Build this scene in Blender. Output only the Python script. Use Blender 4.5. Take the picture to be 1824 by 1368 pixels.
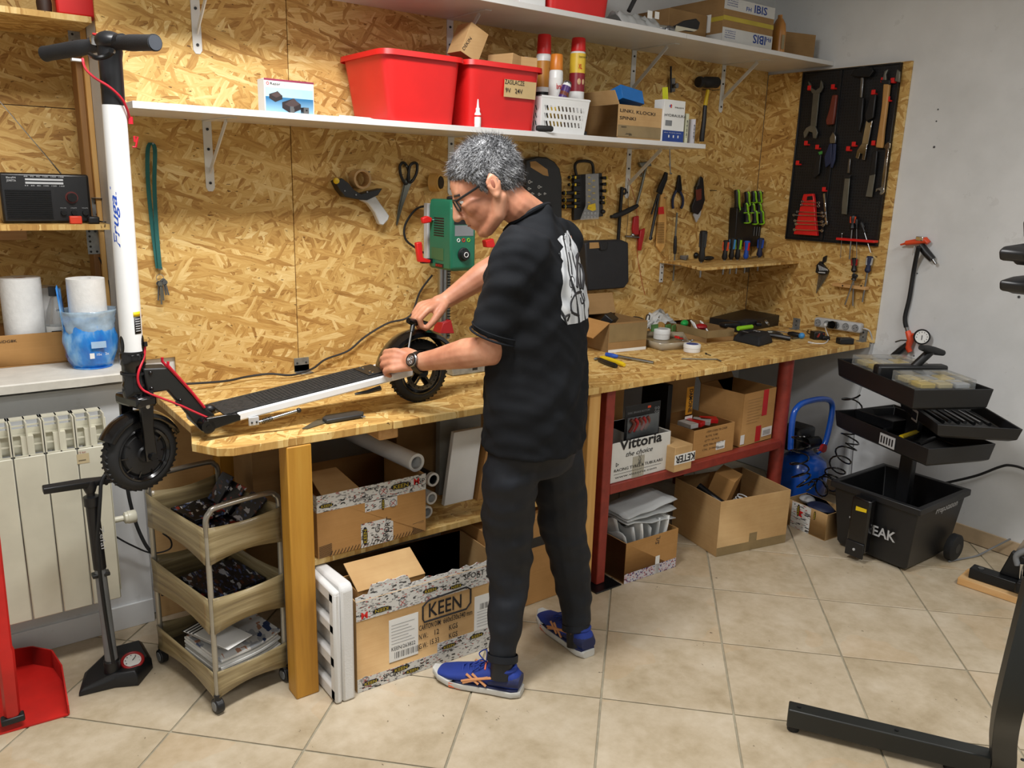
import bpy,bmesh,math,random
from mathutils import Vector as V,Matrix,noise as mnoise
from mathutils.bvhtree import BVHTree
random.seed(7)
PI=math.pi
S=bpy.context.scene
COL=S.collection
for o in list(bpy.data.objects):bpy.data.objects.remove(o)
# ------------------------------------------------------------------ camera
FPX=1449.08
CAMP=V((0.0,0.0,1.6))
RGT=V((0.80420246,-0.59367331,0.02846779))
DWN=V((-0.12079322,-0.21015097,-0.97017811))
FWD=V((0.58195138,0.7767809,-0.24071564))
cd=bpy.data.cameras.new('camera');cam=bpy.data.objects.new('camera',cd);COL.objects.link(cam)
cd.sensor_width=36.0;cd.lens=FPX/1824*36.0;cd.clip_start=0.02
cam.matrix_world=Matrix(((RGT.x,-DWN.x,-FWD.x,CAMP.x),(RGT.y,-DWN.y,-FWD.y,CAMP.y),(RGT.z,-DWN.z,-FWD.z,CAMP.z),(0,0,0,1)))
S.camera=cam
def at(u,v,x=None,y=None,z=None):
 """photo point -> place in the room on the plane x=, y= or z="""
 r=RGT*((u-912)/FPX)+DWN*((v-684)/FPX)+FWD
 if x is not None:t=(x-CAMP.x)/r.x
 elif y is not None:t=(y-CAMP.y)/r.y
 else:t=(z-CAMP.z)/r.z
 return CAMP+r*t
 # ------------------------------------------------------------------ light
w=bpy.data.worlds.new('world');S.world=w;w.use_nodes=True
w.node_tree.nodes['Background'].inputs[0].default_value=(0.9,0.95,1.0,1);w.node_tree.nodes['Background'].inputs[1].default_value=0.05
S.view_settings.view_transform='Standard';S.view_settings.look='None';S.view_settings.gamma=1.0
S.view_settings.use_curve_mapping=False
S.view_settings.exposure=0.0
def area(name,loc,sx,sy,power,col,rot=(0,0,0)):
 l=bpy.data.lights.new(name,'AREA');l.shape='RECTANGLE';l.size=sx;l.size_y=sy;l.energy=power;l.color=col
 o=bpy.data.objects.new(name,l);COL.objects.link(o);o.location=loc;o.rotation_euler=rot
 return o
CEIL=2.78
LAMPS=[((0.7,1.70),66.0),((2.6,-0.1),34.0),((-0.3,-1.0),18.0)]
for i,((lx,ly),pw)in enumerate(LAMPS):
 area('tube_light',(lx,ly,CEIL-0.085),1.25,0.34,pw,(1.0,0.99,0.975))
 # ------------------------------------------------------------------ materials
def lin(c):
 if isinstance(c,str):
  c=c.lstrip('#');c=[int(c[i:i+2],16)/255 for i in(0,2,4)]
 return tuple((v/12.92 if v<=0.04045 else((v+0.055)/1.055)**2.4)for v in c[:3])+(1,)
MATS={}
class NT:
 def __init__(s,name):
  s.m=bpy.data.materials.new(name);s.m.use_nodes=True;s.t=s.m.node_tree;s.n=s.t.nodes;s.l=s.t.links
  s.b=s.n['Principled BSDF']
 def nd(s,ty,**k):
  n=s.n.new(ty)
  for a,b in k.items():
   if a.startswith('i_'):
    key=a[2:];key=int(key)if key.isdigit()else key
    n.inputs[key].default_value=b
   else:setattr(n,a,b)
  return n
 def lk(s,a,b):s.l.new(a,b)
 def coord(s,scale=(1,1,1),rot=(0,0,0),out='Object'):
  tc=s.nd('ShaderNodeTexCoord');mp=s.nd('ShaderNodeMapping')
  mp.inputs['Scale'].default_value=scale;mp.inputs['Rotation'].default_value=rot
  oi=s.nd('ShaderNodeObjectInfo');mu=s.nd('ShaderNodeVectorMath',operation='SCALE');mu.inputs['Scale'].default_value=37.0
  cx=s.nd('ShaderNodeCombineXYZ')
  for q in range(3):s.lk(oi.outputs['Random'],cx.inputs[q])
  s.lk(cx.outputs[0],mu.inputs[0])
  ad=s.nd('ShaderNodeVectorMath',operation='ADD')
  s.lk(tc.outputs[out],ad.inputs[0]);s.lk(mu.outputs[0],ad.inputs[1])
  s.lk(ad.outputs[0],mp.inputs[0]);return mp.outputs[0]
 def noise(s,vec,scale,detail=4,rough=0.55,dim='3D'):
  n=s.nd('ShaderNodeTexNoise',noise_dimensions=dim);n.inputs['Scale'].default_value=scale;n.inputs['Detail'].default_value=detail;n.inputs['Roughness'].default_value=rough
  s.lk(vec,n.inputs['Vector']);return n.outputs[0]
 def ramp(s,fac,stops,mode='LINEAR'):
  r=s.nd('ShaderNodeValToRGB');e=r.color_ramp.elements;r.color_ramp.interpolation=mode
  e[0].position=stops[0][0];e[0].color=lin(stops[0][1]);e[1].position=stops[-1][0];e[1].color=lin(stops[-1][1])
  for p,c in stops[1:-1]:
   x=e.new(p);x.color=lin(c)
  s.lk(fac,r.inputs[0]);return r.outputs[0]
 def mix(s,a,b,fac,mode='MIX'):
  m=s.nd('ShaderNodeMix',data_type='RGBA',blend_type=mode)
  for v,i in((a,6),(b,7)):
   if isinstance(v,str):m.inputs[i].default_value=lin(v)
   else:s.lk(v,m.inputs[i])
  if isinstance(fac,(int,float)):m.inputs[0].default_value=fac
  else:s.lk(fac,m.inputs[0])
  return m.outputs[2]
 def math(s,op,a,b=0.0):
  m=s.nd('ShaderNodeMath',operation=op)
  for v,i in((a,0),(b,1)):
   if isinstance(v,(int,float)):m.inputs[i].default_value=v
   else:s.lk(v,m.inputs[i])
  return m.outputs[0]
 def bump(s,h,st=0.2,dist=0.002):
  b=s.nd('ShaderNodeBump');b.inputs['Strength'].default_value=st;b.inputs['Distance'].default_value=dist
  s.lk(h,b.inputs['Height']);s.lk(b.outputs[0],s.b.inputs['Normal'])
 def base(s,c):
  if isinstance(c,str):s.b.inputs['Base Color'].default_value=lin(c)
  else:s.lk(c,s.b.inputs['Base Color'])
def mat(name,col='#808080',rough=0.5,metal=0.0,var=0.12,scale=9.0,bump=0.0,bscale=150.0,alpha=1.0,trans=0.0,spec=None,coat=0.0,stretch=(1,1,1)):
 if name in MATS:return MATS[name]
 t=NT(name);t.b.inputs['Roughness'].default_value=rough;t.b.inputs['Metallic'].default_value=metal
 vec=t.coord(stretch)
 n=t.noise(vec,scale,5)
 c=lin(col);
 dk=tuple(max(0,x*(1-var*1.4))for x in c[:3])+(1,);lt=tuple(min(1,x*(1+var*0.8))for x in c[:3])+(1,)
 r=t.nd('ShaderNodeValToRGB');e=r.color_ramp.elements;e[0].position=0.3;e[1].position=0.7;e[0].color=dk;e[1].color=lt
 t.lk(n,r.inputs[0]);t.lk(r.outputs[0],t.b.inputs['Base Color'])
 if bump:t.bump(t.noise(vec,bscale,3),bump,0.002)
 if trans:t.b.inputs['Transmission Weight'].default_value=trans
 if alpha<1:t.b.inputs['Alpha'].default_value=alpha
 if spec is not None:t.b.inputs['Specular IOR Level'].default_value=spec
 if coat:t.b.inputs['Coat Weight'].default_value=coat
 MATS[name]=t.m;return t.m
def emis(name,col,st):
 t=NT(name);t.base(col);t.b.inputs['Emission Color'].default_value=lin(col);t.b.inputs['Emission Strength'].default_value=st;MATS[name]=t.m;return t.m
def osb(name,ax):
 """oriented strand board; ax = which two object axes span the sheet"""
 t=NT(name);tc=t.coord()
 sp=t.nd('ShaderNodeSeparateXYZ');t.lk(tc,sp.inputs[0])
 cb=t.nd('ShaderNodeCombineXYZ');t.lk(sp.outputs[ax[0]],cb.inputs[0]);t.lk(sp.outputs[ax[1]],cb.inputs[1]);t.lk(sp.outputs[3-ax[0]-ax[1]],cb.inputs[2])
 wn=t.nd('ShaderNodeTexNoise');wn.inputs['Scale'].default_value=26.0;wn.inputs['Detail'].default_value=3;t.lk(cb.outputs[0],wn.inputs['Vector'])
 ws=t.nd('ShaderNodeVectorMath',operation='SCALE');ws.inputs['Scale'].default_value=0.013;t.lk(wn.outputs[1],ws.inputs[0])
 wa=t.nd('ShaderNodeVectorMath',operation='ADD');t.lk(cb.outputs[0],wa.inputs[0]);t.lk(ws.outputs[0],wa.inputs[1])
 val=None;warp=wa.outputs[0]
 for k,(ang,su,sv)in enumerate(((4,8,55),(34,10,60),(-27,9,52),(70,12,70),(-9,7,48),(-58,12,74),(16,8,66))):
  mp=t.nd('ShaderNodeMapping');mp.inputs['Rotation'].default_value=(0,0,math.radians(ang));mp.inputs['Location'].default_value=(k*3.7,k*1.9,0);mp.inputs['Scale'].default_value=(1,1,1)
  t.lk(warp,mp.inputs[0])
  m2=t.nd('ShaderNodeMapping');m2 .inputs['Scale'].default_value=(su,sv,0);t.lk(mp.outputs[0],m2 .inputs[0])
  vo=t.nd('ShaderNodeTexVoronoi',voronoi_dimensions='2D');vo.inputs['Scale'].default_value=1.0;vo.inputs['Randomness'].default_value=1.0;t.lk(m2 .outputs[0],vo.inputs['Vector'])
  sc=t.nd('ShaderNodeSeparateColor');t.lk(vo.outputs['Color'],sc.inputs[0])
  m3=t.nd('ShaderNodeMapping');m3 .inputs['Scale'].default_value=(18,190,1);t.lk(mp.outputs[0],m3 .inputs[0])
  gr=t.nd('ShaderNodeTexNoise');gr.inputs['Scale'].default_value=1.0;gr.inputs['Detail'].default_value=4;t.lk(m3 .outputs[0],gr.inputs['Vector'])
  g=t.math('MULTIPLY',t.math('SUBTRACT',gr.outputs[0],0.5),1.0)
  c=t.math('ADD',sc.outputs[0],g)
  if val is None:val=c
  else:
   msk=t.math('GREATER_THAN',sc.outputs[1],0.62 if k<5 else 0.72)
   mx=t.nd('ShaderNodeMix',data_type='FLOAT');t.lk(msk,mx.inputs[0]);t.lk(val,mx.inputs[2]);t.lk(c,mx.inputs[3]);val=mx.outputs[0]
 big=t.noise(tc,2.2,3)
 v2=t.math('ADD',t.math('ADD',t.math('MULTIPLY',val,0.66),0.16),t.math('MULTIPLY',t.math('SUBTRACT',big,0.5),0.3))
 col=t.ramp(v2,[(0.0,'#8c6230'),(0.2,'#ad8245'),(0.4,'#c39a57'),(0.6,'#d1ac68'),(0.8,'#dfc080'),(1.0,'#ebd39b')])
 m4=t.nd('ShaderNodeMapping');m4 .inputs['Scale'].default_value=(45,120,30);t.lk(warp,m4 .inputs[0])
 dk=t.noise(m4 .outputs[0],1.0,2,0.5)
 dm=t.math('GREATER_THAN',dk,0.712)
 col=t.mix(col,'#4a2d16',t.math('MULTIPLY',dm,0.8))
 t.base(col);t.b.inputs['Roughness'].default_value=0.62;t.b.inputs['Specular IOR Level'].default_value=0.3
 t.bump(v2,0.35,0.0015);MATS[name]=t.m;return t.m
def wood(name,c1,c2,c3,ax=2,rough=0.55,ring=22):
 t=NT(name);sc=[ring,ring,ring];sc[ax]=ring*0.06
 v=t.coord(tuple(sc));n=t.noise(v,1.0,6,0.6);v2=t.coord((3,3,3));n2=t.noise(v2,1.0,2)
 k=t.math('ADD',t.math('MULTIPLY',n,0.75),t.math('MULTIPLY',n2,0.25))
 t.base(t.ramp(k,[(0.3,c1),(0.5,c2),(0.7,c3)]));t.b.inputs['Roughness'].default_value=rough
 t.bump(n,0.15,0.001);MATS[name]=t.m;return t.m
OSBW=osb('osb_wall',(0,2));OSBT=osb('osb_top',(0,1));OSBR=osb('osb_right',(1,2))
WPINE=wood('wood_pine','#b98442','#d3a159','#e0b673');WPOST=wood('wood_post_varnished','#9c6a1e','#bd882c','#c99a3e');WPINEX=wood('wood_pine_x','#a87442','#c5935c','#d6ab78',0)
WPINEY=wood('wood_pine_y','#b07f48','#cc9d63','#dcb784',1);WDARK=wood('wood_dark','#6f4a25','#8d6335','#a5793f')
def plaster():
 t=NT('plaster_white');v=t.coord();a=t.noise(v,1.6,5,0.6);b=t.noise(v,9,5,0.65)
 c=t.ramp(a,[(0.3,'#c9cbcb'),(0.55,'#dadcdd'),(0.75,'#e3e6e7')])
 sm=t.math('MULTIPLY',t.math('GREATER_THAN',b,0.66),0.12)
 t.base(t.mix(c,'#8f8c86',sm));t.b.inputs['Roughness'].default_value=0.75;t.bump(t.noise(v,60,4),0.12,0.003);MATS['plaster']=t.m;return t.m
PLAS=plaster()
def tilemat():
 t=NT('tile_beige');v=t.coord();a=t.noise(v,5.5,6,0.62);b=t.noise(v,28,5,0.6);c2=t.noise(v,2.0,3)
 oi=t.nd('ShaderNodeObjectInfo')
 k=t.math('ADD',t.math('ADD',t.math('MULTIPLY',a,0.7),t.math('MULTIPLY',b,0.3)),t.math('MULTIPLY',t.math('SUBTRACT',oi.outputs['Random'],0.5),0.07))
 c=t.ramp(k,[(0.3,'#a49377'),(0.43,'#b4a489'),(0.55,'#c1b299'),(0.7,'#cdc0aa')])
 c=t.mix(c,'#c9a06d',t.math('MULTIPLY',t.math('GREATER_THAN',c2,0.6),0.14))
 mp=t.nd('ShaderNodeMapping');mp.inputs['Scale'].default_value=(70,45,50);t.lk(v,mp.inputs[0])
 d=t.noise(mp.outputs[0],1.0,2);area_=t.noise(v,3.0,2)
 spk=t.math('MULTIPLY',t.math('GREATER_THAN',d,0.74),t.math('GREATER_THAN',area_,0.52))
 c=t.mix(c,'#4a3d2e',t.math('MULTIPLY',spk,0.75))
 t.base(c);t.b.inputs['Roughness'].default_value=0.42;t.bump(b,0.12,0.002);MATS['tile']=t.m;return t.m
TILE=tilemat()
def card(name,c1,c2):
 t=NT(name);v=t.coord();a=t.noise(v,7,4);v2=t.coord((3,3,160));b=t.noise(v2,1.0,2)
 k=t.math('ADD',t.math('MULTIPLY',a,0.8),t.math('MULTIPLY',b,0.2));t.base(t.ramp(k,[(0.32,c1),(0.68,c2)]));t.b.inputs['Roughness'].default_value=0.7
 t.b.inputs['Specular IOR Level'].default_value=0.25;t.bump(b,0.06,0.001);MATS[name]=t.m;return t.m
CARD=card('cardboard','#a67b48','#b98c56');CARDL=card('cardboard_light','#b48f5f','#c8a574');CARDD=card('cardboard_dull','#8a6b44','#a07e53')
def wrapmat():
 t=NT('stretch_wrap_tan');v=t.coord((2.5,2.5,60),(0.25,0.2,0));n=t.noise(v,1.0,5,0.6)
 t.base(t.ramp(n,[(0.3,'#76664a'),(0.5,'#94845f'),(0.72,'#b0a07a')]));t.b.inputs['Roughness'].default_value=0.34;t.b.inputs['Coat Weight'].default_value=0.25
 t.bump(n,0.6,0.004);MATS['wrap']=t.m;return t.m
WRAP=wrapmat()
def printmat(name,base,inks,scale=(60,60,60),thr=0.56):
 """flat jumble of small print"""
 t=NT(name);c=base
 for i,(ink,th)in enumerate(inks):
  v=t.coord(scale);vo=t.nd('ShaderNodeTexVoronoi',distance='CHEBYCHEV');vo.inputs['Scale'].default_value=1.0+0.45*i;t.lk(v,vo.inputs['Vector'])
  s=t.nd('ShaderNodeSeparateColor');t.lk(vo.outputs['Color'],s.inputs[0])
  c=t.mix(c,ink,t.math('GREATER_THAN',s.outputs[i%3],th))
 t.base(c);t.b.inputs['Roughness'].default_value=0.4;MATS[name]=t.m;return t.m
BLK=mat('black_plastic','#16171a',0.42,var=0.15);BLKG=mat('black_gloss','#0d0d0f',0.16,var=0.1,coat=0.3);RUB=mat('rubber','#17181a',0.7,var=0.2,bump=0.15)
BLKM=mat('black_metal','#131416',0.35,metal=0.3);DGREY=mat('dark_grey','#2e3032',0.5);GREY=mat('grey_plastic','#7c7f82',0.5);LGREY=mat('light_grey','#b9bbbd',0.5)
WHT=mat('white_paint','#eceded',0.3,var=0.03);WHTP=mat('white_plastic','#e6e7e6',0.35,var=0.04);PAPER=mat('paper_white','#e6e6e3',0.7,var=0.04);WLAM=mat('white_laminate','#d9d8d6',0.35,var=0.03)
WMET=mat('white_metal','#d6d5d0',0.4,var=0.06);STEEL=mat('steel','#9a9c9e',0.3,metal=1.0,var=0.15);STEELD=mat('steel_dull','#7f8078',0.45,metal=0.85,var=0.2);CHROME=mat('chrome','#d8dadc',0.1,metal=1.0,var=0.05)
GALV=mat('galvanised','#9ba0a2',0.42,metal=0.7,var=0.2,scale=40)
RED=mat('red_plastic','#d5201f',0.38,var=0.05);REDD=mat('red_dark','#a3181c',0.45);REDP=mat('red_dustpan','#c4201b',0.4,var=0.12);REDM=mat('red_primer_steel','#8c3226',0.5,var=0.16,scale=30);REDC=mat('red_cable','#c31a2e',0.4)
ORNG=mat('orange_plastic','#e2502a',0.4);YEL=mat('yellow_plastic','#e3c21c',0.4);BLU=mat('blue_plastic','#1f4fb0',0.4);BLUC=mat('blue_paint','#1553b6',0.25,coat=0.4,var=0.06);LBLU=mat('light_blue','#3f8fd0',0.4)
GRN=mat('green_paint','#1f6a50',0.38,var=0.06);LIME=mat('lime_plastic','#8fce24',0.4);TEAL=mat('teal_cord','#1f5e5a',0.8,bump=0.4,bscale=300);NAVY=mat('navy','#1c2647',0.6)
CREAM=mat('radiator_cream','#d3d0bd',0.35,var=0.06);FOAM=mat('foam_white','#dcdcdb',0.85,var=0.03,bump=0.4,bscale=220);KRAFT=mat('kraft_tape','#b79a63',0.3);BRTAPE=mat('brown_tape','#8f7a55',0.28,var=0.15)
GROUT=mat('grout','#a09883',0.85,var=0.15,scale=30);SKIRT=mat('skirting_tile','#b9a283',0.45,var=0.1,scale=14);PLASTIC=mat('clear_plastic','#dfe3e4',0.12,trans=0.75,alpha=0.5,var=0.02)
BAG=mat('plastic_bag','#d8dbdb',0.2,alpha=0.62,var=0.06);GLASS=mat('glass','#eef2f2',0.03,trans=0.95,alpha=0.5);INK=mat('ink_black','#17161a',0.6);TAN=mat('masking_tape','#c99b53',0.5);TANW=mat('hammer_handle','#b98b50',0.45)
BROWN=mat('brown_handle','#6d2f22',0.45);AMBER=mat('amber_bottle','#b9803f',0.35)
# ------------------------------------------------------------------ mesh helpers
def basis(n):
 n=n.normalized();a=V((0,0,1))if abs(n.z)<0.9 else V((1,0,0));u=n.cross(a).normalized();return u,n.cross(u)
def Rz(a):return Matrix.Rotation(a,3,'Z')
class MB:
 def __init__(s):s.v=[];s.f=[]
 def add(s,vs,fs):
  o=len(s.v);s.v+=[V(x)for x in vs];s.f+=[tuple(i+o for i in f)for f in fs];return s
 def box(s,c,d,R=None):
  c=V(c);R=R or Matrix.Identity(3);hx,hy,hz=d[0]/2,d[1]/2,d[2]/2
  vs=[c+R@V((x*hx,y*hy,z*hz))for x in(-1,1)for y in(-1,1)for z in(-1,1)]
  return s.add(vs,[(0,1,3,2),(4,6,7,5),(0,4,5,1),(2,3,7,6),(0,2,6,4),(1,5,7,3)])
 def bb(s,a,b):
  a=V(a);b=V(b);return s.box((a+b)/2,[abs(x)for x in(b-a)])
 def bar(s,p,q,w,t,up=V((0,0,1))):
  p=V(p);q=V(q);x=(q-p);L=x.length;x.normalize();y=up.cross(x)
  if y.length<1e-4:y=V((0,1,0)).cross(x)
  y.normalize();z=x.cross(y);return s.box((p+q)/2,(L,w,t),Matrix((x,y,z)).transposed())
 def cyl(s,p,q,r,r2=None,n=16,cap=True):
  p=V(p);q=V(q);r2=r if r2 is None else r2;u,w=basis(q-p);vs=[]
  for c,rr in((p,r),(q,r2)):
   for i in range(n):a=2*PI*i/n;vs.append(c+(u*math.cos(a)+w*math.sin(a))*rr)
  fs=[(i,(i+1)%n,n+(i+1)%n,n+i)for i in range(n)]
  if cap:fs+=[tuple(range(n-1,-1,-1)),tuple(range(n,2*n))]
  return s.add(vs,fs)
 def lathe(s,prof,o,ax,n=20):
  o=V(o);ax=V(ax).normalized();u,w=basis(ax);vs=[];m=len(prof)
  for r,h in prof:
   for i in range(n):a=2*PI*i/n;vs.append(o+ax*h+(u*math.cos(a)+w*math.sin(a))*max(r,1e-5))
  fs=[(j*n+i,j*n+(i+1)%n,(j+1)*n+(i+1)%n,(j+1)*n+i)for j in range(m-1)for i in range(n)]
  return s.add(vs,fs)
 def torus(s,c,ax,R,r,n=32,k=10,rs=1.0):
  return s.lathe([(R+r*math.cos(2*PI*i/k),r*rs*math.sin(2*PI*i/k))for i in range(k+1)],c,ax,n)
 def tube(s,pts,r,n=8,closed=False,cap=True):
  P=[V(p)for p in pts];m=len(P);rr=r if isinstance(r,(list,tuple))else[r]*m
  T=[]
  for i in range(m):
   a=P[(i-1)%m]if closed or i else P[0];b=P[(i+1)%m]if closed or i<m-1 else P[-1];d=b-a;T.append(d.normalized()if d.length>1e-9 else V((0,0,1)))
  u,w=basis(T[0]);vs=[]
  for i in range(m):
   u=(u-T[i]*u.dot(T[i]));
   if u.length<1e-6:u,_=basis(T[i])
   u.normalize();w=T[i].cross(u)
   for k in range(n):a=2*PI*k/n;vs.append(P[i]+(u*math.cos(a)+w*math.sin(a))*rr[i])
  M_=m if closed else m-1
  fs=[(i*n+k,i*n+(k+1)%n,((i+1)%m)*n+(k+1)%n,((i+1)%m)*n+k)for i in range(M_)for k in range(n)]
  if cap and not closed:fs+=[tuple(range(n-1,-1,-1)),tuple((m-1)*n+k for k in range(n))]
  return s.add(vs,fs)
 def loft(s,rings,cap=True,closed=False):
  n=len(rings[0]);m=len(rings);vs=[p for r in rings for p in r]
  fs=[(j*n+i,j*n+(i+1)%n,((j+1)%m)*n+(i+1)%n,((j+1)%m)*n+i)for j in range(m if closed else m-1)for i in range(n)]
  if cap and not closed:fs+=[tuple(range(n-1,-1,-1)),tuple((m-1)*n+i for i in range(n))]
  return s.add(vs,fs)
 def prism(s,poly,t):
  """poly: 3D outline; t: thickness vector"""
  P=[V(p)for p in poly];t=V(t);n=len(P)
  N=V((0,0,0))
  for i in range(n):N+=P[i].cross(P[(i+1)%n])
  if N.dot(t)>0:P.reverse()
  return s.add(P+[p+t for p in P],[tuple(range(n)),tuple(range(2*n-1,n-1,-1))]+[(i,n+i,n+(i+1)%n,(i+1)%n)for i in range(n)])
 def px(s,pts,t,x=None,y=None,z=None):
  """outline seen on a wall plane -> solid of thickness t standing off it towards the room"""
  P=[at(u,v,x=x,y=y,z=z)for u,v in pts]
  return s.prism(P,V((0,-t,0))if y is not None else(V((-t,0,0))if x is not None else V((0,0,t))))
 def sph(s,c,r,n=16,m=10,R=None):
  c=V(c);r=(r,r,r)if isinstance(r,(int,float))else r;R=R or Matrix.Identity(3);vs=[]
  for j in range(m+1):
   th=PI*j/m
   for i in range(n):a=2*PI*i/n;vs.append(c+R@V((r[0]*math.sin(th)*math.cos(a),r[1]*math.sin(th)*math.sin(a),r[2]*math.cos(th))))
  return s.add(vs,[(j*n+i,(j+1)*n+i,(j+1)*n+(i+1)%n,j*n+(i+1)%n)for j in range(m)for i in range(n)])
 def grid(s,fn,nu,nv):
  vs=[fn(i/nu,j/nv)for j in range(nv+1)for i in range(nu+1)]
  return s.add(vs,[(j*(nu+1)+i,j*(nu+1)+i+1,(j+1)*(nu+1)+i+1,(j+1)*(nu+1)+i)for j in range(nv)for i in range(nu)])
 def build(s,name,m,parent=None,bevel=0.0,smooth=38,solid=0.0,seg=2,sub=0,remesh=0.0,weld=True):
  me=bpy.data.meshes.new(name);lo=V([min(v[i]for v in s.v)for i in range(3)]);hi=V([max(v[i]for v in s.v)for i in range(3)])
  c=(lo+hi)/2;c.z=lo.z if parent is None else c.z
  me.from_pydata([v-c for v in s.v],[],s.f);me.validate()
  bm=bmesh.new();bm.from_mesh(me)
  if weld:bmesh.ops.remove_doubles(bm,verts=bm.verts,dist=1e-6)
  bmesh.ops.recalc_face_normals(bm,faces=bm.faces)
  if smooth:
   for f in bm.faces:f.smooth=True
   for e in bm.edges:
    if len(e.link_faces)==2 and e.calc_face_angle(0)>math.radians(smooth):e.smooth=False
  bm.to_mesh(me);bm.free()
  o=bpy.data.objects.new(name,me);COL.objects.link(o)
  if m:me.materials.append(m)
  base=V((0,0,0))
  if parent is not None:o.parent=parent;base=WLOC[parent.name]
  o.location=c-base;WLOC[o.name]=c
  if solid:md=o.modifiers.new('solid','SOLIDIFY');md.thickness=solid;md.offset=0
  if bevel:md=o.modifiers.new('bevel','BEVEL');md.width=bevel;md.segments=seg;md.limit_method='ANGLE';md.angle_limit=math.radians(40);md.use_clamp_overlap=True
  if sub:md=o.modifiers.new('sub','SUBSURF');md.levels=sub;md.render_levels=sub
  return o
WLOC={}
def thing(name,label,cat,loc,group=None):
 o=bpy.data.objects.new(name,None);COL.objects.link(o);o.empty_display_size=0.05;o.location=loc;WLOC[o.name]=V(loc);return tag(o,label,cat,group)
def tag(o,label=None,cat=None,group=None,kind=None):
 if label:o['label']=label
 if cat:o['category']=cat
 if group:o['group']=group
 if kind:o['kind']=kind
 return o
def struct(o,label=None):o['kind']='structure';return o if not label else tag(o,label,label_cat(label))
def label_cat(l):return l.split()[-1]
def arc(c,u,w,r,a0,a1,n):
 c=V(c);u=V(u);w=V(w)
 return[c+(u*math.cos(math.radians(a0+(a1-a0)*i/n))+w*math.sin(math.radians(a0+(a1-a0)*i/n)))*r for i in range(n+1)]
def spline(P,k=6):
 P=[V(p)for p in P];out=[]
 for i in range(len(P)-1):
  a=P[max(i-1,0)];b=P[i];c=P[i+1];d=P[min(i+2,len(P)-1)]
  for j in range(k):
   t=j/k;out.append(0.5*((2*b)+(c-a)*t+(2*a-5*b+4*c-d)*t*t+(3*b-a-3*c+d)*t**3))
 return out+[P[-1]]
X_,Y_,Z_=V((1,0,0)),V((0,1,0)),V((0,0,1))
TXTC={}
def text(s,parent,o,ux,uy,h,m,w=None,name='lettering',off=0.0,shear=0.0,t=0.0004,center=False,sp=1.0,fn=None):
 """flat lettering; o lower-left corner, h cap height, w total width"""
 key=(s,off,shear,sp)
 if key not in TXTC:
  cu=bpy.data.curves.new('txt','FONT');cu.body=s;cu.size=1.0;cu.offset=off;cu.shear=shear;cu.space_character=sp;cu.resolution_u=2
  ob=bpy.data.objects.new('txt',cu);COL.objects.link(ob)
  dg=bpy.context.evaluated_depsgraph_get();me=bpy.data.meshes.new_from_object(ob.evaluated_get(dg))
  vs=[v.co.copy()for v in me.vertices];fs=[tuple(p.vertices)for p in me.polygons]
  bpy.data.objects.remove(ob);bpy.data.curves.remove(cu);bpy.data.meshes.remove(me);TXTC[key]=(vs,fs)
 vs,fs=TXTC[key]
 if not vs:return None
 x0=min(v.x for v in vs);x1=max(v.x for v in vs);sy=h/0.69;sx=(w/(x1-x0))if w else sy
 ux=V(ux).normalized();uy=V(uy).normalized();n=ux.cross(uy);o=V(o)
 if center:o=o-ux*((x1-x0)*sx/2)
 if fn:b=MB();b.add([fn((v.x-x0)*sx,v.y*sy)for v in vs],fs);return b.build(name,m,parent,smooth=0,weld=False)
 b=MB();b.add([o+ux*((v.x-x0)*sx)+uy*(v.y*sy)+n*t for v in vs],fs)
 return b.build(name,m,parent,smooth=0,weld=False)
def quad(parent,o,ux,uy,w,h,m,t=0.0004,name='printed_panel'):
 ux=V(ux).normalized();uy=V(uy).normalized();n=ux.cross(uy);o=V(o);b=MB()
 b.prism([o,o+ux*w,o+ux*w+uy*h,o+uy*h],n*t);return b.build(name,m,parent,smooth=0)
def poly(parent,pts,n,m,t=0.0005,name='printed_panel'):
 return MB().prism(pts,V(n).normalized()*t).build(name,m,parent,smooth=0)
def copytree(o,d,label=None):
 def cp(a,par):
  c=a.copy();COL.objects.link(c);c.parent=par;WLOC[c.name]=WLOC.get(a.name,V((0,0,0)))+d
  for ch in list(a.children):cp(ch,c)
  return c
 c=cp(o,None);c.location=o.location+d
 if label:c['label']=label
 return c
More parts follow.
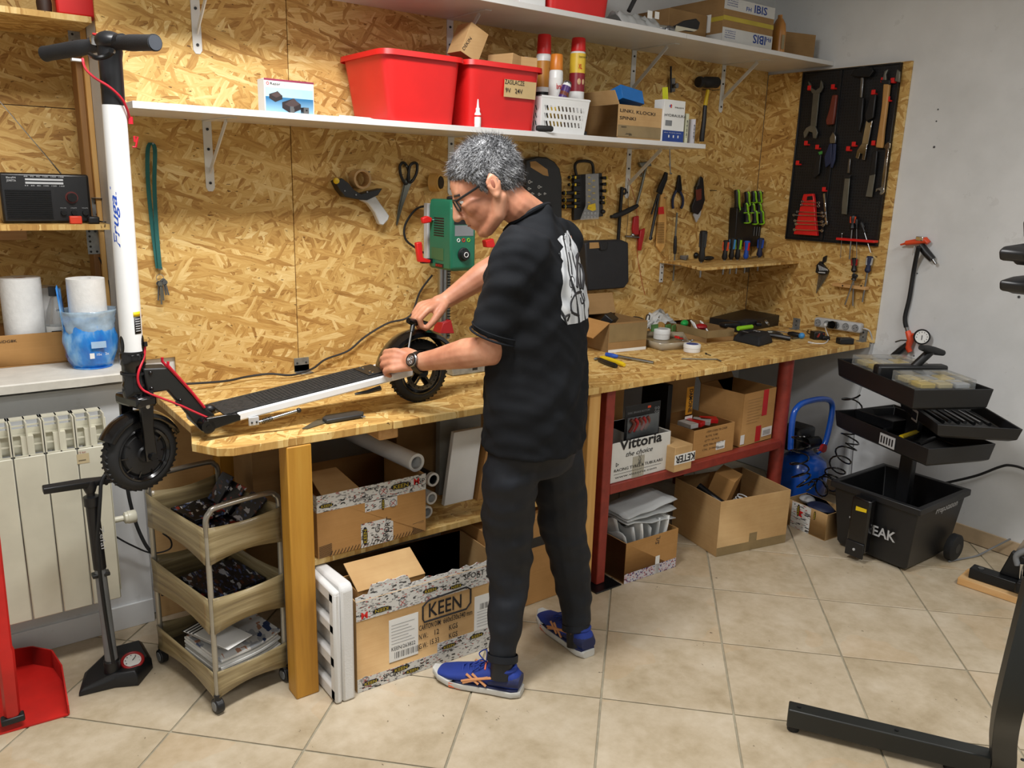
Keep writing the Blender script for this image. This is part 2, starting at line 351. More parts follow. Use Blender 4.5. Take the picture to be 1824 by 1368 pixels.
class Carton:
 """open or closed cardboard box: o = front-left-bottom corner, rz turn of its front edge, w along front, d deep, h high"""
 def __init__(s,name,label,o,rz,w,d,h,m=None,open_=True,lid=None,group=None,t=0.004,cat='cardboard box',flap=None):
  m=m or CARD;s.o=V(o);s.x=V((math.cos(rz),math.sin(rz),0));s.y=V((-math.sin(rz),math.cos(rz),0));s.z=Z_;s.w,s.d,s.h=w,d,h
  c=s.o+s.x*w/2+s.y*d/2;s.e=thing(name,label,cat,c,group);R=Rz(rz);b=MB()
  def bx(x0,x1,y0,y1,z0,z1):b.box(s.o+s.x*(x0+x1)/2+s.y*(y0+y1)/2+Z_*(z0+z1)/2,(x1-x0,y1-y0,z1-z0),R)
  if open_:
   bx(0,w,0,d,0,t);bx(0,w,0,t,t,h);bx(0,w,d-t,d,t,h);bx(0,t,t,d-t,t,h);bx(w-t,w,t,d-t,t,h)
  else:bx(0,w,0,d,0,h)
  s.body=b.build('box_body',m,s.e,bevel=0.0015,seg=1)
  s.m=m
 def pt(s,face,u,v,off=0.0006):
  if face=='f':return s.o+s.x*u+Z_*v-s.y*off
  if face=='r':return s.o+s.x*(s.w+off)+s.y*u+Z_*v
  if face=='l':return s.o-s.x*off+s.y*(s.d-u)+Z_*v
  return s.o+s.x*u+s.y*v+Z_*(s.h+off)
 def ax(s,face):return{'f':(s.x,Z_),'r':(s.y,Z_),'l':(-s.y,Z_),'t':(s.x,s.y)}[face]
 def q(s,face,u,v,w,h,m,name='sticker',off=0.0005):a,b=s.ax(face);return quad(s.e,s.pt(face,u,v,off),a,b,w,h,m,name=name)
 def t(s,face,u,v,st,h,m=None,w=None,off=0.0,rot=0,shear=0.0,lift=0.0012,name='lettering'):
  a,b=s.ax(face);r=math.radians(rot);a2=a*math.cos(r)+b*math.sin(r);b2=b*math.cos(r)-a*math.sin(r)
  return text(st,s.e,s.pt(face,u,v,lift),a2,b2,h,m or INK,w=w,off=off,shear=shear,name=name)
 def flap(s,side,length,ang,m=None,name='flap',a=0.0,b=1.0):
  """ang: 0 = flat outwards, 90 = straight up, 180 = folded inwards"""
  r=math.radians(ang)
  if side=='f':p,q,n=s.o+s.x*s.w*a,s.o+s.x*s.w*b,-s.y
  elif side=='b':p,q,n=s.o+s.y*s.d+s.x*s.w*a,s.o+s.y*s.d+s.x*s.w*b,s.y
  elif side=='l':p,q,n=s.o+s.y*s.d*a,s.o+s.y*s.d*b,-s.x
  else:p,q,n=s.o+s.x*s.w+s.y*s.d*a,s.o+s.x*s.w+s.y*s.d*b,s.x
  p=p+Z_*s.h;q=q+Z_*s.h;d=n*math.cos(r)+Z_*math.sin(r);nn=(q-p).cross(d).normalized()
  return MB().prism([p,q,q+d*length,p+d*length],nn*0.004).build(name,m or s.m,s.e,smooth=0)
def keen(parent,o,ux,uy,w,name='tape_badge',flip=False):
 """black lozenge with yellow word"""
 ux=V(ux).normalized();uy=V(uy).normalized();h=w*0.3;n=ux.cross(uy);o=V(o);c=o+ux*w/2+uy*h/2
 pts=[c+ux*(w/2*x)+uy*(h/2*y)for x,y in((-1,-.35),(-.7,-.8),(0,-1),(.7,-.8),(1,-.35),(1,.35),(.7,.8),(0,1),(-.7,.8),(-1,.35))]
 MB().prism(pts,n*0.0004).build(name,INK,parent,smooth=0)
 u2,v2=(-ux,-uy)if flip else(ux,uy)
 text('KEEN',parent,c-v2*h*0.3+n*0.0008,u2,v2,h*0.6,YELK,w=w*0.74,off=0.01,center=True)
YELK=mat('yellow_print','#b7a02c',0.5)
# ------------------------------------------------------------------ the room
YW,XR,ZB,YF=2.964,3.917,0.86,2.183
XL,YB=-1.7,-2.6
WP=2.978
fl=MB();fl.bb((XL,YB,-0.06),(XR+0.03,3.5,-0.004));FLOOR=struct(fl.build('floor',GROUT,smooth=0))
def clip(poly_,x0,x1,y0,y1):
 for ax,lim,sg in((0,x0,1),(0,x1,-1),(1,y0,1),(1,y1,-1)):
  out=[]
  for i in range(len(poly_)):
   a=poly_[i];b=poly_[(i+1)%len(poly_)];da=(a[ax]-lim)*sg;db=(b[ax]-lim)*sg
   if da>=0:out.append(a)
   if(da>=0)!=(db>=0):t=da/(da-db);out.append((a[0]+(b[0]-a[0])*t,a[1]+(b[1]-a[1])*t))
  poly_=out
  if not poly_:return[]
 return poly_
TS,TA=0.415,-0.7955;ca,sa=math.cos(TA),math.sin(TA);G0=(2.216,1.642);gap=0.0032;full=None
for i in range(-9,9):
 for j in range(-9,9):
  P=[]
  for(di,dj)in((0,0),(1,0),(1,1),(0,1)):
   a=TS*(i+di)+(gap if di==0 else-gap);b=TS*(j+dj)+(gap if dj==0 else-gap)
   P.append((G0[0]+a*ca-b*sa,G0[1]+a*sa+b*ca))
  cx=sum(p[0]for p in P)/4;cy=sum(p[1]for p in P)/4
  if cx<-0.9 or cy<-0.3:continue
  Q=clip(P,-1.3,XR-0.012,-0.6,2.93)
  if len(Q)<3:continue
  if len(Q)==4 and abs(Q[0][0]-P[0][0])<1e-9 and full is not None and all(abs(Q[k][0]-P[k][0])<1e-9 and abs(Q[k][1]-P[k][1])<1e-9 for k in range(4)):
   o=full.copy();COL.objects.link(o);o.location=full.location+V((cx-fullc[0],cy-fullc[1],0));continue
  o=MB().prism([V((p[0],p[1],-0.004))for p in Q],V((0,0,0.004))).build('tile',TILE,FLOOR,smooth=0,bevel=0.0012,seg=1)
  if full is None and len(Q)==4 and all(abs(Q[k][0]-P[k][0])<1e-9 for k in range(4)):full=o;fullc=(cx,cy)
b=MB();b.bb((0.58,WP,0),(XR+0.15,3.55,CEIL));b.bb((XL,3.45,0),(0.58,3.55,CEIL));b.bb((XL,2.925,0),(0.58,3.45,0.90))
WB=struct(b.build('wall_back',PLAS,smooth=0))
struct(MB().bb((XR,YB,0),(XR+0.15,WP,CEIL)).build('wall_right',PLAS,smooth=0));WR=bpy.data.objects['wall_right']
struct(MB().bb((XL-0.1,YB,0),(XL,3.55,CEIL)).build('wall_left',PLAS,smooth=0))
struct(MB().bb((XL,YB-0.1,0),(XR+0.15,YB,CEIL)).build('wall_front',PLAS,smooth=0))
struct(MB().bb((XL-0.1,YB-0.1,CEIL),(XR+0.15,3.55,CEIL+0.1)).build('ceiling',PLAS,smooth=0))
# lamps on the ceiling, each over its own light
for i,((lx,ly),pw)in enumerate(LAMPS):
 t=thing('ceiling_lamp',['white batten lamp over the workbench','white batten lamp nearer the right wall','white batten lamp behind the viewer'][i],'lamp',(lx,ly,CEIL),'ceiling batten lamps')
 MB().bb((lx-0.63,ly-0.17,CEIL-0.06),(lx+0.63,ly+0.17,CEIL)).build('housing',WMET,t,bevel=0.005)
 # window-board niche on the left
b=MB()
y0=2.858
zs=0.952
n=60
top=[(XL+(0.60-XL)*i/n)for i in range(n+1)]
fr=lambda x,k:y0+0.003*mnoise.noise((x*14,k,0))
for i in range(n):
 xa,xb=top[i],top[i+1]
 za,zb_=zs-0.03+0.004*mnoise.noise((xa*9,7,0)),zs-0.03+0.004*mnoise.noise((xb*9,7,0))
 b.add([(xa,y0,zs),(xb,y0,zs),(xb,3.449,zs),(xa,3.449,zs),(xa,fr(xa,1)-0.004,zs-0.004),(xb,fr(xb,1)-0.004,zs-0.004),(xa,fr(xa,2),za),(xb,fr(xb,2),zb_),(xb,2.925,zb_),(xa,2.925,za),(xa,3.449,0.9),(xb,3.449,0.9)],
 [(0,1,2,3),(4,5,1,0),(6,7,5,4),(9,8,7,6)])
b.build('sill',mat('sill_paint','#d6d3ca',0.6,var=0.08,scale=20,bump=0.3,bscale=60),WB,smooth=30)
def board(x0,x1,z0,z1,y=YW):return MB().bb((x0,y,z0),(x1,WP-0.001,z1)).build('osb_board',OSBW,WB,smooth=0,bevel=0.0012,seg=1)
XS=at(521,330,y=YW).x
b=MB();xn=at(313,650,y=YW).x;zn=at(290,638,y=YW).z
b.prism([(0.565,YW,zn),(xn,YW,zn),(xn,YW,0.80),(XS-0.0015,YW,0.80),(XS-0.0015,YW,2.235),(0.565,YW,2.235)],(0,WP-0.001-YW,0));b.build('osb_board',OSBW,WB,smooth=0,bevel=0.001,seg=1)
board(XS+0.0015,2.33,0.80,2.235);board(2.333,XR-0.016,0.80,2.235)
MB().bb((-1.2,3.42,0.952),(0.575,3.435,at(60,190,y=3.42).z)).build('osb_board',OSBW,WB,smooth=0)
MB().bb((-1.2,3.421,at(60,190,y=3.42).z+0.003),(0.575,3.436,2.6)).build('osb_board',OSBW,WB,smooth=0)
# OSB sheet on the right wall
yr=at(1625,108,x=XR-0.016).y;zr=at(1625,108,x=XR-0.016).z
MB().bb((XR-0.016,yr,ZB),(XR-0.001,YW-0.002,zr)).build('osb_board',OSBR,WR,smooth=0,bevel=0.001,seg=1)
b=MB();b.bb((XR-0.009,YB,0),(XR,YF+0.3,0.075));sk=struct(b.build('baseboard_right',SKIRT,smooth=0,bevel=0.002))
b=MB();b.bb((XL,2.915,0),(0.58,2.925,0.09));struct(b.build('baseboard_back',PLAS,smooth=0,bevel=0.002))
# holes in the plaster (wall plugs)
for u,v,r in((1671,195,.004),(1668,216,.004),(1664,262,.006),(1634,487,.004),(1628,634,.004),(1815,529,.007)):
 p=at(u,v,x=XR);MB().cyl(p,p-X_*0.001,r,n=10).build('wall_plug',GREY,WR)
 MB().cyl(p-X_*0.001,p-X_*0.0015,r*0.55,n=8).build('screw_hole',BLK,WR)
 # niche post and its shelves
PYN=3.22
pl=at(152,300,y=PYN).x
t=thing('niche_post','square pine post standing on the sill beside the scooter stem','post',(pl+0.03,3.26,zs))
MB().bb((pl,PYN,zs),(0.562,3.31,2.6)).build('post_timber',WDARK,t,bevel=0.003)
MB().bb((0.5625,3.2,zs),(0.579,3.3,2.6)).build('post_strip',WPINE,t,bevel=0.002)
for(nm,lab,zt,ye)in(('niche_shelf','OSB shelf in the niche carrying the black radio',at(100,400,y=3.0).z,3.0),('niche_shelf','topmost OSB shelf in the niche under the small red box',at(100,22,y=3.0).z,3.0)):
 t=thing(nm,lab,'shelf',(0.0,3.2,zt),'niche shelves')
 MB().prism([(-1.1,ye,zt-.018),(.561,ye,zt-.018),(.561,PYN-.002,zt-.018),(pl-.002,PYN-.002,zt-.018),(pl-.002,3.418,zt-.018),(-1.1,3.418,zt-.018)],(0,0,.018)).build('shelf_board',OSBT,t,smooth=0)
 if zt<1.7:MB().bb((-1.1,3.39,zt-0.075),(at(48,420,y=3.39).x,3.418,zt-0.02)).build('shelf_cleat',WPINEX,t,smooth=0)
def perf(u0,v0,u1,v1,y,nx,nz,lab,flat=0.03):
 a=at(u0,v1,y=y);c=at(u1,v0,y=y);x0,x1,z0,z1=a.x,c.x,a.z,c.z
 t=thing('perforated_bracket',lab,'bracket',((x0+x1)/2,y,z0))
 MB().bb((x0,y-0.002,z0),(x1,y,z1)).bb((x0,y-flat,z1-0.002),(x1,y-0.002,z1)).build('plate',GALV,t,bevel=0.0008,seg=1)
 for i in range(nx):
  for j in range(nz):
   if 0<i<nx-1 and 0<j<nz-1:continue
   x=x0+(x1-x0)*(i+0.5)/nx;z=z0+(z1-z0)*(j+0.5)/nz
   MB().cyl((x,y-0.0022,z),(x,y-0.0026,z),0.0042,n=8).build('hole',BLK,t)
 return t
perf(157,407,196,453,PYN-.001,4,5,'perforated steel angle bracket under the radio shelf');perf(124,48,178,92,PYN-.001,4,4,'perforated steel angle bracket under the topmost niche shelf')
perf(166,352,192,392,PYN-.001,2,2,'plain steel plate above the radio shelf behind the radio')
# white laminate shelves with brackets
ZT,ZL=2.22,1.774
xe=at(1257,262,y=2.604).x;xs0=at(236,185,y=2.604).x
t=thing('wall_shelf','white laminate wall shelf holding the two red bins','shelf',((xs0+xe)/2,2.78,ZL));MB().bb((xs0,2.604,ZL),(xe,YW,ZL+0.02)).build('shelf_board',WLAM,t,smooth=0,bevel=0.001,seg=1)
xm=at(1224,62,y=2.581).x
SH1=thing('wall_shelf','long grey-white top wall shelf under the plastic bag and saw','shelf',(1.4,2.78,ZT));MB().bb((-0.2+0.75,2.581,ZT),(xm-0.001,YW,ZT+0.02)).build('shelf_board',WLAM,SH1,smooth=0,bevel=0.001,seg=1)
t=thing('wall_shelf','right-hand length of the top wall shelf under the taped cartons','shelf',(3.4,2.78,ZT));MB().bb((xm+0.001,2.581,ZT),(XR-0.001,YW,ZT+0.02)).build('shelf_board',WLAM,t,smooth=0,bevel=0.001,seg=1)
def bracket(u,v,zt,lab,h=0.235,d=0.27):
 x=at(u,v,y=YW).x;y=YW;w_=0.03
 t=thing('shelf_bracket',lab,'bracket',(x,y,zt-h),'white steel shelf brackets')
 P=[(x-w_/2,y,zt),(x+w_/2,y,zt),(x+w_/2,y,zt-h+0.012),(x+w_/4,y,zt-h),(x-w_/4,y,zt-h),(x-w_/2,y,zt-h+0.012)]
 MB().prism(P,(0,-0.003,0)).build('upright_plate',WMET,t,bevel=0.0008,seg=1)
 MB().bb((x-w_/2,y-d,zt-0.003),(x+w_/2,y-0.003,zt)).build('shelf_arm',WMET,t,bevel=0.0008,seg=1)
 MB().bar((x,y-0.006,zt-h*0.72),(x,y-d*0.78,zt-0.006),0.018,0.004,up=X_).build('brace',WMET,t,bevel=0.0008,seg=1)
 for k in(0.12,0.4,0.88):MB().cyl((x,y-0.0032,zt-h*k),(x,y-0.006,zt-h*k),0.0048,n=10).build('screw',BLK,t)
bracket(371,270,ZL,'white triangular bracket nearest the teal lanyard under the lower shelf');bracket(803,270,ZL,'white triangular bracket partly behind the grey-haired head');bracket(1119,300,ZL,'white triangular bracket beside the yellow screwdriver rack')
bracket(349,40,ZT,'white bracket at the upper left under the top shelf');bracket(801,60,ZT,'white bracket behind the small brown box in the red bin');bracket(1128,120,ZT,'white bracket right of the spray cans under the top shelf');bracket(1287,150,ZT,'white bracket near the black pegboard under the top shelf')
# ------------------------------------------------------------------ workbench
XB0=0.555
bt=thing('workbench','long OSB workbench top on a wooden and red steel frame','workbench',(2.2,2.55,0))
XM=at(700,760,y=YF).x
ch=at(330,772,z=ZB);c2=at(395,800,z=ZB)
MB().prism([(at(300,700,z=ZB).x-0.045,YW-0.001,ZB-0.025),(XM-0.001,YW-0.001,ZB-0.025),(XM-0.001,YF,ZB-0.025),(0.672,YF,ZB-0.025),(0.635,YF+0.02,ZB-0.025),(0.588,YF+0.10,ZB-0.025),(at(300,700,z=ZB).x-0.045,2.45,ZB-0.025)],(0,0,0.025)).build('top_board',OSBT,bt,bevel=0.002)
MB().bb((XM+0.001,YF-0.004,ZB-0.025),(XR-0.018,YW-0.001,ZB)).build('top_board',OSBT,bt,smooth=0,bevel=0.002)
px0=at(516,1000,y=YF).x;px1=at(556,1000,y=YF).x
MB().bb((px0+0.004,YF-0.002,0),(px0+0.08,YF+0.066,ZB-0.026)).build('leg',WPOST,bt,bevel=0.004)
q=at(1053,900,y=YF+0.03).x
MB().bb((q-0.045,YF+0.02,0),(q+0.012,YF+0.10,ZB-0.026)).build('leg',WPINE,bt,bevel=0.003)
MB().bb((px0+0.004,2.85,0),(px0+0.085,2.93,ZB-0.026)).build('leg',WPOST,bt,bevel=0.004);MB().bb((q-0.06,2.85,0),(q+0.01,2.93,ZB-0.026)).build('leg',WPINE,bt,bevel=0.003)
bx_=at(693,778,y=YF+0.03);MB().bb((bx_.x-0.035,YF+0.03,ZB-0.068),(bx_.x+0.035,2.9,ZB-0.026)).build('cross_beam',WPINEY,bt,bevel=0.006)
ul=at(760,955,y=2.27);MB().bb((px0+0.09,2.27,ul.z),(q-0.06,2.9,ul.z+0.022)).build('lower_shelf',OSBT,bt,bevel=0.0015);ZU=ul.z+0.022
XQ=q
# red steel frame
r0=at(1066,900,y=YF+0.04).x
MB().bb((r0+0.004,YF+0.03,0.006),(r0+0.05,YF+0.08,ZB-0.026)).build('steel_leg',REDM,bt,bevel=0.004)
MB().bb((r0-0.04,YF-0.02,0),(r0+0.10,YF+0.12,0.006)).build('foot_plate',BLKM,bt,bevel=0.002)
R0,r1=r0,at(1394,740,y=YF+0.06).x
MB().cyl((r1,YF+0.07,0),(r1,YF+0.07,ZB-0.026),0.035,n=20).build('steel_leg',REDM,bt)
zr_=at(1230,835,y=YF+0.03).z
MB().bb((r0+0.05,YF+0.03,zr_-0.02),(r1-0.03,YF+0.075,zr_+0.02)).build('steel_rail',REDM,bt,bevel=0.003)
MB().bb((r0+0.05,YF+0.076,zr_+0.002),(r1+0.02,2.9,zr_+0.016)).build('lower_shelf',WDARK,bt,smooth=0);ZS=zr_+0.02
MB().bb((r0+0.004,2.85,0),(r0+0.05,2.9,ZB-0.026)).build('steel_leg',REDM,bt,bevel=0.004);MB().cyl((r1,2.86,0),(r1,2.86,ZB-0.026),0.03,n=16).build('steel_leg',REDM,bt)
# panels against the wall under the bench end
MB().bb((0.60,2.93,0),(0.84,2.97,0.82)).build('back_panel',CARDL,WB,smooth=0);MB().bb((0.845,2.93,0),(1.15,2.97,0.82)).build('back_panel',CARDL,WB,smooth=0)
for u,v,lab,wd in((537,652,'steel corner plate where bench meets wall by the board seam',0.06),(1419,576,'steel corner plate on the right wall left of the power strip',0.022),(1538,600,'steel corner plate at the right end of the bench',0.02)):
 if u<1000:
  x=at(u,v,y=YW).x;t=thing('corner_plate',lab,'bracket',(x,YW,ZB));b=MB().bb((x-wd/2,YW-0.003,ZB),(x+wd/2,YW-0.0005,ZB+0.055)).bb((x-wd/2,YW-0.05,ZB),(x+wd/2,YW-0.003,ZB+0.003));b.build('plate',GALV,t,bevel=0.0008,seg=1)
  for k in(-.3,.3):MB().cyl((x+wd*k,YW-0.003,ZB+0.035),(x+wd*k,YW-0.005,ZB+0.035),0.004,n=8).build('screw',DGREY,t)
 else:
  y=at(u,v,x=XR-0.016).y;t=thing('corner_plate',lab,'bracket',(XR-0.02,y,ZB));MB().bb((XR-0.019,y-wd,ZB),(XR-0.0165,y+wd,ZB+0.06)).bb((XR-0.05,y-wd,ZB),(XR-0.019,y+wd,ZB+0.003)).build('plate',GALV,t,bevel=0.0008,seg=1)
  for k in(.022,.045):MB().cyl((XR-0.019,y,ZB+k),(XR-0.021,y,ZB+k),0.004,n=8).build('screw',DGREY,t)
  # ------------------------------------------------------------------ electric scooter on the bench
SY=2.35
A0=at(203,189,y=SY);B0=at(236,630,y=SY);AX=(A0-B0).normalized()
def onax(v): # point on the steering axis at photo height v
 t=(v-189)/(630-189);return A0 .lerp(B0,t)
wc=at(250,806,y=SY);WR_=0.108
st=math.radians(20);SD=V((math.sin(st),-math.cos(st),0));SF=V((-math.cos(st),-math.sin(st),0))
sc=thing('kick_scooter','white and black electric kick scooter lying along the workbench','scooter',(0.9,SY,ZB))
MB().cyl(onax(630),onax(188),0.0285,n=28).build('stem_tube',WHT,sc)
MB().lathe([(0.0,0),(.027,0),(.027,.02),(.0272,(onax(112)-onax(188)).length),(.03,(onax(100)-onax(188)).length),(.026,(onax(80)-onax(188)).length),(0,(onax(80)-onax(188)).length)],onax(188),AX,28).build('stem_upper',BLK,sc)
MB().lathe([(.0,0),(.031,0),(.033,.01),(.033,.035),(.0305,.04),(.0305,.088),(.033,.092),(.033,.12),(.0295,.125),(0,.125)],onax(712),AX,28).build('head_tube',BLKG,sc)
for dv,r in((628,.031),(668,.0345)):MB().cyl(onax(dv),onax(dv)+AX*0.006,r,n=28).build('collar_ring',BLK,sc)
# lettering along the stem, mapped round the tube
tocam=(CAMP-onax(400));tocam-=AX*tocam.dot(AX);tocam.normalize();side=tocam.cross(AX).normalized()
if side.dot(RGT)>0:side=-side
tb=B0+(A0-B0)*((630-432)/441)
def wrap(x,y):
 a=math.radians(20)+y/0.0288;return tb+AX*x+(tocam*math.cos(a)+side*math.sin(a))*0.0289
text('Frugal',sc,(0,0,0),X_,Y_,0.017,mat('blue_print','#2450b8',0.4),w=0.155,off=0.012,shear=0.35,fn=wrap,name='stem_lettering')
def patch(v0,v1,a0,a1,m,nm,r=0.0289):
 p0,p1=onax(v1),onax(v0);b=MB();b.grid(lambda i,j:p0 .lerp(p1,j)+(tocam*math.cos(math.radians(a0+(a1-a0)*i))+side*math.sin(math.radians(a0+(a1-a0)*i)))*r,8,1);return b.build(nm,m,sc,solid=0.0006)
patch(549,558,-18,-62,YEL,'warning_label');patch(558,590,-20,-62,mat('label_black','#111114',0.5),'warning_label')
for k in range(6):patch(562+4.4*k,563.6+4.4*k,-26,-56,LGREY,'label_print',0.0292)
for a in(62,-78):
 p=onax(611);d=(tocam*math.cos(math.radians(a))+side*math.sin(math.radians(a)));b=MB();b.sph(p+d*0.027,(0.011,0.005,0.026),R=Matrix((d.cross(AX),d,AX)).transposed());b.build('side_reflector',BLKG,sc)
MB().box(onax(611)-side*0.034+tocam*0.012,(0.008,0.008,0.012)).build('cable_clip',BLK,sc)
# handlebar
hc=onax(86)
for sgn,nm in((1,'near'),(-1,'far')):
 e=at(276,76,y=2.165)if sgn>0 else at(80,96,y=2.54)
 d=(e-hc);L=d.length;d.normalize()
 MB().lathe([(0,.03),(.0165,.03),(.0175,.075),(.0185,.08),(.0195,.1),(.0185,L-.012),(.0195,L-.004),(.0195,L),(.0,L)],hc,d,20).build('grip',mat('grip_rubber','#1b1c1f',0.6,bump=0.5,bscale=400),sc)
 if sgn>0:MB().cyl(e,e+d*0.002,0.017,n=20).build('grip_cap',mat('cap_grey','#3b3f46',0.45),sc)
MB().cyl(hc-SD*0.075,hc+SD*0.06,0.0185,n=20).build('handlebar',BLK,sc)
MB().sph(hc+AX*0.004,(0.034,0.045,0.024)).build('stem_head',BLK,sc)
c=at(173,70,y=SY+0.02);ud=(AX*0.8-Y_*0.25).normalized();MB().lathe([(0,0),(.016,0),(.0165,.016),(.013,.021),(0,.022)],c-ud*0.012,ud,20).build('bell',CHROME,sc);MB().cyl(c+ud*0.0105,c+ud*0.0125,0.011,n=16).build('bell_badge',REDD,sc)
MB().tube(spline([at(160,97,y=SY-0.02),at(172,103,y=SY-0.05),at(190,100,y=SY-0.06),at(201,92,y=SY-0.08),at(198,90,y=SY-0.1)]),0.006).build('brake_lever',BLKM,sc)
MB().box(at(137,107,y=SY+0.05),(0.025,0.02,0.006)).build('throttle_tab',LGREY,sc)
MB().tube(spline([at(147,104,y=SY+0.0),at(152,122,y=SY-.01),at(168,138,y=SY-.02),at(195,155,y=SY-.034),at(216,175,y=SY-.034),at(226,194,y=SY-.025),at(231,212,y=SY-0.01)]),0.0032).build('brake_cable',REDC,sc)
MB().cyl(at(232,208,y=SY-.01),at(233,221,y=SY-.01),0.006,n=10).build('cable_stop',REDC,sc)
MB().tube([at(236,262,y=SY-.005),at(242,262,y=SY-.005),at(245,244,y=SY-.005),at(239,243,y=SY-.005),at(240,253,y=SY-.005)],0.003,6).build('bag_hook',REDC,sc)
MB().tube(spline([at(258,610,y=SY-.01),at(257,634,y=SY-.02),at(247,662,y=SY-.038),at(246,679,y=SY-.04),at(253,693,y=SY-.04),at(269,702,y=SY-.042),at(316,720,y=SY-.042),at(345,733,y=SY-.044),at(372,745,y=SY-.05)]),0.0032).build('brake_cable',REDC,sc)
# neck
np_=[(255,657),(298,655),(340,700),(364,725),(384,740),(361,770),(348,754),(322,722),(299,696),(263,701)]
b=MB();b.prism([at(u,v,y=SY-0.03)for u,v in np_],(0,0.06,0));b.build('neck_beam',mat('black_powdercoat','#1a1b1a',0.5),sc,bevel=0.004)
for q in(-0.031,0.031):
 MB().tube([at(u,v,y=SY-0.03)+Y_*(0.03+q)for u,v in((299,644),(299,651),(318,672),(342,699),(364,726))],0.0042,6).build('neck_trim',REDC,sc)
for u,v in((268,664),(270,692),(321,713)):p=at(u,v,y=SY-0.03);MB().sph(p,0.0055,10,6).build('neck_screw',BLKG,sc)
for u,v in((269,700),(316,719)):p=at(u,v,y=SY-0.038);MB().box(p,(0.010,0.012,0.012)).build('zip_tie',BLK,sc)
hp=at(371,760,y=SY-0.07);hr=0.021;hp.z=max(hp.z,ZB+hr+0.001)
MB().lathe([(0,0),(.019,0),(hr,.003),(hr,.15),(0,.15)],hp-Y_*0.005,Y_,24).build('hinge_barrel',BLKG,sc);MB().cyl(hp-Y_*0.006,hp-Y_*0.0075,0.007,n=6).build('hinge_bolt',BLKM,sc)
# deck
dn=SY-0.075
f0=at(424,740,y=dn);f1=at(424,747,y=dn);r0_=at(700,664,y=dn);r1_=at(700,681,y=dn);t0=(f0+f1)/2;t1=(r0_+r1_)/2
DD=(t1-t0).normalized();DN=DD.cross(Y_).normalized();DN=DN if DN.z>0 else-DN
def deckbox(a,b_,y0,y1,n0,n1):
 B=MB();p=t0+DD*a;q=t0+DD*b_;B.add([p+Y_*y0+DN*n0,q+Y_*y0+DN*n0,q+Y_*y1+DN*n0,p+Y_*y1+DN*n0,p+Y_*y0+DN*n1,q+Y_*y0+DN*n1,q+Y_*y1+DN*n1,p+Y_*y1+DN*n1],[(3,2,1,0),(4,5,6,7),(0,1,5,4),(1,2,6,5),(2,3,7,6),(3,0,4,7)]);return B
DL=(t1-t0).length
deckbox(0,DL,0,0.15,-0.013,0.013).build('deck',WHT,sc,bevel=0.005)
def matfn():
 t=NT('deck_rubber');v=t.coord((80,230,80));n=t.noise(v,1.0,1);t.base(t.ramp(n,[(0.42,'#141414'),(0.6,'#2b2a29')]));t.b.inputs['Roughness'].default_value=0.75;t.bump(n,0.9,0.003);return t.m
MATF=matfn()
deckbox(-0.035,DL*0.96,0.006,0.146,0.0131,0.0175).build('deck_mat',MATF,sc,bevel=0.001)
for k in range(46):a=0.07+0.0115*k;deckbox(a,a+0.006,0.02,0.132,0.0176,0.0188).build('mat_rib',MATF,sc,smooth=0)if a<DL*0.9 else None
for s0 in(0.0,0.13):
 b=MB();P=[at(u,v,y=dn)+Y_*s0 for u,v in((367,746),(420,736),(430,739),(430,749),(380,766))];b.prism(P,(0,0.02,0));b.build('hinge_arm',BLKG,sc,bevel=0.003)
MB().tube([at(u,v,y=SY+0.02)for u,v in((384,733),(408,726),(412,731),(404,733))],0.003,6).build('fold_latch',WMET,sc)
MB().sph(at(373,728,y=SY),(0.017,0.018,0.014)).build('neck_stop',BLK,sc)
# front fork and wheel
crown=onax(718)
b=MB()
for s_ in(-1,1):
 top=crown+SD*(0.047*s_)-AX*0.0;ax=wc+SD*(0.052*s_)
 mid=top.lerp(ax,0.5)+SF*0.004
 for(p,q,w0,w1)in((top+AX*0.01,mid,0.042,0.032),(mid,ax-AX*0.012,0.032,0.034)):
  d=(q-p).normalized();x=SF
  def rg(c,w):return[c+x*(w/2*i)+SD*(0.006*j)for i,j in((-1,-1),(1,-1),(1,1),(-1,1))]
  b.loft([rg(p,w0),rg(q,w1)])
fk=b.build('fork',BLKG,sc,bevel=0.003)
MB().box(crown,(0.06,0.11,0.032),Matrix((SF,SD,AX)).transposed()).build('fork_crown',BLKG,sc,bevel=0.008)
MB().cyl(wc+SD*0.06,wc-SD*0.06,0.006,n=10).build('axle',STEEL,sc)
MB().cyl(wc+SD*0.058,wc+SD*0.066,0.011,n=6).build('axle_nut',BLKM,sc)
p=crown+SD*0.053-AX*0.012;MB().cyl(p,p+SD*0.002,0.006,n=12).build('fork_bolt',CHROME,sc)
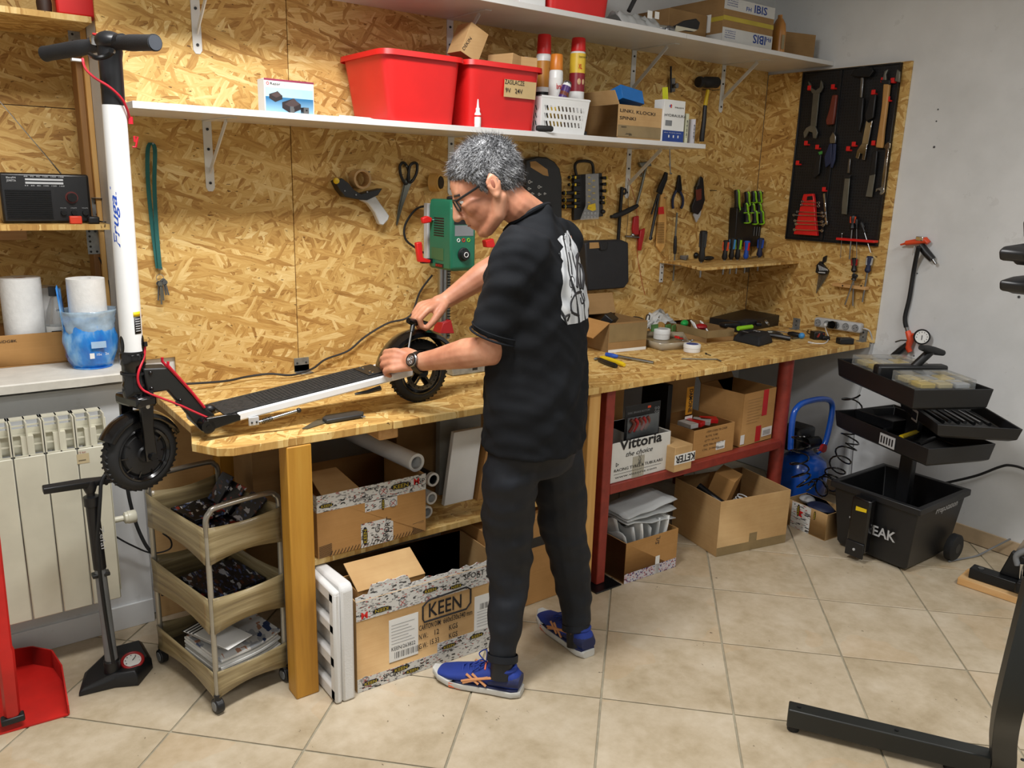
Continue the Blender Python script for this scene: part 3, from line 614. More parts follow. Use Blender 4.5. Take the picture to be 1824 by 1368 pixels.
def wheel(c,ax,r,hub,par):
 ty=MB();ty.torus(c,ax,r-0.024,0.024,48,12,1.02);T=ty.build('tyre',RUB,par)
 tr=MB();u,w_=basis(ax)
 for k in range(40):
  a=2*PI*k/40
  for s_ in(-1,1):
   p=c+(u*math.cos(a)+w_*math.sin(a))*(r-0.0024)+ax*(0.008*s_);tg=(-u*math.sin(a)+w_*math.cos(a));rad=(u*math.cos(a)+w_*math.sin(a));d=(ax*s_+tg*0.7).normalized()
   tr.box(p,(0.014,0.005,0.005),Matrix((d,rad.cross(d),rad)).transposed())
 tag(tr.build('tread',RUB,T),kind='stuff')
 rim=MB();rim.lathe([(r-.040,-.020),(r-.034,-.026),(r-.030,-.024),(r-.030,.024),(r-.034,.026),(r-.040,.020),(r-.042,.0),(r-.040,-.020)],c,ax,40);rim.build('rim',BLKG,par)
 if hub:
  MB().lathe([(0,-.03),(.02,-.03),(.024,-.024),(.058,-.02),(.064,-.014),(.064,.014),(.058,.02),(.024,.024),(.02,.03),(0,.03)],c,ax,36).build('hub_motor',BLK,par)
  for k in range(10):
   a=2*PI*k/10;rad=u*math.cos(a)+w_*math.sin(a);MB().bar(c+rad*0.05+ax*0.021,c+rad*0.075+ax*0.016,0.004,0.004,up=ax).build('hub_rib',BLKG,par)
 return u,w_
wheel(wc,SD,WR_,True,sc)
def fender(c,ax,fwd,r,a0,a1,wd,nm,flare=0.0):
 up=Z_;b=MB();n=28;prof=[(-1,-.012),(-.9,0),(-.45,.006),(0,.008),(.45,.006),(.9,0),(1,-.012)]
 rings=[]
 for i in range(n+1):
  a=math.radians(a0+(a1-a0)*i/n);rad=fwd*math.cos(a)+up*math.sin(a);rr=r+flare*(i/n)**4
  out=[c+rad*(rr+h)+ax*(wd/2*x)for x,h in prof];inn=[c+rad*(rr+h-0.003)+ax*(wd/2*x*0.97)for x,h in reversed(prof)]
  rings.append(out+inn)
 b.loft(rings);return b.build(nm,BLKG,sc)
fender(wc,SD,-SF,0.116,20,150,0.062,'front_fender')
rc=at(745,660,y=SY);rc.z=ZB+WR_+0.001
wheel(rc,-Y_,WR_,False,sc)
fender(rc,-Y_,X_,0.137,22,182,0.086,'rear_fender',0.01)
b=MB();b.lathe([(.062,-.001),(.047,-.001),(.047,.001),(.062,.001),(.062,-.001)],rc-Y_*0.03,Y_,40);b.build('brake_disc',STEEL,sc)
for k in range(20):a=2*PI*k/20;p=rc-Y_*0.0315+V((math.cos(a),0,math.sin(a)))*0.0545;MB().cyl(p,p-Y_*0.0006,0.0026,n=6).build('disc_hole',BLK,sc)
for k in range(5):
 a=2*PI*k/5+0.3;d=V((math.cos(a),0,math.sin(a)));MB().bar(rc-Y_*0.03+d*0.014,rc-Y_*0.03+d*0.05,0.008,0.002,up=Y_).build('disc_spoke',STEEL,sc)
 MB().bar(rc+d*0.012,rc+d*0.07,0.02,0.012,up=Y_).build('wheel_spoke',BLKG,sc)
MB().cyl(rc-Y_*0.04,rc+Y_*0.04,0.016,n=16).build('rear_hub',BLK,sc)
deckbox(DL-0.004,DL+0.075,-0.001,0.022,-0.012,0.012).build('rear_dropout',WHT,sc,bevel=0.004);deckbox(DL-0.004,DL+0.075,0.128,0.151,-0.012,0.012).build('rear_dropout',WHT,sc,bevel=0.004)
b=deckbox(DL-0.075,DL-0.01,0.02,0.13,0.018,0.022);b.build('fender_plate',BLK,sc,bevel=0.001)
for k in(0.03,0.05,0.10,0.12):p=t0+DD*(DL-0.055)+Y_*k+DN*0.022;MB().cyl(p,p+DN*0.003,0.004,n=8).build('plate_screw',CHROME,sc)
# kickstand
kp=at(452,750,y=dn-0.004);MB().box(kp,(0.03,0.008,0.026)).build('stand_bracket',LGREY,sc,bevel=0.002)
for q in(-1,1):MB().cyl(kp+V((0.007*q,-0.004,-0.003)),kp+V((0.007*q,-0.006,-0.003)),0.003,n=8).build('stand_bolt',DGREY,sc)
k0=at(462,752,y=dn-.006);k1=at(532,731,y=dn-0.03);k1 .z=max(k1 .z,ZB+.008);kd=(k1-k0).normalized()
MB().cyl(k0,k1,0.005,n=10).build('kickstand',STEEL,sc);MB().sph(k1,0.008,10,8).build('stand_tip',BLK,sc)
u,w_=basis(kd);MB().tube([k0+kd*(0.008+0.03*i/60)+(u*math.cos(i*0.75)+w_*math.sin(i*0.75))*0.008 for i in range(61)],0.0012,5).build('stand_spring',BLKM,sc)
MB().tube([at(632,702,y=2.29),at(655,698,y=2.28),at(678,691,y=2.275)],[.004,.007,.009],8).build('stand_lever',BLKG,sc)
# ------------------------------------------------------------------ radiator
ra=thing('radiator','cream sectional radiator under the plastered sill','radiator',(0.2,2.79,0.17))
zt,zb_,z1=at(100,772,y=2.75).z,at(108,1092,y=2.75).z,at(100,806,y=2.75).z
xr=at(217,1070,y=2.75).x;pit=0.0865
for k in range(9):
 x1=xr-pit*k;x0=x1-pit+0.003
 s_=MB().bb((x0,2.75,zb_),(x1,2.757,z1)).build('section_panel',CREAM,ra,bevel=0.004)
 b=MB();b.bb((x0,2.757,zb_+0.02),(x1,2.765,z1));b.bb((x0+0.025,2.76,zb_+0.01),(x1-0.025,2.83,zt));b.build('section_core',CREAM,ra,smooth=0)
 b=MB()
 for xx in(x0,(x0+x1)/2-0.002,x1-0.004):b.bb((xx,2.752,z1),(xx+0.004,2.835,zt+0.045))
 for j,z in enumerate((z1,z1+(zt-z1)*0.5,zt,zt+0.026)):b.bb((x0,2.752+0.012*j,z),(x1,2.757+0.012*j,z+0.004))
 b.bb((x0,2.80,zt+0.041),(x1,2.835,zt+0.045));b.bb((x0,2.785,z1),(x1,2.788,zt+0.02));b.build('section_grille',CREAM,ra,smooth=0)
MB().bb((xr+0.0005,2.753,zb_+0.03),(xr+0.0035,2.833,zt+0.03)).build('end_cap',CREAM,ra,bevel=0.002)
v0=at(205,926,y=2.79);MB().cyl((xr+0.002,2.79,v0 .z),(xr+0.035,2.79,v0 .z),0.01,n=12).build('valve_pipe',CREAM,ra)
MB().lathe([(.012,0),(.02,.004),(.02,.012),(.022,.014),(.022,.036),(.019,.04),(0,.04)],(xr+0.035,2.79,v0 .z),X_,18).build('valve_knob',CREAM,ra)
quad(ra,at(138,827,y=2.7495),X_,Z_,0.035,0.032,mat('note_tag','#c9b892',0.6),name='paper_tag')
text('15 kat.',ra,at(140,808,y=2.749),X_,Z_,0.006,mat('ink_red','#9a3a2a',0.6));text('#####',ra,at(140,822,y=2.749),X_,Z_,0.005,INK)
# ------------------------------------------------------------------ floor pump
PY=2.60;p0=at(199,1178,y=PY);p1=at(162,884,y=PY);pd=(p1-p0).normalized();PLn=(p1-p0).length
pm=thing('floor_pump','black and silver bicycle floor pump with a red-ringed gauge','pump',(p0 .x,PY,0))
q=at(187,1010,y=PY);lq=(q-p0).length
MB().lathe([(0,0),(.019,0),(.0165,lq),(0,lq)],p0,pd,20).build('barrel',GREY,pm);MB().lathe([(0,lq),(.0185,lq),(.0185,PLn-.03),(.022,PLn-.028),(.022,PLn),(.012,PLn+.002),(.012,PLn+.05),(0,PLn+.05)],p0,pd,20).build('upper_barrel',BLK,pm)
MB().lathe([(0.0,0),(.026,0),(.024,.05),(.019,.055),(0,.055)],p0-pd*0.045,pd,18).build('barrel_socket',BLK,pm)
MB().box(p0+pd*(lq-0.02),(0.05,0.03,0.012)).build('hose_clip',BLK,pm,bevel=0.003)
ht=p1+pd*0.045;h0=at(76,872,y=2.56);h0+=(ht.z-0.012-h0 .z)*Z_*0.0;hd=(h0-ht);
MB().loft([[ht-hd*0.55+V((0,a,b_))for a,b_ in((-.012,-.009),(.012,-.009),(.014,.004),(0,.012),(-.014,.004))],[ht+hd*0.1+V((0,a,b_))for a,b_ in((-.015,-.013),(.015,-.013),(.018,.006),(0,.016),(-.018,.006))],[h0+V((0,a,b_))for a,b_ in((-.014,-.012),(.014,-.012),(.017,.006),(0,.014),(-.017,.006))]]).build('handle',BLK,pm,bevel=0.003)
MB().lathe([(0,0),(.014,.003),(.02,.02),(.017,.04),(0,.05)],p1+pd*0.01,pd,14).build('handle_hub',BLK,pm)
hs=spline([p0+V((0.0,-.03,.01)),p0+pd*0.2+V((-0.005,-.028,0)),p0+pd*0.4+V((-.004,-.028,0)),p1+V((0.012,-.028,-.06)),p1+V((.022,-.02,.0)),p1+V((.03,-.01,.04)),p1+V((.045,.0,.06)),p1+V((.05,0.03,.02))]);MB().tube(hs,0.0055).build('hose',RUB,pm)
u_=RGT;text('Zefal',pm,p0+pd*(lq+0.145)+V((0.008,-.0192,0)),-pd,X_,0.013,LGREY,w=0.075)
b=MB();fz=lambda u,v:at(u,v,z=0)
ft=[fz(140,1242),fz(205,1226),fz(247,1222),fz(273,1190),fz(255,1160),fz(200,1172),fz(150,1208)]
ctr=sum(ft,V((0,0,0)))/7
hts=[0.022,0.045,0.05,0.05,0.055,0.05,0.026]
b.loft([[p+Z_*0.001 for p in ft],[p.lerp(ctr,0.02)+Z_*h*0.7 for p,h in zip(ft,hts)],[p.lerp(ctr,0.14)+Z_*h for p,h in zip(ft,hts)]]);b.build('base',BLK,pm,bevel=0.003)
g=at(236,1177,y=2.60);gn=(CAMP-g).normalized()*0.45+Z_*0.9;gn.normalize()
MB().lathe([(0,-.045),(.036,-.045),(.037,-.006),(.034,0),(0,0)],g,gn,24).build('gauge_body',BLK,pm);MB().torus(g+gn*0.002,gn,0.031,0.005,28,8).build('gauge_ring',REDD,pm);gf=MB().cyl(g+gn*0.001,g+gn*0.0025,0.028,n=24).build('gauge_face',PAPER,pm)
MB().bar(g+gn*0.003,g+gn*0.003+V((0.012,0.004,0.01)),0.002,0.001).build('gauge_needle',INK,gf)
for k in range(7):
 a=math.radians(200-220*k/6);uu,ww=basis(gn);p=g+gn*0.003+(V((1,0,0))*math.cos(a)+gn.cross(X_)*math.sin(a))*0.021;MB().box(p,(0.003,0.003,0.001)).build('gauge_mark',INK,gf)
 # ------------------------------------------------------------------ dustpan
dp=thing('dustpan','red long-handled dustpan standing on the tiles at the left edge','dustpan',(0.1,2.6,0))
fl_=[at(-40,1318,z=0.006),at(122,1272,z=0.006)];bk=[at(112,1215,z=0.006),at(95,1190,z=0.006),at(60,1183,z=0.006),at(-40,1200,z=0.006)]
P=[fl_[0],fl_[1]]+bk
MB().prism(P,(0,0,-0.005)).build('pan_floor',REDP,dp)
rim=[fl_[1]]+bk;b=MB()
hts=[0.03,0.06,0.065,0.065,0.065]
for i in range(len(rim)-1):
 a,c=rim[i],rim[i+1];n_=(c-a).cross(Z_).normalized()*0.004;b.add([a,c,c+Z_*hts[i+1],a+Z_*hts[i],a+n_,c+n_,c+n_+Z_*hts[i+1],a+n_+Z_*hts[i]],[(0,1,2,3),(7,6,5,4),(3,2,6,7),(0,3,7,4),(1,5,6,2),(0,4,5,1)])
b.build('pan_wall',REDP,dp)
h0=at(22,1272,z=0.05);h1=at(-8,1000,y=h0 .y+0.03);hd=(h1-h0).normalized()
def slab(c,w_,t_):return[c+V((x*w_,y*t_,0))for x,y in((-1,0),(-.7,-.8),(0,-1),(.7,-.8),(1,0),(.7,.8),(0,1),(-.7,.8))]
MB().loft([slab(h0-hd*0.008,.014,.010),slab(h0,.021,.014),slab(h0+hd*0.2,.022,.014),slab(h0+hd*0.2001+hd*0.01,.018,.012),slab(h1+hd*0.3,.017,.012)]).build('handle',REDP,dp)
MB().box(h0-hd*0.014,(0.06,0.03,0.02)).build('hinge_block',BLK,dp,bevel=0.004)
# ------------------------------------------------------------------ three-tier trolley
c0=V((0.606,2.258,0));ca_=(at(290,1175,z=0.02)+V((0.004,0.02,0))-c0);ca_.z=0;La=ca_.length;ca_.normalize();cb_=V((ca_.y,-ca_.x,0));Lb=0.235
tr_=thing('trolley','three-tier trolley with baskets bound in tan stretch wrap','trolley',c0+ca_*La/2+cb_*Lb/2)
zc=lambda v,u=385:at(u,v,y=c0 .y).z
tiers=[(zc(937,378),zc(1003,381)),(zc(1062,386),zc(1126,388)),(zc(1192,392),zc(1238,394))]
cor=[c0,c0+ca_*La,c0+ca_*La+cb_*Lb,c0+cb_*Lb]
ztop=tiers[0][0]
for p in cor:
 MB().cyl(p+Z_*0.055,p+Z_*(ztop+0.01),0.0085,n=12).build('upright',mat('trolley_tube','#a8a396',0.35,metal=0.4),tr_)
 cs=MB();cs.cyl(p+V((0,0,.024))-cb_*0.012,p+V((0,0,.024))+cb_*0.012,0.0235,n=20);w0=cs.build('caster',BLK,tr_,bevel=0.003)
 MB().cyl(p+V((0,0,.024))-cb_*0.0135,p+V((0,0,.024))+cb_*0.0135,0.015,n=16).build('caster_hub',GREY,w0);MB().cyl(p+Z_*0.04,p+Z_*0.062,0.012,n=12).build('caster_stem',BLK,w0)
rail=mat('trolley_rail','#9b968c',0.28,metal=0.7)
for e0,e1 in((cor[0],cor[3]),(cor[1],cor[2])):
 d=(e1-e0).normalized();z0=ztop;pts=[e0+Z_*(z0-0.03),e0+Z_*(z0+0.02),e0+d*0.012+Z_*(z0+0.04),e0+d*0.04+Z_*(z0+0.052),e1-d*0.04+Z_*(z0+0.052),e1-d*0.012+Z_*(z0+0.04),e1+Z_*(z0+0.02),e1+Z_*(z0-0.03)]
 MB().tube(spline(pts,4),0.0088,10).build('rail',rail,tr_)
for i,(za,zb2)in enumerate(tiers):
 b=MB();sag=0.006
 for k in range(4):
  p,q=cor[k],cor[(k+1)%4];n_=(q-p).cross(Z_).normalized()*-0.011;m_=10
  pts0=[p.lerp(q,j/m_)+n_*(1-0.7*math.sin(PI*j/m_))for j in range(m_+1)]
  b.grid(lambda s_,t_:pts0[int(round(s_*m_))]+Z_*(zb2+(za-zb2)*t_+(0.012*math.sin(PI*s_)*(1 if t_<.5 else-1)))+n_*(-0.25*math.sin(PI*t_)),m_,4)
 b.build('basket_wrap',WRAP,tr_,solid=0.002)
 MB().prism([p+Z_*(zb2+0.012)for p in cor],(0,0,0.006)).build('basket_floor',mat('basket_floor','#4b4436',0.6),tr_)
 # packs and catalogues in the trolley
PRD=printmat('print_dark','#15161a',[('#8a2a20',0.86),('#c7c9cc',0.88),('#4d5e86',0.93)],(70,40,50));PRD2=printmat('print_dark_b','#191a20',[('#b0b4bd',0.9),('#56301f',0.9),('#3a4c78',0.88)],(90,30,60))
PRW=printmat('print_white','#dfe0e0',[('#aeb3ba',0.82),('#33466e',0.94),('#b98a70',0.95)],(40,26,40))
def pack(nm,lab,cat,c,w_,d_,t_,rz,rx,ry,m,group):
 R=Matrix.Rotation(rz,3,'Z')@Matrix.Rotation(ry,3,'Y')@Matrix.Rotation(rx,3,'X');o=MB().box(c,(w_,d_,t_),R).build(nm,m,bevel=0.001,seg=1);tag(o,lab,cat,group);return o
ang=math.atan2(cb_.y,cb_.x);mid=c0+ca_*La/2+cb_*Lb/2
zt0=tiers[0][1]+0.024
for k,(a,b_,w_,d_,h,rz,rx,lab)in enumerate(((.0,-.1,.20,.15,.0,.08,0,'flat dark printed blister pack at the front of the trolley top tier'),(.0,.06,.20,.16,.0,-.06,.04,'dark printed pack in the middle of the trolley top tier'),(.02,.09,.16,.15,.022,.05,.04,'dark red-dotted pack under the leaning ones in the top tier'))):
 pack('blister_pack',lab,'packaging',mid+cb_*a+ca_*b_+Z_*(zt0+0.004+h),w_,d_,0.012,ang+rz,rx*0,0,(PRD,PRD2,PRD)[k],'packs in the trolley top tier')
for k,(a,b_,tl,lab)in enumerate(((.08,.12,.95,'dark pack leaning highest at the back of the trolley top tier'),(.11,.06,.8,'dark blue-streaked pack leaning beside the trolley rail'),(.13,-.02,.7,'dark pack leaning against the right side of the trolley'))):
 pack('blister_pack',lab,'packaging',mid+cb_*0.085+ca_*(b_-.01-.04*(k==2))+Z_*(zt0+0.06+.015*(k==0)),.10,.09-.02*(k==0),0.006,ang,0.0,-tl,(PRD2,PRD,PRD2)[k],'packs in the trolley top tier')
zt1=tiers[1][1]+0.024
for k in range(4):
 pack('magazine',['dark magazine lowest in the middle trolley tier','dark magazine second from below in the middle tier','dark magazine third from below in the middle tier','uppermost dark magazine in the middle trolley tier'][k],'magazine',mid+cb_*(0.0+.02*(k%2))+ca_*(.01*k-.03)+Z_*(zt1+.004+.011*k),.185,.20,.009,ang+.02*(k-1.5),0,0,(PRD,PRD2)[k%2],'magazines in the middle tier')
zt2=tiers[2][1]+0.02
for k in range(9):
 c=mid+cb_*(.006+.003*(k%3))+ca_*(-.055+.006*math.sin(k*2.1))+Z_*(zt2+.004+.0085*k);nx=10;rz=ang+0.03;d=V((math.cos(rz),math.sin(rz),0));e=V((-d.y,d.x,0))
 b=MB();b.loft([[c+d*(.105*s_)+e*yy+Z_*(zz+0.018*max(0,s_)**2)for yy,zz in((-.105,0),(.105,0),(.105,.007),(-.105,.007))]for s_ in[i/5-1 for i in range(11)]]);o=b.build('catalogue',PRW if k==8 else PAPER,smooth=60);tag(o,['white catalogue at the very bottom of the lowest tier pile','white catalogue second from the bottom of the pile','white catalogue third from the bottom of the pile','white catalogue fourth from the bottom of the pile','white catalogue in the middle of the lowest tier pile','white catalogue fourth from the top of the pile','white catalogue third from the top of the pile','white catalogue second from the top of the pile','topmost white catalogue with a printed cover in the lowest tier'][k],'catalogue','catalogues in the lowest tier')
for k in range(8):
 c=mid-cb_*0.045+ca_*(-.02-.012*k)+Z_*(zt2+.098+.0035*k);pack('leaflet',['black and white leaflet nearest the trolley corner upright','black and white leaflet second from the trolley corner','black and white leaflet third from the trolley corner','black and white leaflet fourth from the trolley corner','black and white leaflet fifth from the trolley corner','black and white leaflet sixth from the trolley corner','black and white leaflet seventh from the trolley corner','black and white leaflet farthest from the trolley corner'][7-k],'leaflet',c,.10,.15,.0022,ang+.25,.05,.0,PAPER if k%2 else BLK,'leaflets in the lowest tier')
 # ------------------------------------------------------------------ things in the window niche
zsh=at(100,400,y=3.0).z
ra_x0=at(1,350,y=3.06).x;ra_x1=at(161,350,y=3.06).x;ry=3.06;rh=at(80,309,y=ry).z-zsh
rd=thing('radio','black tabletop radio with a raised telescopic antenna','radio',((ra_x0+ra_x1)/2,ry+0.05,zsh))
MB().bb((ra_x0,ry,zsh+0.001),(ra_x1,ry+0.10,zsh+rh)).build('cabinet',mat('radio_black','#17120f',0.3),rd,bevel=0.008,seg=3)
RW=ra_x1-ra_x0;fy=ry-0.0005
f_=lambda a,b_:V((ra_x0+RW*a,fy,zsh+rh*b_))
MB().bb((ra_x0+RW*.02,fy-.002,zsh+rh*.05),(ra_x1-RW*.03,fy,zsh+rh*.95)).build('face_plate',BLK,rd,bevel=0.001,seg=1)
for k in range(14):MB().bb(f_(.05,.1+.042*k)-Y_*.005,f_(.55,.1+.042*k+.024)-Y_*.002).build('grille_slat',BLKM,rd,smooth=0)
MB().bb(f_(.28,.79)-Y_*.003,f_(.70,.83)-Y_*.002).build('dial_strip',LGREY,rd,smooth=0);MB().bb(f_(.28,.86)-Y_*.003,f_(.70,.895)-Y_*.002).build('dial_strip',LGREY,rd,smooth=0)
text('88  92  96  100  104  108',rd,f_(.27,.925)-Y_*.003,X_,Z_,0.0035,LGREY,w=RW*.44);text('53  60  80  100  120  160',rd,f_(.27,.745)-Y_*.003,X_,Z_,0.0035,LGREY,w=RW*.44)
text('JONITTA',rd,f_(.08,.83)-Y_*.003,X_,Z_,0.006,LGREY,w=RW*.1,off=.01);text('EltraFM',rd,f_(.08,.89)-Y_*.003,X_,Z_,0.005,LGREY,w=RW*.1,off=.01)
c=f_(.78,.53);MB().cyl(c-Y_*.002,c-Y_*.004,.019,n=24).build('knob_ring',mat('ring_red','#5a201c',0.4),rd);MB().cyl(c-Y_*.002,c-Y_*.016,.0155,.014,n=24).build('tuning_knob',BLKG,rd)
for k in(.67,.79,.92):c=f_(k,.22);MB().cyl(c-Y_*.002,c-Y_*.012,.009,.008,n=16).build('knob',BLKG,rd);text('VOLUME',rd,c+V((-.009,-.003,.014)),X_,Z_,.0026,LGREY,w=.018)
a0=at(108,302,y=ry+0.07);a0 .z=zsh+rh;a1=at(-6,174,y=ry+0.07)
MB().cyl(a0,a0 .lerp(a1,.4),.0024,n=8).build('antenna',CHROME,rd);MB().cyl(a0 .lerp(a1,.4),a1,.0017,n=8).build('antenna',CHROME,rd)
q=at(135,395,y=3.02);MB().box((q.x,3.02,zsh+.0135),(.036,.02,.025)).build('orange_case',mat('orange_red','#d8432a',0.35),None,bevel=.003);tag(bpy.data.objects['orange_case'],'small orange-red plastic case in front of the radio knobs','case')
bc=at(168,390,y=3.03);t=thing('charger_puck','black power adapter with its cord on the radio shelf behind the stem','adapter',(bc.x,3.03,zsh));MB().box((bc.x-.004,3.025,zsh+.0125),(.034,.03,.024)).build('adapter_body',BLK,t,bevel=.005);MB().tube(spline([(bc.x+.012,3.03,zsh+.008),(bc.x+.028,3.02,zsh+.006),(bc.x+.035,3.04,zsh+.005)]),.0025).build('cord',BLK,t)
# red box on the topmost niche shelf
zt_=at(100,22,y=3.0).z;x0=at(98,10,y=3.02).x;x1=at(197,10,y=3.02).x
tag(MB().loft([[(x0+.004,3.02,zt_+.001),(x1-.003,3.02,zt_+.001),(x1-.003,3.095,zt_+.001),(x0+.004,3.095,zt_+.001)],[(x0,3.01,zt_+.15),(x1,3.01,zt_+.15),(x1,3.095,zt_+.15),(x0,3.095,zt_+.15)]]).build('storage_bin',RED,bevel=.006),'small red bin on the topmost niche shelf','bin')
bl=at(86,6,y=3.06);tag(MB().lathe([(0,0),(.02,0),(.022,.03),(.018,.06),(0,.07)],(bl.x-.012,3.06,zt_+.001),Z_,14).build('spool',mat('dark_brown','#3a2418',.6)),'dark brown spool beside the small red bin','spool')
# paper rolls, bottle, carton tray and packet on the sill
TOW=mat('paper_towel','#e4e4e2',0.85,var=.04,scale=60,bump=.5,bscale=90)
yb_=at(60,650,z=zs).y
tray=Carton('carton_tray','low brown cardboard tray on the plastered sill',at(-60,662,z=zs),0.0,0.30,0.19,0.0,CARD,t=.004)if False else None
f0=at(134,644,z=zs);yf_=f0 .y;hb=at(134,589,y=yf_).z-zs
tray=Carton('carton_tray','low brown cardboard tray on the plastered sill',(f0 .x-.42,yf_,zs+.0005),0.0,.42,3.38-yf_,hb,CARD)
tray.t('f',.42-.218,hb*.78,'6IDG8K',.009,w=.052)
def roll(nm,lab,u0,u1,vt,y,z0,r,m=TOW):
 cx=(at(u0,vt,y=y).x+at(u1,vt,y=y).x)/2;zt2_=at((u0+u1)/2,vt,y=y).z
 t=thing(nm,lab,'paper roll',(cx,y,z0));MB().lathe([(.02,0),(r,0),(r,zt2_-z0),(.02,zt2_-z0),(.02,0)],(cx,y,z0),Z_,36).build('paper',m,t);MB().lathe([(.018,.002),(.0199,.002),(.0199,zt2_-z0-.001),(.018,zt2_-z0-.001),(.018,.002)],(cx,y,z0),Z_,24).build('core',CARD,t);return cx
zi=zs+.005
roll('paper_roll','white paper towel roll standing in the cardboard tray',1,67,494,yf_+.078,zi,.062)
roll('paper_roll','white paper roll standing behind the clear bottle',50,88,494,yf_+.07+.0,zi,.0)if False else None
x2=at(66,540,y=yf_+.2).x;t=thing('paper_roll','white paper roll half hidden behind the clear bottle','paper roll',(x2+.02,yf_+.20,zi));MB().lathe([(.012,0),(.045,0),(.045,.235),(.012,.235),(.012,0)],(x2+.02,yf_+.20,zi),Z_,28).build('paper',TOW,t)
bx2=at(100,560,y=yf_+.045).x;by=yf_+.047;H=at(90,511,y=by).z-zi
t=thing('bottle','clear bottle with a black cap and white label in the tray','bottle',(bx2,by,zi));MB().lathe([(0,0),(.031,0),(.034,.006),(.034,H*.52),(.029,H*.66),(.015,H*.82),(.0125,H*.86),(.0125,H*.9),(0,H*.9)],(bx2,by,zi),Z_,28).build('bottle_body',PLASTIC,t);MB().cyl((bx2,by,zi+H*.88),(bx2,by,zi+H),.0165,n=20).build('cap',BLK,t)
MB().lathe([(.0344,H*.15),(.0346,H*.15),(.0346,H*.47),(.0344,H*.47)],(bx2,by,zi),Z_,28).build('bottle_label',PAPER,t);MB().box((bx2-.008,by-.0345,zi+H*.4),(.03,.001,.009)).build('label_print',INK,t)
# blue packet with a roll
px_=at(160,600,y=yf_-.095).x;pz=zs+.001;py=yf_-.1
t=thing('towel_packet','blue and clear plastic packet holding a white paper roll','packet',(px_,py,zs));top=at(160,495,y=py).z
MB().lathe([(.018,.05),(.058,.05),(.058,top-pz),(.018,top-pz),(.018,.05)],(px_+.002,py,pz),Z_,32).build('paper',TOW,t)
def wrapm():
 m=NT('packet_film');v=m.coord((14,14,7));n=m.noise(v,1,4);m.base(m.ramp(n,[(.3,'#1258b8'),(.5,'#2f86d6'),(.66,'#8ec0e8'),(.78,'#dfe8ee')]));m.b.inputs['Roughness'].default_value=.18;m.bump(n,.8,.006);m.b.inputs['Coat Weight'].default_value=.5;return m.m
BF=wrapm()
def bag(rf,zf,m,nm,n=36,k=10):
 b=MB();rs=[]
 for j in range(k+1):
  s_=j/k;ring=[]
  for i in range(n):
   a=2*PI*i/n;w_=.005*mnoise.noise((math.cos(a)*3,math.sin(a)*3,s_*5))+.004*math.sin(a*7+s_*6)*s_
   ring.append(V((px_+math.cos(a)*(rf(s_)+w_),py+math.sin(a)*(rf(s_)+w_)*.92,pz+zf(s_))))
  rs.append(ring)
 b.loft(rs,cap=False);return b.build(nm,m,t,solid=.0008,smooth=60)
bag(lambda s_:.063+.02*math.sin(PI*s_),lambda s_:.004+.17*s_,BF,'film');bag(lambda s_:.076+.012*s_*s_,lambda s_:.11+.085*s_,mat('film_clear','#bcd6ea',.12,alpha=.6,var=.2,scale=25,coat=.5),'torn_film')
b=MB();b.grid(lambda i,j:V((px_-.08-.01*j+.02*i,py-.02+.05*i,pz+.12+.15*j+.01*math.sin(i*6))),4,4);b.build('film_flap',BF,t,solid=.0008)
MB().lathe([(.0,0),(.063,0),(.063,.004),(0,.004)],(px_,py,pz),Z_,24).build('film_base',BF,t)
quad(t,(px_-.012,py-.083,pz+.075),X_,Z_,.045,.022,mat('pale_print','#a9c8e6',.4),t=.001);text('10x',t,(px_+.002,py-.084,pz+.05),X_,Z_,.008,PAPER);text('2x',t,(px_+.028,py-.08,pz+.05),X_,Z_,.008,PAPER);MB().box((px_-.012,py-.083,pz+.05),(.014,.001,.018)).build('pictogram',PAPER,t)
# lanyard with keys
t=thing('key_lanyard','teal lanyard with a bunch of keys hanging on the OSB wall','lanyard',at(286,560,y=YW))
yk=YW-.012
MB().cyl(at(270,256,y=YW),at(270,256,y=YW)-Y_*.02,.003,n=8).build('nail',STEEL,t)
L1=[at(u,v,y=yk)for u,v in((268,254),(263,270),(264,330),(272,410),(281,478))];L2=[at(u,v,y=yk-.006)for u,v in((270,254),(276,268),(275,330),(279,410),(285,478))]
for L_ in(L1,L2):
 S_=spline(L_,5);b=MB();b.loft([[p+V((x,y,0))for x,y in((-.0065,-.0012),(.0065,-.0012),(.0065,.0012),(-.0065,.0012))]for p in S_]);b.build('strap',TEAL,t)
MB().box(at(285,478,y=yk),(.014,.012,.01)).build('crimp',STEEL,t,bevel=.001);MB().torus(at(285,495,y=yk-.003),Y_,.012,.0014,20,6).build('key_ring',CHROME,t)
for k,(u,v,l,a)in enumerate(((283,505,.058,-.1),(288,503,.062,.03),(291,500,.05,.12),(286,506,.07,-.02),(294,503,.045,.2))):
 p=at(u,v,y=yk-.004-.003*k);d=V((math.sin(a),0,-math.cos(a)));n_=V((d.z,0,-d.x));b=MB();b.lathe([(0,0),(.0085,0),(.0085,.002),(0,.002)],p,Y_,14);b.bar(p+Y_*.001+d*.006,p+Y_*.001+d*l,.002,.0055,up=n_);b.build('key',(STEEL,STEELD)[k%2],t)
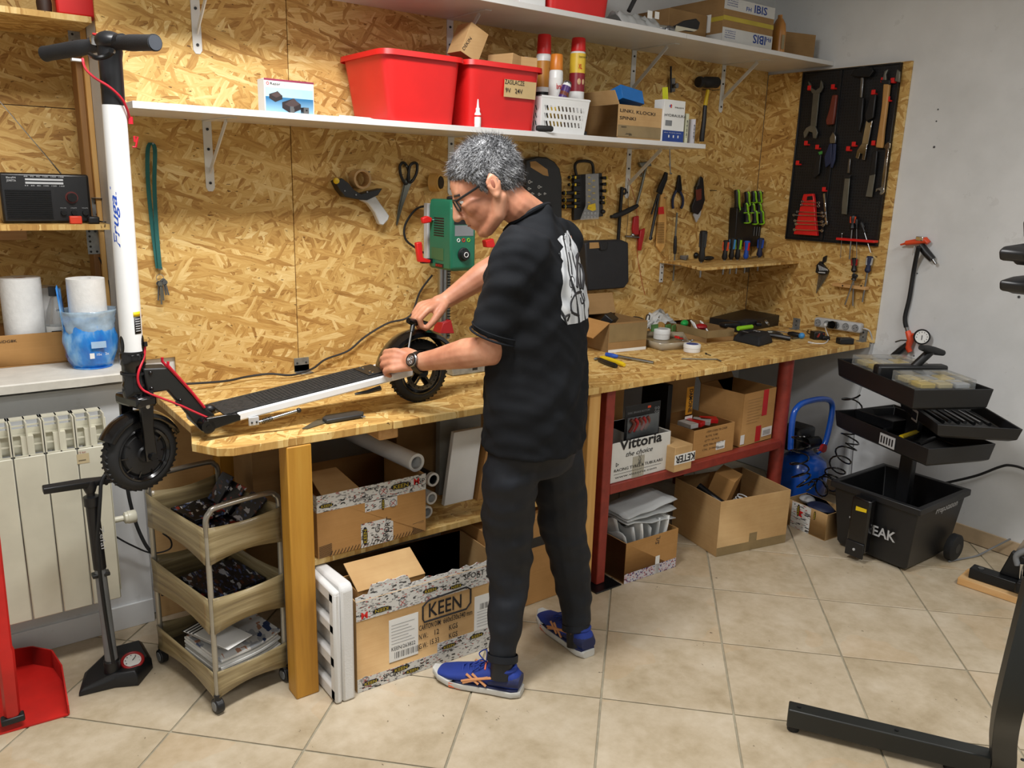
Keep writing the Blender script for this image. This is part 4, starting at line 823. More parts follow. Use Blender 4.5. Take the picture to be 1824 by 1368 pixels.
 # loose black cables on the left
def cord(nm,lab,pts,r,m=None,cat='cable',k=6):o=MB().tube(spline(pts,k),r,8).build(nm,m or RUB);return tag(o,lab,cat)
cord('power_cable','thick black cable hanging down beside the radiator to the trolley',[at(222,760,y=2.88),at(226,860,y=2.86),at(240,925,y=2.85),at(258,968,y=2.83),at(275,990,y=2.82),at(285,1010,y=2.84),at(290,1060,y=2.87)],.006)
cord('thin_cable','thin black cable looping on the wall under the valve',[at(205,955,y=2.88),at(232,970,y=2.885),at(270,985,y=2.885),at(302,978,y=2.88),at(304,962,y=2.87),at(290,950,y=2.87)],.003)
cord('thin_cable','thin black cable running down the post behind the scooter stem',[at(176,458,y=3.21),at(186,480,y=3.205),at(197,520,y=3.2),at(203,580,y=3.19),at(204,620,y=3.17)],.0028)
cord('bench_cable','black cable trailing along the back of the bench to the wall',[at(330,684,y=2.86),at(400,679,y=2.88),at(440,671,y=2.91),at(480,666,y=2.9),at(520,668,y=2.88),at(556,657,y=2.9),at(580,640,y=2.94),at(620,625,y=2.945),at(650,600,y=2.945),at(690,576,y=2.945),at(730,563,y=2.945),at(748,520,y=2.945),at(770,490,y=2.94)],.0042,mat('cable_grey','#2b2a2c',.5))
# ------------------------------------------------------------------ lower white shelf
ZA=ZL+0.0205
def bin_(nm,lab,pts_b,pts_t,m,par=None,rim=.018,cat='bin'):
 """moulded bin from its base and rim outlines (4 corners each, front-left first)"""
 t=thing(nm,lab,cat,sum((V(p)for p in pts_b),V((0,0,0)))/4)
 def rr(P,r,k=4):
  out=[]
  for i in range(4):
   p=V(P[i]);a=(V(P[i-1])-p).normalized();c=(V(P[(i+1)%4])-p).normalized()
   for j in range(k+1):s_=j/k;out.append(p+a*r*(1-s_)**2+c*r*s_**2)
  return out
 B=rr(pts_b,.03);T=rr(pts_t,.05);ct=sum(T,V((0,0,0)))/len(T);cb=sum(B,V((0,0,0)))/len(B)
 o=lambda P,c,d:[p+(V((p.x-c.x,p.y-c.y,0)).normalized()*d)for p in P]
 b=MB();b.loft([[p for p in o(B,cb,-.01)],B,T,o(T,ct,.014),[p-Z_*rim for p in o(T,ct,.016)],[p-Z_*rim for p in o(T,ct,.013)],[p-Z_*.003 for p in o(T,ct,.011)],o(T,ct,-.004),[p+Z_*.004 for p in o(B,cb,-.004)]],cap=False)
 b.add([p for p in o(B,cb,-.01)],[tuple(range(len(B)))]);b.build('bin_shell',m,t,smooth=50);return t
fp=lambda u,v:at(u,v,z=ZA)
ys=2.612
# left red bin: front-bottom corners seen on the shelf
def binpx(u0,u1,vb,vt,ut0,ut1,yb,yt,db,dt):
 a=at(u0,vb,y=yb).x;c=at(u1,vb,y=yb).x;ta=at(ut0,vt,y=yt);tc=at(ut1,vt,y=yt);zt2=ta.z
 return[(a,yb,ZA),(c,yb,ZA),(c,yb+db,ZA),(a,yb+db,ZA)],[(ta.x,yt,zt2),(tc.x,yt,zt2),(tc.x,yt+dt,zt2),(ta.x,yt+dt,zt2)]
P,Q=binpx(700,812,218,84,688,836,2.62,2.585,.30,.345);zt1_=Q[0][2]
P=[(P[0][0],2.63,ZA),(P[1][0],2.63,ZA),(P[1][0],2.93,ZA),(P[0][0],2.93,ZA)]
RB1=bin_('storage_bin','large red plastic bin left of the glue bottle on the lower shelf',P,[(Q[0][0],2.60,zt1_),(Q[1][0]-.012,2.60,zt1_),(Q[1][0]-.012,2.943,zt1_),(Q[0][0],2.943,zt1_)],RED)
P,Q=binpx(837,955,225,104,832,968,2.62,2.6,.28,.32);zt2_=Q[0][2]
RB2=bin_('storage_bin','red plastic bin with a handwritten kraft label',[(P[0][0]+.005,2.63,ZA),(P[1][0],2.63,ZA),(P[1][0],2.93,ZA),(P[0][0]+.005,2.93,ZA)],[(Q[0][0]+.012,2.60,zt2_),(Q[1][0],2.60,zt2_),(Q[1][0],2.943,zt2_),(Q[0][0]+.012,2.943,zt2_)],RED)
lo_=at(896,170,y=2.612);lab=quad(RB2,at(897,172,y=2.606),X_,(0,-.06,1),at(953,175,y=2.606).x-at(897,172,y=2.606).x,.062,mat('kraft_label','#c2a878',.6,var=.06),t=.0015,name='paper_label')
for s_,u,v,w_ in(('ZASILACZE',899,149,.092),('9V   24V',900,164,.08)):text(s_,RB2,at(u,v,y=2.601),X_,(0,-.06,1),.016,INK,w=w_,off=.004,shear=-.1,name='label_writing')
# boxed goods standing in that bin
def prismbox(nm,lab,base,up,m,cat='box'):o=MB().prism(base,up).build(nm,m,bevel=.001,seg=1);return tag(o,lab,cat)
zr1=zt2_-.012
MB().bb((Q[0][0]+.03,2.64,zr1-.03),(Q[1][0]-.02,2.92,zr1-.025)).build('inner_tray',REDD,RB2,smooth=0)
a=at(812,92,y=2.68);R=Matrix.Rotation(-.42,3,'Y')
c=at(843,70,y=2.70);tb_=thing('small_carton','small brown carton tilted on its edge above the red bins','box',(c.x,2.72,c.z-.05));MB().box((c.x+.002,2.74,c.z-.012),(.085,.095,.115),Matrix.Rotation(.42,3,'Y')).build('box_body',CARDL,tb_,bevel=.001,seg=1)
text('DEKIN',tb_,V((c.x-.045,2.6915,c.z-.045)),V((.6,0,.8)),V((-.8,0,.6)),.012,INK,w=.055,name='writing')
c=at(908,83,y=2.70);tag(MB().box((c.x,2.72,zr1+.03),(.085,.12,.055),Rz(.3)@Matrix.Rotation(.12,3,'Y')).build('small_carton',CARDL,bevel=.001,seg=1),'flat brown carton with a pale label in the labelled red bin','box')
tb_=thing('small_carton','brown carton with a white sticker overlapping the bin rim','box',at(942,92,y=2.68));c=at(943,93,y=2.68);MB().box((c.x-.006,2.70,zr1+.031),(.07,.085,.05),Rz(-.25)).build('box_body',CARDL,tb_,bevel=.001,seg=1);quad(tb_,(c.x-.03,2.665,zr1+.0565),X_,Y_,.025,.018,PAPER,name='sticker')
# glue bottle
c=at(823,228,z=ZA);t=thing('glue_bottle','small white glue bottle with pointed nozzle between the red bins','bottle',(c.x,2.625,ZA));H=at(823,174,y=2.625).z-ZA
MB().lathe([(0,0),(.0115,0),(.012,.002),(.012,H*.48),(.008,H*.54),(.0075,H*.6),(.0,H*.6)],(c.x,2.617,ZA),Z_,18).build('bottle_body',WHTP,t);MB().lathe([(.008,H*.58),(.008,H*.66),(.005,H*.7),(.002,H*.99),(0,H)],(c.x,2.617,ZA),Z_,14).build('nozzle',WHTP,t);MB().lathe([(.01215,H*.1),(.0123,H*.1),(.0123,H*.42),(.01215,H*.42)],(c.x,2.617,ZA),Z_,18).build('bottle_label',PAPER,t);MB().lathe([(.0124,H*.36),(.0126,H*.36),(.0126,H*.42),(.0124,H*.42)],(c.x,2.617,ZA),Z_,18).build('label_band',RED,t)
# boxed spare part, metal clip, papers at the left
x0=at(472,195,y=2.74).x;x1=at(560,200,y=2.74).x;zb2=ZA;H=at(515,143,y=2.74).z-ZA
t=thing('product_box','small blue and white product box with two black housings printed on it','box',((x0+x1)/2,2.77,ZA));MB().bb((x0,2.74,ZA),(x1,2.80,ZA+H)).build('box_body',PAPER,t,bevel=.001,seg=1)
W_=x1-x0;g=lambda a,b_,o=.0006:V((x0+W_*a,2.74-o,ZA+H*b_))
def gradm(nm,c1,c2,ax=2):
 m=NT(nm);tc=m.nd('ShaderNodeTexCoord');sp=m.nd('ShaderNodeSeparateXYZ');m.lk(tc.outputs['Generated'],sp.inputs[0]);m.base(m.ramp(sp.outputs[ax],[(.1,c1),(.9,c2)]));m.b.inputs['Roughness'].default_value=.35;return m.m
quad(t,g(.02,.04),X_,Z_,W_*.96,H*.46,gradm('box_print_blue','#8fb9d2','#2f6e9a'));quad(t,g(.02,.5),X_,Z_,W_*.96,H*.26,mat('box_print_sky','#a9cfe3',.35));quad(t,g(0,.95),X_,Z_,W_,H*.05,mat('box_edge','#8a2a4a',.4))
text('Razor',t,g(.12,.83,.0012),X_,Z_,.008,INK,w=W_*.2,off=.01);MB().torus(g(.07,.865,.001),Y_,.004,.0009,16,6).build('logo_ring',RED,t);text('ADVENTURE LIFT',t,g(.38,.83,.0012),X_,Z_,.006,mat('pale_ink','#b9c3c8',.5),w=W_*.58)
for a,b_,s_ in((.22,.5,1.),(.53,.27,1.45)):
 q=[g(a+dx*.13*s_,b_+dz*.16*s_,.0014)for dx,dz in((-1,-.3),(-.1,-.9),(1,-.3),(1,.3),(.2,.95),(-1,.4))];poly(t,q,-Y_,mat('housing_print','#2b2223',.4));poly(t,[p+V((.001,-.0006,.003))for p in(g(a-.1*s_,b_+.02,.0014),g(a+.03*s_,b_+.14*s_,.0014),g(a+.11*s_,b_+.03*s_,.0014),g(a,b_-.05*s_,.0014))],-Y_,mat('housing_print2','#4a3b3a',.4))
c=at(545,204,z=ZA);t=thing('metal_clip','bent sheet-metal clip in front of the small product box','clip',(c.x,2.70,ZA));b=MB();b.bb((c.x-.03,2.695,ZA),(c.x-.018,2.697,ZA+.026));b.bb((c.x-.018,2.695,ZA),(c.x+.018,2.725,ZA+.002));b.bb((c.x-.018,2.695,ZA+.002),(c.x-.016,2.72,ZA+.02));b.bb((c.x+.016,2.695,ZA+.002),(c.x+.018,2.72,ZA+.026));b.bb((c.x+.018,2.695,ZA),(c.x+.034,2.697,ZA+.026));b.build('clip_sheet',STEEL,t);MB().cyl((c.x+.026,2.696,ZA+.017),(c.x+.026,2.694,ZA+.017),.003,n=8).build('hole',BLK,t)
c=at(655,215,z=ZA);tag(MB().prism([at(604,208,z=ZA+.001),at(622,217,z=ZA+.001),at(690,223,z=ZA+.001),at(660,213,z=ZA+.001)],(0,0,.006)).build('paper_stack',PAPER,smooth=0),'thin stack of white papers lying left of the red bin','paper')
# white basket with spray cans
a=at(962,240,y=2.625).x;c=at(1042,246,y=2.625).x;zt3=at(1003,176,y=2.615).z;H=zt3-ZA
bk=thing('basket','white plastic basket with slanted slots full of spray cans','basket',((a+c)/2,2.72,ZA));yb0,yb1=2.625,2.83
def wallp(p00,p10,p11,p01,nrow,ncol,nm):
 """perforated basket side: strips of plastic left standing between slanted slots"""
 b=MB();P_=lambda u,v:(p00 .lerp(p10,u)).lerp(p01 .lerp(p11,u),v);n_=(p10-p00).cross(p01-p00).normalized()*.002
 def cell(u0,u1,v0,v1,sl=0.0):b.prism([P_(u0,v0),P_(u1,v0),P_(min(1,u1+sl),v1),P_(min(1,u0+sl),v1)],n_)
 rows=[(.0,.2),(.34,.42),(.56,.64),(.78,1.0)]
 for v0,v1 in rows:cell(0,1,v0,v1)
 for(v0,v1)in((.2,.34),(.42,.56),(.64,.78)):
  cell(0,.1,v0,v1);cell(.9,1,v0,v1)
  for k in range(ncol+1):u=.1+.8*k/ncol;cell(max(.0,u-.02),min(1,u+.02),v0,v1,-.03)
 return b.build(nm,WHTP,bk,smooth=0)
bs=[V((a+.006,yb0+.006,ZA)),V((c-.004,yb0+.006,ZA)),V((c-.004,yb1-.006,ZA)),V((a+.006,yb1-.006,ZA))];tp=[V((a-.004,yb0-.008,zt3)),V((c+.008,yb0-.008,zt3)),V((c+.008,yb1+.004,zt3)),V((a-.004,yb1+.004,zt3))]
for k in range(4):wallp(bs[k],bs[(k+1)%4],tp[(k+1)%4],tp[k],3,10,'basket_side')
MB().prism(bs,(0,0,.003)).build('basket_floor',WHTP,bk);MB().tube([p+V((0,0,.002))for p in tp],.005,8,closed=True).build('basket_rim',WHTP,bk)
def can(nm,lab,u,vt,y,r,Hc,capc,bands,tilt=None,cap_h=.035):
 top=at(u,vt,y=y);base=V((top.x,y,top.z-Hc));ax=Z_
 if tilt:ax=V(tilt).normalized();base=top-ax*Hc
 t=thing(nm,lab,'spray can',base);MB().lathe([(0,0),(r*.95,0),(r,.003),(r,Hc-cap_h-.008),(r*.9,Hc-cap_h),(0,Hc-cap_h)],base,ax,24).build('can_body',WHTP,t)
 MB().lathe([(r*.93,Hc-cap_h),(r*.95,Hc-cap_h+.003),(r*.88,Hc-.004),(r*.8,Hc),(0,Hc)],base,ax,24).build('cap',capc,t)
 for h0,h1,m in bands:MB().lathe([(r+.0002,h0),(r+.0006,h0),(r+.0006,h1),(r+.0002,h1)],base,ax,24).build('printed_band',m,t)
 return t,base,ax
cy=2.70;zin=ZA+.006
def hh(u,v,y):return at(u,v,y=y).z-zin
r3=.0225
ORG2=mat('orange_cap','#d07a24',.35);MAR=mat('maroon_print','#8c1f2c',.35);YPR=mat('yellow_print_can','#e8c33a',.4)
H_=hh(1030,68,2.735);t,bs_,ax=can('spray_can','tall red-capped can with yellow XL band in the white basket',1031,68,2.735,.032,H_,RED,((.0,H_*.45,WHTP),(H_*.45,H_*.64,MAR),(H_*.64,H_*.84,YPR)),cap_h=H_*.14);text('XL',t,bs_+V((-.024,-.0335,H_*.68)),X_,Z_,.018,RED,w=.02,off=.02)
text('SMAROWNIK',t,bs_+V((-.024,-.0335,H_*.79)),X_,Z_,.007,INK,w=.046);MB().sph(bs_+V((-.012,-.029,H_*.55)),(.011,.004,.013),10,8).build('printed_figure',mat('tan_print','#d9b48a',.5),t);MB().sph(bs_+V((.006,-.031,H_*.55)),(.007,.003,.012),10,8).build('printed_figure',mat('tan_print','#d9b48a',.5),t)
cy2=2.665;H_=hh(996,97,2.70);t,bs_,ax=can('spray_can','white spray can with orange cap and red star lettering',992,97,2.70,.028,H_,ORG2,((H_*.35,H_*.7,PAPER),(0,H_*.33,YPR)),cap_h=H_*.2);text('brak',t,bs_+V((-.02,-.0295,H_*.56)),X_,Z_,.02,RED,w=.036,off=.015)
H_=hh(971,62,2.74);t,bs_,ax=can('spray_can','red-capped can with orange label furthest back beside the red bin',970,62,2.79,.031,H_-.003,RED,((H_*.45,H_*.72,mat('orange_label','#c98a3a',.4)),(0,H_*.4,BLK)),cap_h=H_*.2);text('%O',t,bs_+V((.004,-.033,H_*.62)),X_,Z_,.012,INK,w=.018)
t,bs_,ax=can('spray_can','small tilted can with purple and orange print lying on top',1012,146,2.651,.018,.105,STEEL,((.03,.085,mat('purple_print','#4a2c6e',.35)),(.045,.06,ORG2)),tilt=(.32,-.0,.8),cap_h=.01)
# black grip, black clamp, open carton with blue box
g0=at(955,226,y=2.618);g1=at(982,235,y=2.595);g0 .z=g1 .z=ZA+.0125;t=thing('rubber_grip','black rubber grip lying in front of the basket','grip',g0);MB().lathe([(0,0),(.009,.001),(.0115,.01),(.0115,.03),(.0115,(g1-g0).length),(.008,(g1-g0).length+.006),(0,(g1-g0).length+.008)],g0,(g1-g0),16).build('grip_body',RUB,t)
c=at(1058,240,z=ZA);t=thing('pedal_part','black clamp part with a round head on the shelf by the basket','part',(c.x,c.y,ZA));MB().bb((c.x-.008,2.63,ZA),(c.x+.026,2.665,ZA+.016)).build('block',BLK,t,bevel=.002);MB().lathe([(0,0),(.013,.0),(.0135,.008),(.008,.014),(0,.016)],(c.x+.0,2.65,ZA+.016),Z_,16).build('head',BLKG,t)
x0=at(1099,245,y=2.63).x;x1=at(1176,252,y=2.63).x;H=at(1110,186,y=2.63).z-ZA
LK=Carton('open_carton','brown carton marked LINKI, KLOCKI, SPINKI with blue box inside',(x0,2.63,ZA),0,x1-x0,.25,H,CARDL)
LK.t('f',.008,H*.78,'LINKI, KLOCKI',.013,w=(x1-x0)*.8,off=.003,rot=-1,name='writing');LK.t('f',.008,H*.56,'SPINKI',.013,w=(x1-x0)*.36,off=.003,name='writing');LK.q('f',.0,H*.06,x1-x0,H*.34,BRTAPE,'tape')
for k,(u,v,w_,s_)in enumerate(((.02,.3,.03,'====='),(.045,.1,.04,'-=<#o'))):LK.t('f',u,H*v,s_,.011,w=w_,off=.01,name='scribble')
LK.flap('l',.06,60,a=.0,b=.8)
c=at(1105,172,y=2.72);t=thing('component_box','blue and silver component box leaning in the brown carton','box',c);R=Rz(.15)@Matrix.Rotation(-.35,3,'X')@Matrix.Rotation(.1,3,'Y');cc=V(((x0+x1)/2-.01,2.745,ZA+H+.03));MB().box(cc,(.15,.13,.06),R).build('box_body',mat('box_blue','#2a78c8',.35),t,bevel=.001,seg=1)
fw=lambda a,b_:cc+R@V((a,-.0506,b_));
quad(t,cc+R@V((-.065,-.06,.0306)),R@X_,R@Y_,.13,.11,mat('silver_print','#8f9bab',.3,metal=.3));quad(t,cc+R@V((.0,-.05,.0312)),R@X_,R@Y_,.06,.08,BLK)
text('DISC BRAKE',t,cc+R@V((-.06,-.03,.0314)),R@X_,R@Y_,.006,PAPER,w=.04)
for k in range(3):tag(MB().torus((x1-.072-.004*k,2.80+.014*k,ZA+H*.75),V((.25,1,.1)),.05-.002*k,.0055,32,8).build('inner_tube_coil',RUB),['black cable coil foremost in the brown carton','black cable coil in the middle of the brown carton','black cable coil furthest back in the brown carton'][k],'cable coil','coils in the carton')
# small items at the right end
x2=at(1178,252,y=2.62).x;x3=at(1216,254,y=2.62).x;H=at(1198,178,y=2.62).z-ZA
t=thing('product_box','white and blue PRISM box with HYDRAULIKA written on it','box',(x2,2.65,ZA));MB().bb((x2+.003,2.62,ZA),(x3,2.68,ZA+H)).build('box_body',PAPER,t,bevel=.001,seg=1);W_=x3-x2
g=lambda a,b_,o=.0006:V((x2+.003+(W_-.003)*a,2.62-o,ZA+H*b_))
quad(t,g(0,0),X_,Z_,W_-.003,H*.27,mat('box_royal','#1c3f8c',.35));text('PRISM',t,g(.5,.81,.0014),X_,Z_,.006,DGREY,w=W_*.4);text('HYDRAULIKA',t,g(.04,.6,.0014),X_,Z_,.011,INK,w=W_*1.0,name='writing');quad(t,g(.1,.38),X_,Z_,W_*.3,H*.13,GREY)
for k,cl in enumerate((RED,BLU,ORNG)):a_=2*PI*k/3;poly(t,[g(.3,.85,.0014)+V((math.cos(a_+s_)*.008*r_,0,math.sin(a_+s_)*.008*r_))for s_,r_ in((0,.3),(.2,1),(1,1.05),(1.8,1),(2,.3))],-Y_,cl)
for k in range(3):MB().box(g(.3+.22*k,.13,.001),(.007,.0006,.011)).build('pictogram',PAPER,t)
text('disc brake pads',t,g(.06,.21,.0014),X_,Z_,.003,PAPER,w=W_*.8)
for k,(u,v0,dx,m_,lab)in enumerate(((1222,202,.018,mat('pale_green_box','#d6d6b8',.5),'thin pale box with a barcode beside the PRISM box'),(1235,212,.014,mat('white_lilac_box','#d9d6de',.5),'thin white box at the right end of the lower shelf'))):
 x_=at(u,250,y=2.625).x;H=at(u,v0,y=2.625).z-ZA;t=thing('thin_box',lab,'box',(x_,2.66,ZA));MB().bb((x_-dx/2,2.625,ZA),(x_+dx/2,2.69,ZA+H)).build('box_body',m_,t,bevel=.001,seg=1)
 for j in range(12):MB().box((x_-.001,2.6244,ZA+H*(.2+.05*j)),(dx*.45,.0008,.0014+.0012*(j%3))).build('barcode_bar',INK,t)
t=thing('shelf_bottle','slim dark bottle behind the thin white box','bottle',at(1236,205,y=2.73));c=at(1236,205,y=2.73);MB().lathe([(0,0),(.013,0),(.013,.09),(.008,.1),(.008,.115),(0,.115)],(c.x,2.73,ZA),Z_,14).build('bottle_body',BLK,t)
p=at(1187,168,y=2.71);t=thing('yellow_tag','bright yellow card standing up behind the PRISM box','card',p);MB().box((p.x,2.71,p.z-.05),(.034,.002,.16),Matrix.Rotation(-.15,3,'Y')).build('card_sheet',mat('fluo_yellow','#e8ea2a',.5),t)
t=thing('product_box','low brown carton hidden behind the PRISM box','box',(p.x,2.78,ZA));MB().bb((p.x-.04,2.73,ZA),(p.x+.02,2.80,ZA+.12)).build('box_body',CARD,t)
# ------------------------------------------------------------------ top shelf
ZC=ZT+.0205
x0=at(983,8,y=2.60).x;x1=at(1085,30,y=2.60).x
bin_('storage_bin','red plastic bin at the front of the top shelf',[(x0,2.61,ZC),(x1,2.61,ZC),(x1,2.91,ZC),(x0,2.91,ZC)],[(x0-.02,2.59,ZC+.2),(x1+.02,2.59,ZC+.2),(x1+.02,2.93,ZC+.2),(x0-.02,2.93,ZC+.2)],RED)
a=at(925,3,y=2.60).x;tag(MB().bb((a,2.60,ZC),(x0-.03,2.83,ZC+.16)).build('white_box',WHTP,bevel=.003),'white box beside the red bin on the top shelf','box')
tag(MB().bb((at(868,0,y=2.60).x,2.64,ZC),(at(905,0,y=2.60).x,2.8,ZC+.15)).build('small_red_box',RED,bevel=.003),'small red box at the upper edge of the picture','box')
# bag with chrome crank
c=at(1150,42,z=ZC);t=thing('plastic_bag','clear plastic bag holding chrome bicycle parts on the top shelf','bag',(c.x,2.68,ZC))
b=MB();b.grid(lambda i,j:V((at(1108,30,y=2.63).x+(at(1182,48,y=2.63).x-at(1108,30,y=2.63).x)*i+.012*mnoise.noise((i*6,j*6,1)),2.62+.14*j+.012*mnoise.noise((i*7,j*5,4)),ZC+.004+.075*math.sin(PI*min(1,max(0,j*1.0)))*(.55+.5*abs(mnoise.noise((i*5,j*3,9)))))),16,12);b.build('bag_film',BAG,t,solid=.0006,smooth=60)
MB().tube(spline([at(1130,37,y=2.67),at(1150,42,y=2.66),at(1170,52,y=2.65),at(1185,50,y=2.66)]),.011,10).build('crank_arm',CHROME,t);MB().torus(at(1146,46,y=2.69)+Z_*.012,V((.2,-.5,.8)),.03,.005,24,8).build('chain_ring',STEEL,t);MB().cyl(at(1172,49,y=2.64),at(1200,52,y=2.63),.012,n=14).build('crank_end',CHROME,t)
quad(t,at(1153,32,y=2.618),X_,Z_,.028,.03,PAPER,name='bag_tag');quad(t,at(1166,33,y=2.618),X_,Z_,.026,.028,PAPER,name='bag_tag')
tag(MB().tube(spline([at(1120,20,y=2.75),at(1135,-10,y=2.75),at(1150,-40,y=2.78)]),.01,8).build('dark_strap',DGREY),'dark strap hanging down at the upper edge of the picture','strap')
# hand saw
t=thing('folding_saw','folding saw with a black and cream handle on the top shelf','saw',at(1215,55,z=ZC));sp=[at(u,v,y=2.61)for u,v in((1196,58),(1222,44),(1240,41),(1247,48),(1244,60),(1236,64),(1220,62),(1200,66))];zmin=min(p.z for p in sp);sp=[p+Z_*max(0,ZC+.001-zmin)for p in sp];MB().prism(sp,(0,.022,0)).build('handle',BLK,t,bevel=.003)
MB().prism([p+V((0,-.0008,0))for p in(sp[7],sp[0].lerp(sp[1],.3),sp[4].lerp(sp[5],.3),sp[5],sp[6])],(0,.0015,0)).build('handle_inlay',mat('cream_plastic','#c9c3ad',.5),t);MB().cyl(sp[0].lerp(sp[7],.5),sp[0].lerp(sp[7],.5)+V((-.03,.0,.004)),.012,n=12).build('pivot_sleeve',STEEL,t)
# taped stack of cartons, orange bottle, carton in the corner
xa=at(1240,40,y=2.66).x
CB=at(1284,74,y=2.615).x;CE=at(1373,86,y=2.615).x
Hs=at(1330,3,y=2.615).z-ZC
B2=Carton('taped_carton','brown carton bound with white IBIS tape on the top shelf',(CB,2.612,ZC),0.0,CE-CB,.33,Hs,CARDD,open_=False);W_=CE-CB
IBT=mat('tape_white_print','#c9c9c6',.3,var=.05);NVY=mat('navy_print','#23418f',.45)
B2 .q('f',0,Hs*.0,W_,Hs*.34,IBT,'tape');B2 .q('f',0,Hs*.74,W_,Hs*.26,IBT,'tape');B2 .q('l',.0,Hs*.0,.33,Hs*.2,IBT,'tape')
for(v,fl_)in((.08,True),(.79,False)):
 if fl_:
  text('IBIS',B2 .e,B2 .pt('f',W_*.86,Hs*(v+.22),.0014),-X_,-Z_,Hs*.19,NVY,w=W_*.26,off=.02);text('FH',B2 .e,B2 .pt('f',W_*.97,Hs*(v+.22),.0014),-X_,-Z_,Hs*.1,NVY,w=W_*.1,off=.015)
 else:
  B2 .t('f',W_*.58,Hs*v,'IBIS',Hs*.17,NVY,w=W_*.26,off=.02);B2 .t('f',W_*.42,Hs*v,'FH',Hs*.09,NVY,w=W_*.1,off=.015)
 for k in range(4):B2 .t('f',W_*.05,Hs*(v+.03+.05*k),['hurtownia','rowerowa','w Polsce','czesci'][k],Hs*.035,NVY,w=W_*.2)
B2 .q('f',0,Hs*.5,W_,Hs*.1,mat('yellow_strap','#b9a53a',.4),'strap_band');B2 .q('l',0,Hs*.48,.33,Hs*.1,mat('yellow_strap','#b9a53a',.4),'strap_band');quad(B2 .e,B2 .pt('l',.1,Hs*.25),*B2 .ax('l'),.16,Hs*.4,PAPER,name='sticker')
tag(MB().bb((at(1185,40,y=2.72).x,2.70,ZC),(CB-.006,2.94,ZC+.12)).build('dark_carton',CARDD,bevel=.002),'dull brown carton behind the saw on the top shelf','cardboard box')
tag(MB().prism([(at(1200,60,y=2.64).x,2.655,ZC),(CB-.01,2.655,ZC),(CB-.01,2.695,ZC),(at(1200,60,y=2.64).x,2.695,ZC)],(0,0,.012)).build('green_strip',mat('dull_green','#4a5a45',.5)),'flat green strip under the saw on the top shelf','strip')
bc=at(1388,92,y=2.65);H=at(1386,24,y=2.65).z-ZC;t=thing('oil_bottle','amber plastic oil bottle beside the taped carton','bottle',(bc.x,2.66,ZC));E_=lambda a,b_,z:[V((bc.x+math.cos(2*PI*i/20)*a,2.665+math.sin(2*PI*i/20)*b_,ZC+z))for i in range(20)]
MB().loft([E_(.022,.035,0),E_(.025,.04,.004),E_(.025,.04,H*.55),E_(.021,.034,H*.76),E_(.013,.02,H*.88),E_(.009,.012,H*.92),E_(.009,.012,H)]).build('bottle_body',AMBER,t);MB().box((bc.x-.012,2.625,ZC+H*.3),(.02,.002,H*.35)).build('bottle_label',mat('tan_label','#9a8a68',.5),t)
x0=at(1405,95,y=2.60).x;xk=at(1454,104,y=2.60).x
K2=Carton('corner_carton','brown carton with loose wires in the corner of the top shelf',(x0+.005,2.72,ZC),-.25,.28,.17,at(1450,60,y=2.6).z-ZC+.01,CARDD);K2 .q('r',.03,K2 .h*.6,.06,K2 .h*.3,BRTAPE,'tape')
for pts in([(1425,68),(1432,52),(1442,50),(1450,64)],[(1460,66),(1466,50),(1480,68)]):MB().tube(spline([at(u,v,y=2.80)for u,v in pts]),.003,6).build('wire',BLK,K2 .e)
# ------------------------------------------------------------------ tools hanging on the back wall
def wt(nm,lab,cat,u,v,group=None):return thing(nm,lab,cat,at(u,v,y=YW-.01),group)
def nailpin(t,u,v,l=.03,y=YW):p=at(u,v,y=y);MB().cyl(p+Y_*.002,p-Y_*l,.0022,n=8).build('nail',STEELD,t)
# tape dispenser
t=wt('tape_dispenser','black and white tape gun with a roll hanging on the OSB wall','tape dispenser',630,340)
MB().px([(588,322),(600,317),(612,326),(622,338),(634,345),(650,340),(672,335),(664,347),(645,356),(625,354),(606,350),(596,338)],.045,y=YW-.012).build('frame',BLK,t,bevel=.002)
MB().px([(638,356),(650,350),(662,347),(672,362),(688,384),(686,391),(677,401),(671,399),(662,378),(650,362)],.028,y=YW-.02).build('handle',mat('handle_grey','#c3c5c6',.45),t,bevel=.004)
c=at(641,319,y=YW-.035);MB().lathe([(.031,-.025),(.036,-.025),(.036,.025),(.031,.025),(.031,-.025)],c,Y_,36).build('tape_roll',mat('tape_clear_tan','#b9986b',.25),t);MB().lathe([(.028,-.024),(.0308,-.024),(.0308,.024),(.028,.024),(.028,-.024)],c,Y_,30).build('tape_core',CARDL,t)
p=at(598,322,y=YW-.06);MB().lathe([(0,0),(.010,0),(.012,.004),(.010,.012),(0,.014)],p,-Y_,10).build('knob',YEL,t)
for u,v in((614,340),(634,347),(654,342)):p=at(u,v,y=YW-.058);MB().cyl(p,p-Y_*.002,.003,n=8).build('rivet',STEEL,t)
nailpin(t,646,306,.06)
# scissors
t=wt('scissors','large black-handled scissors hanging on the OSB wall','scissors',722,345)
for k,P in enumerate(([(712,296),(716,290),(722,292),(727,302),(728,318),(722,328),(714,312)],[(743,292),(738,290),(731,294),(728,306),(727,320),(733,324),(742,308)])):MB().tube(spline([at(u,v,y=YW-.012-.006*k)for u,v in P+[P[0]]],4),.006,8).build('handle_loop',BLK,t)
MB().px([(721,318),(728,318),(733,324),(716,370),(707,402),(705,400),(709,368)],.003,y=YW-.008).build('blade',STEELD,t);MB().px([(724,316),(735,321),(722,350),(708,398),(706,401),(713,362)],.003,y=YW-.012).build('blade',STEELD,t);nailpin(t,718,296)
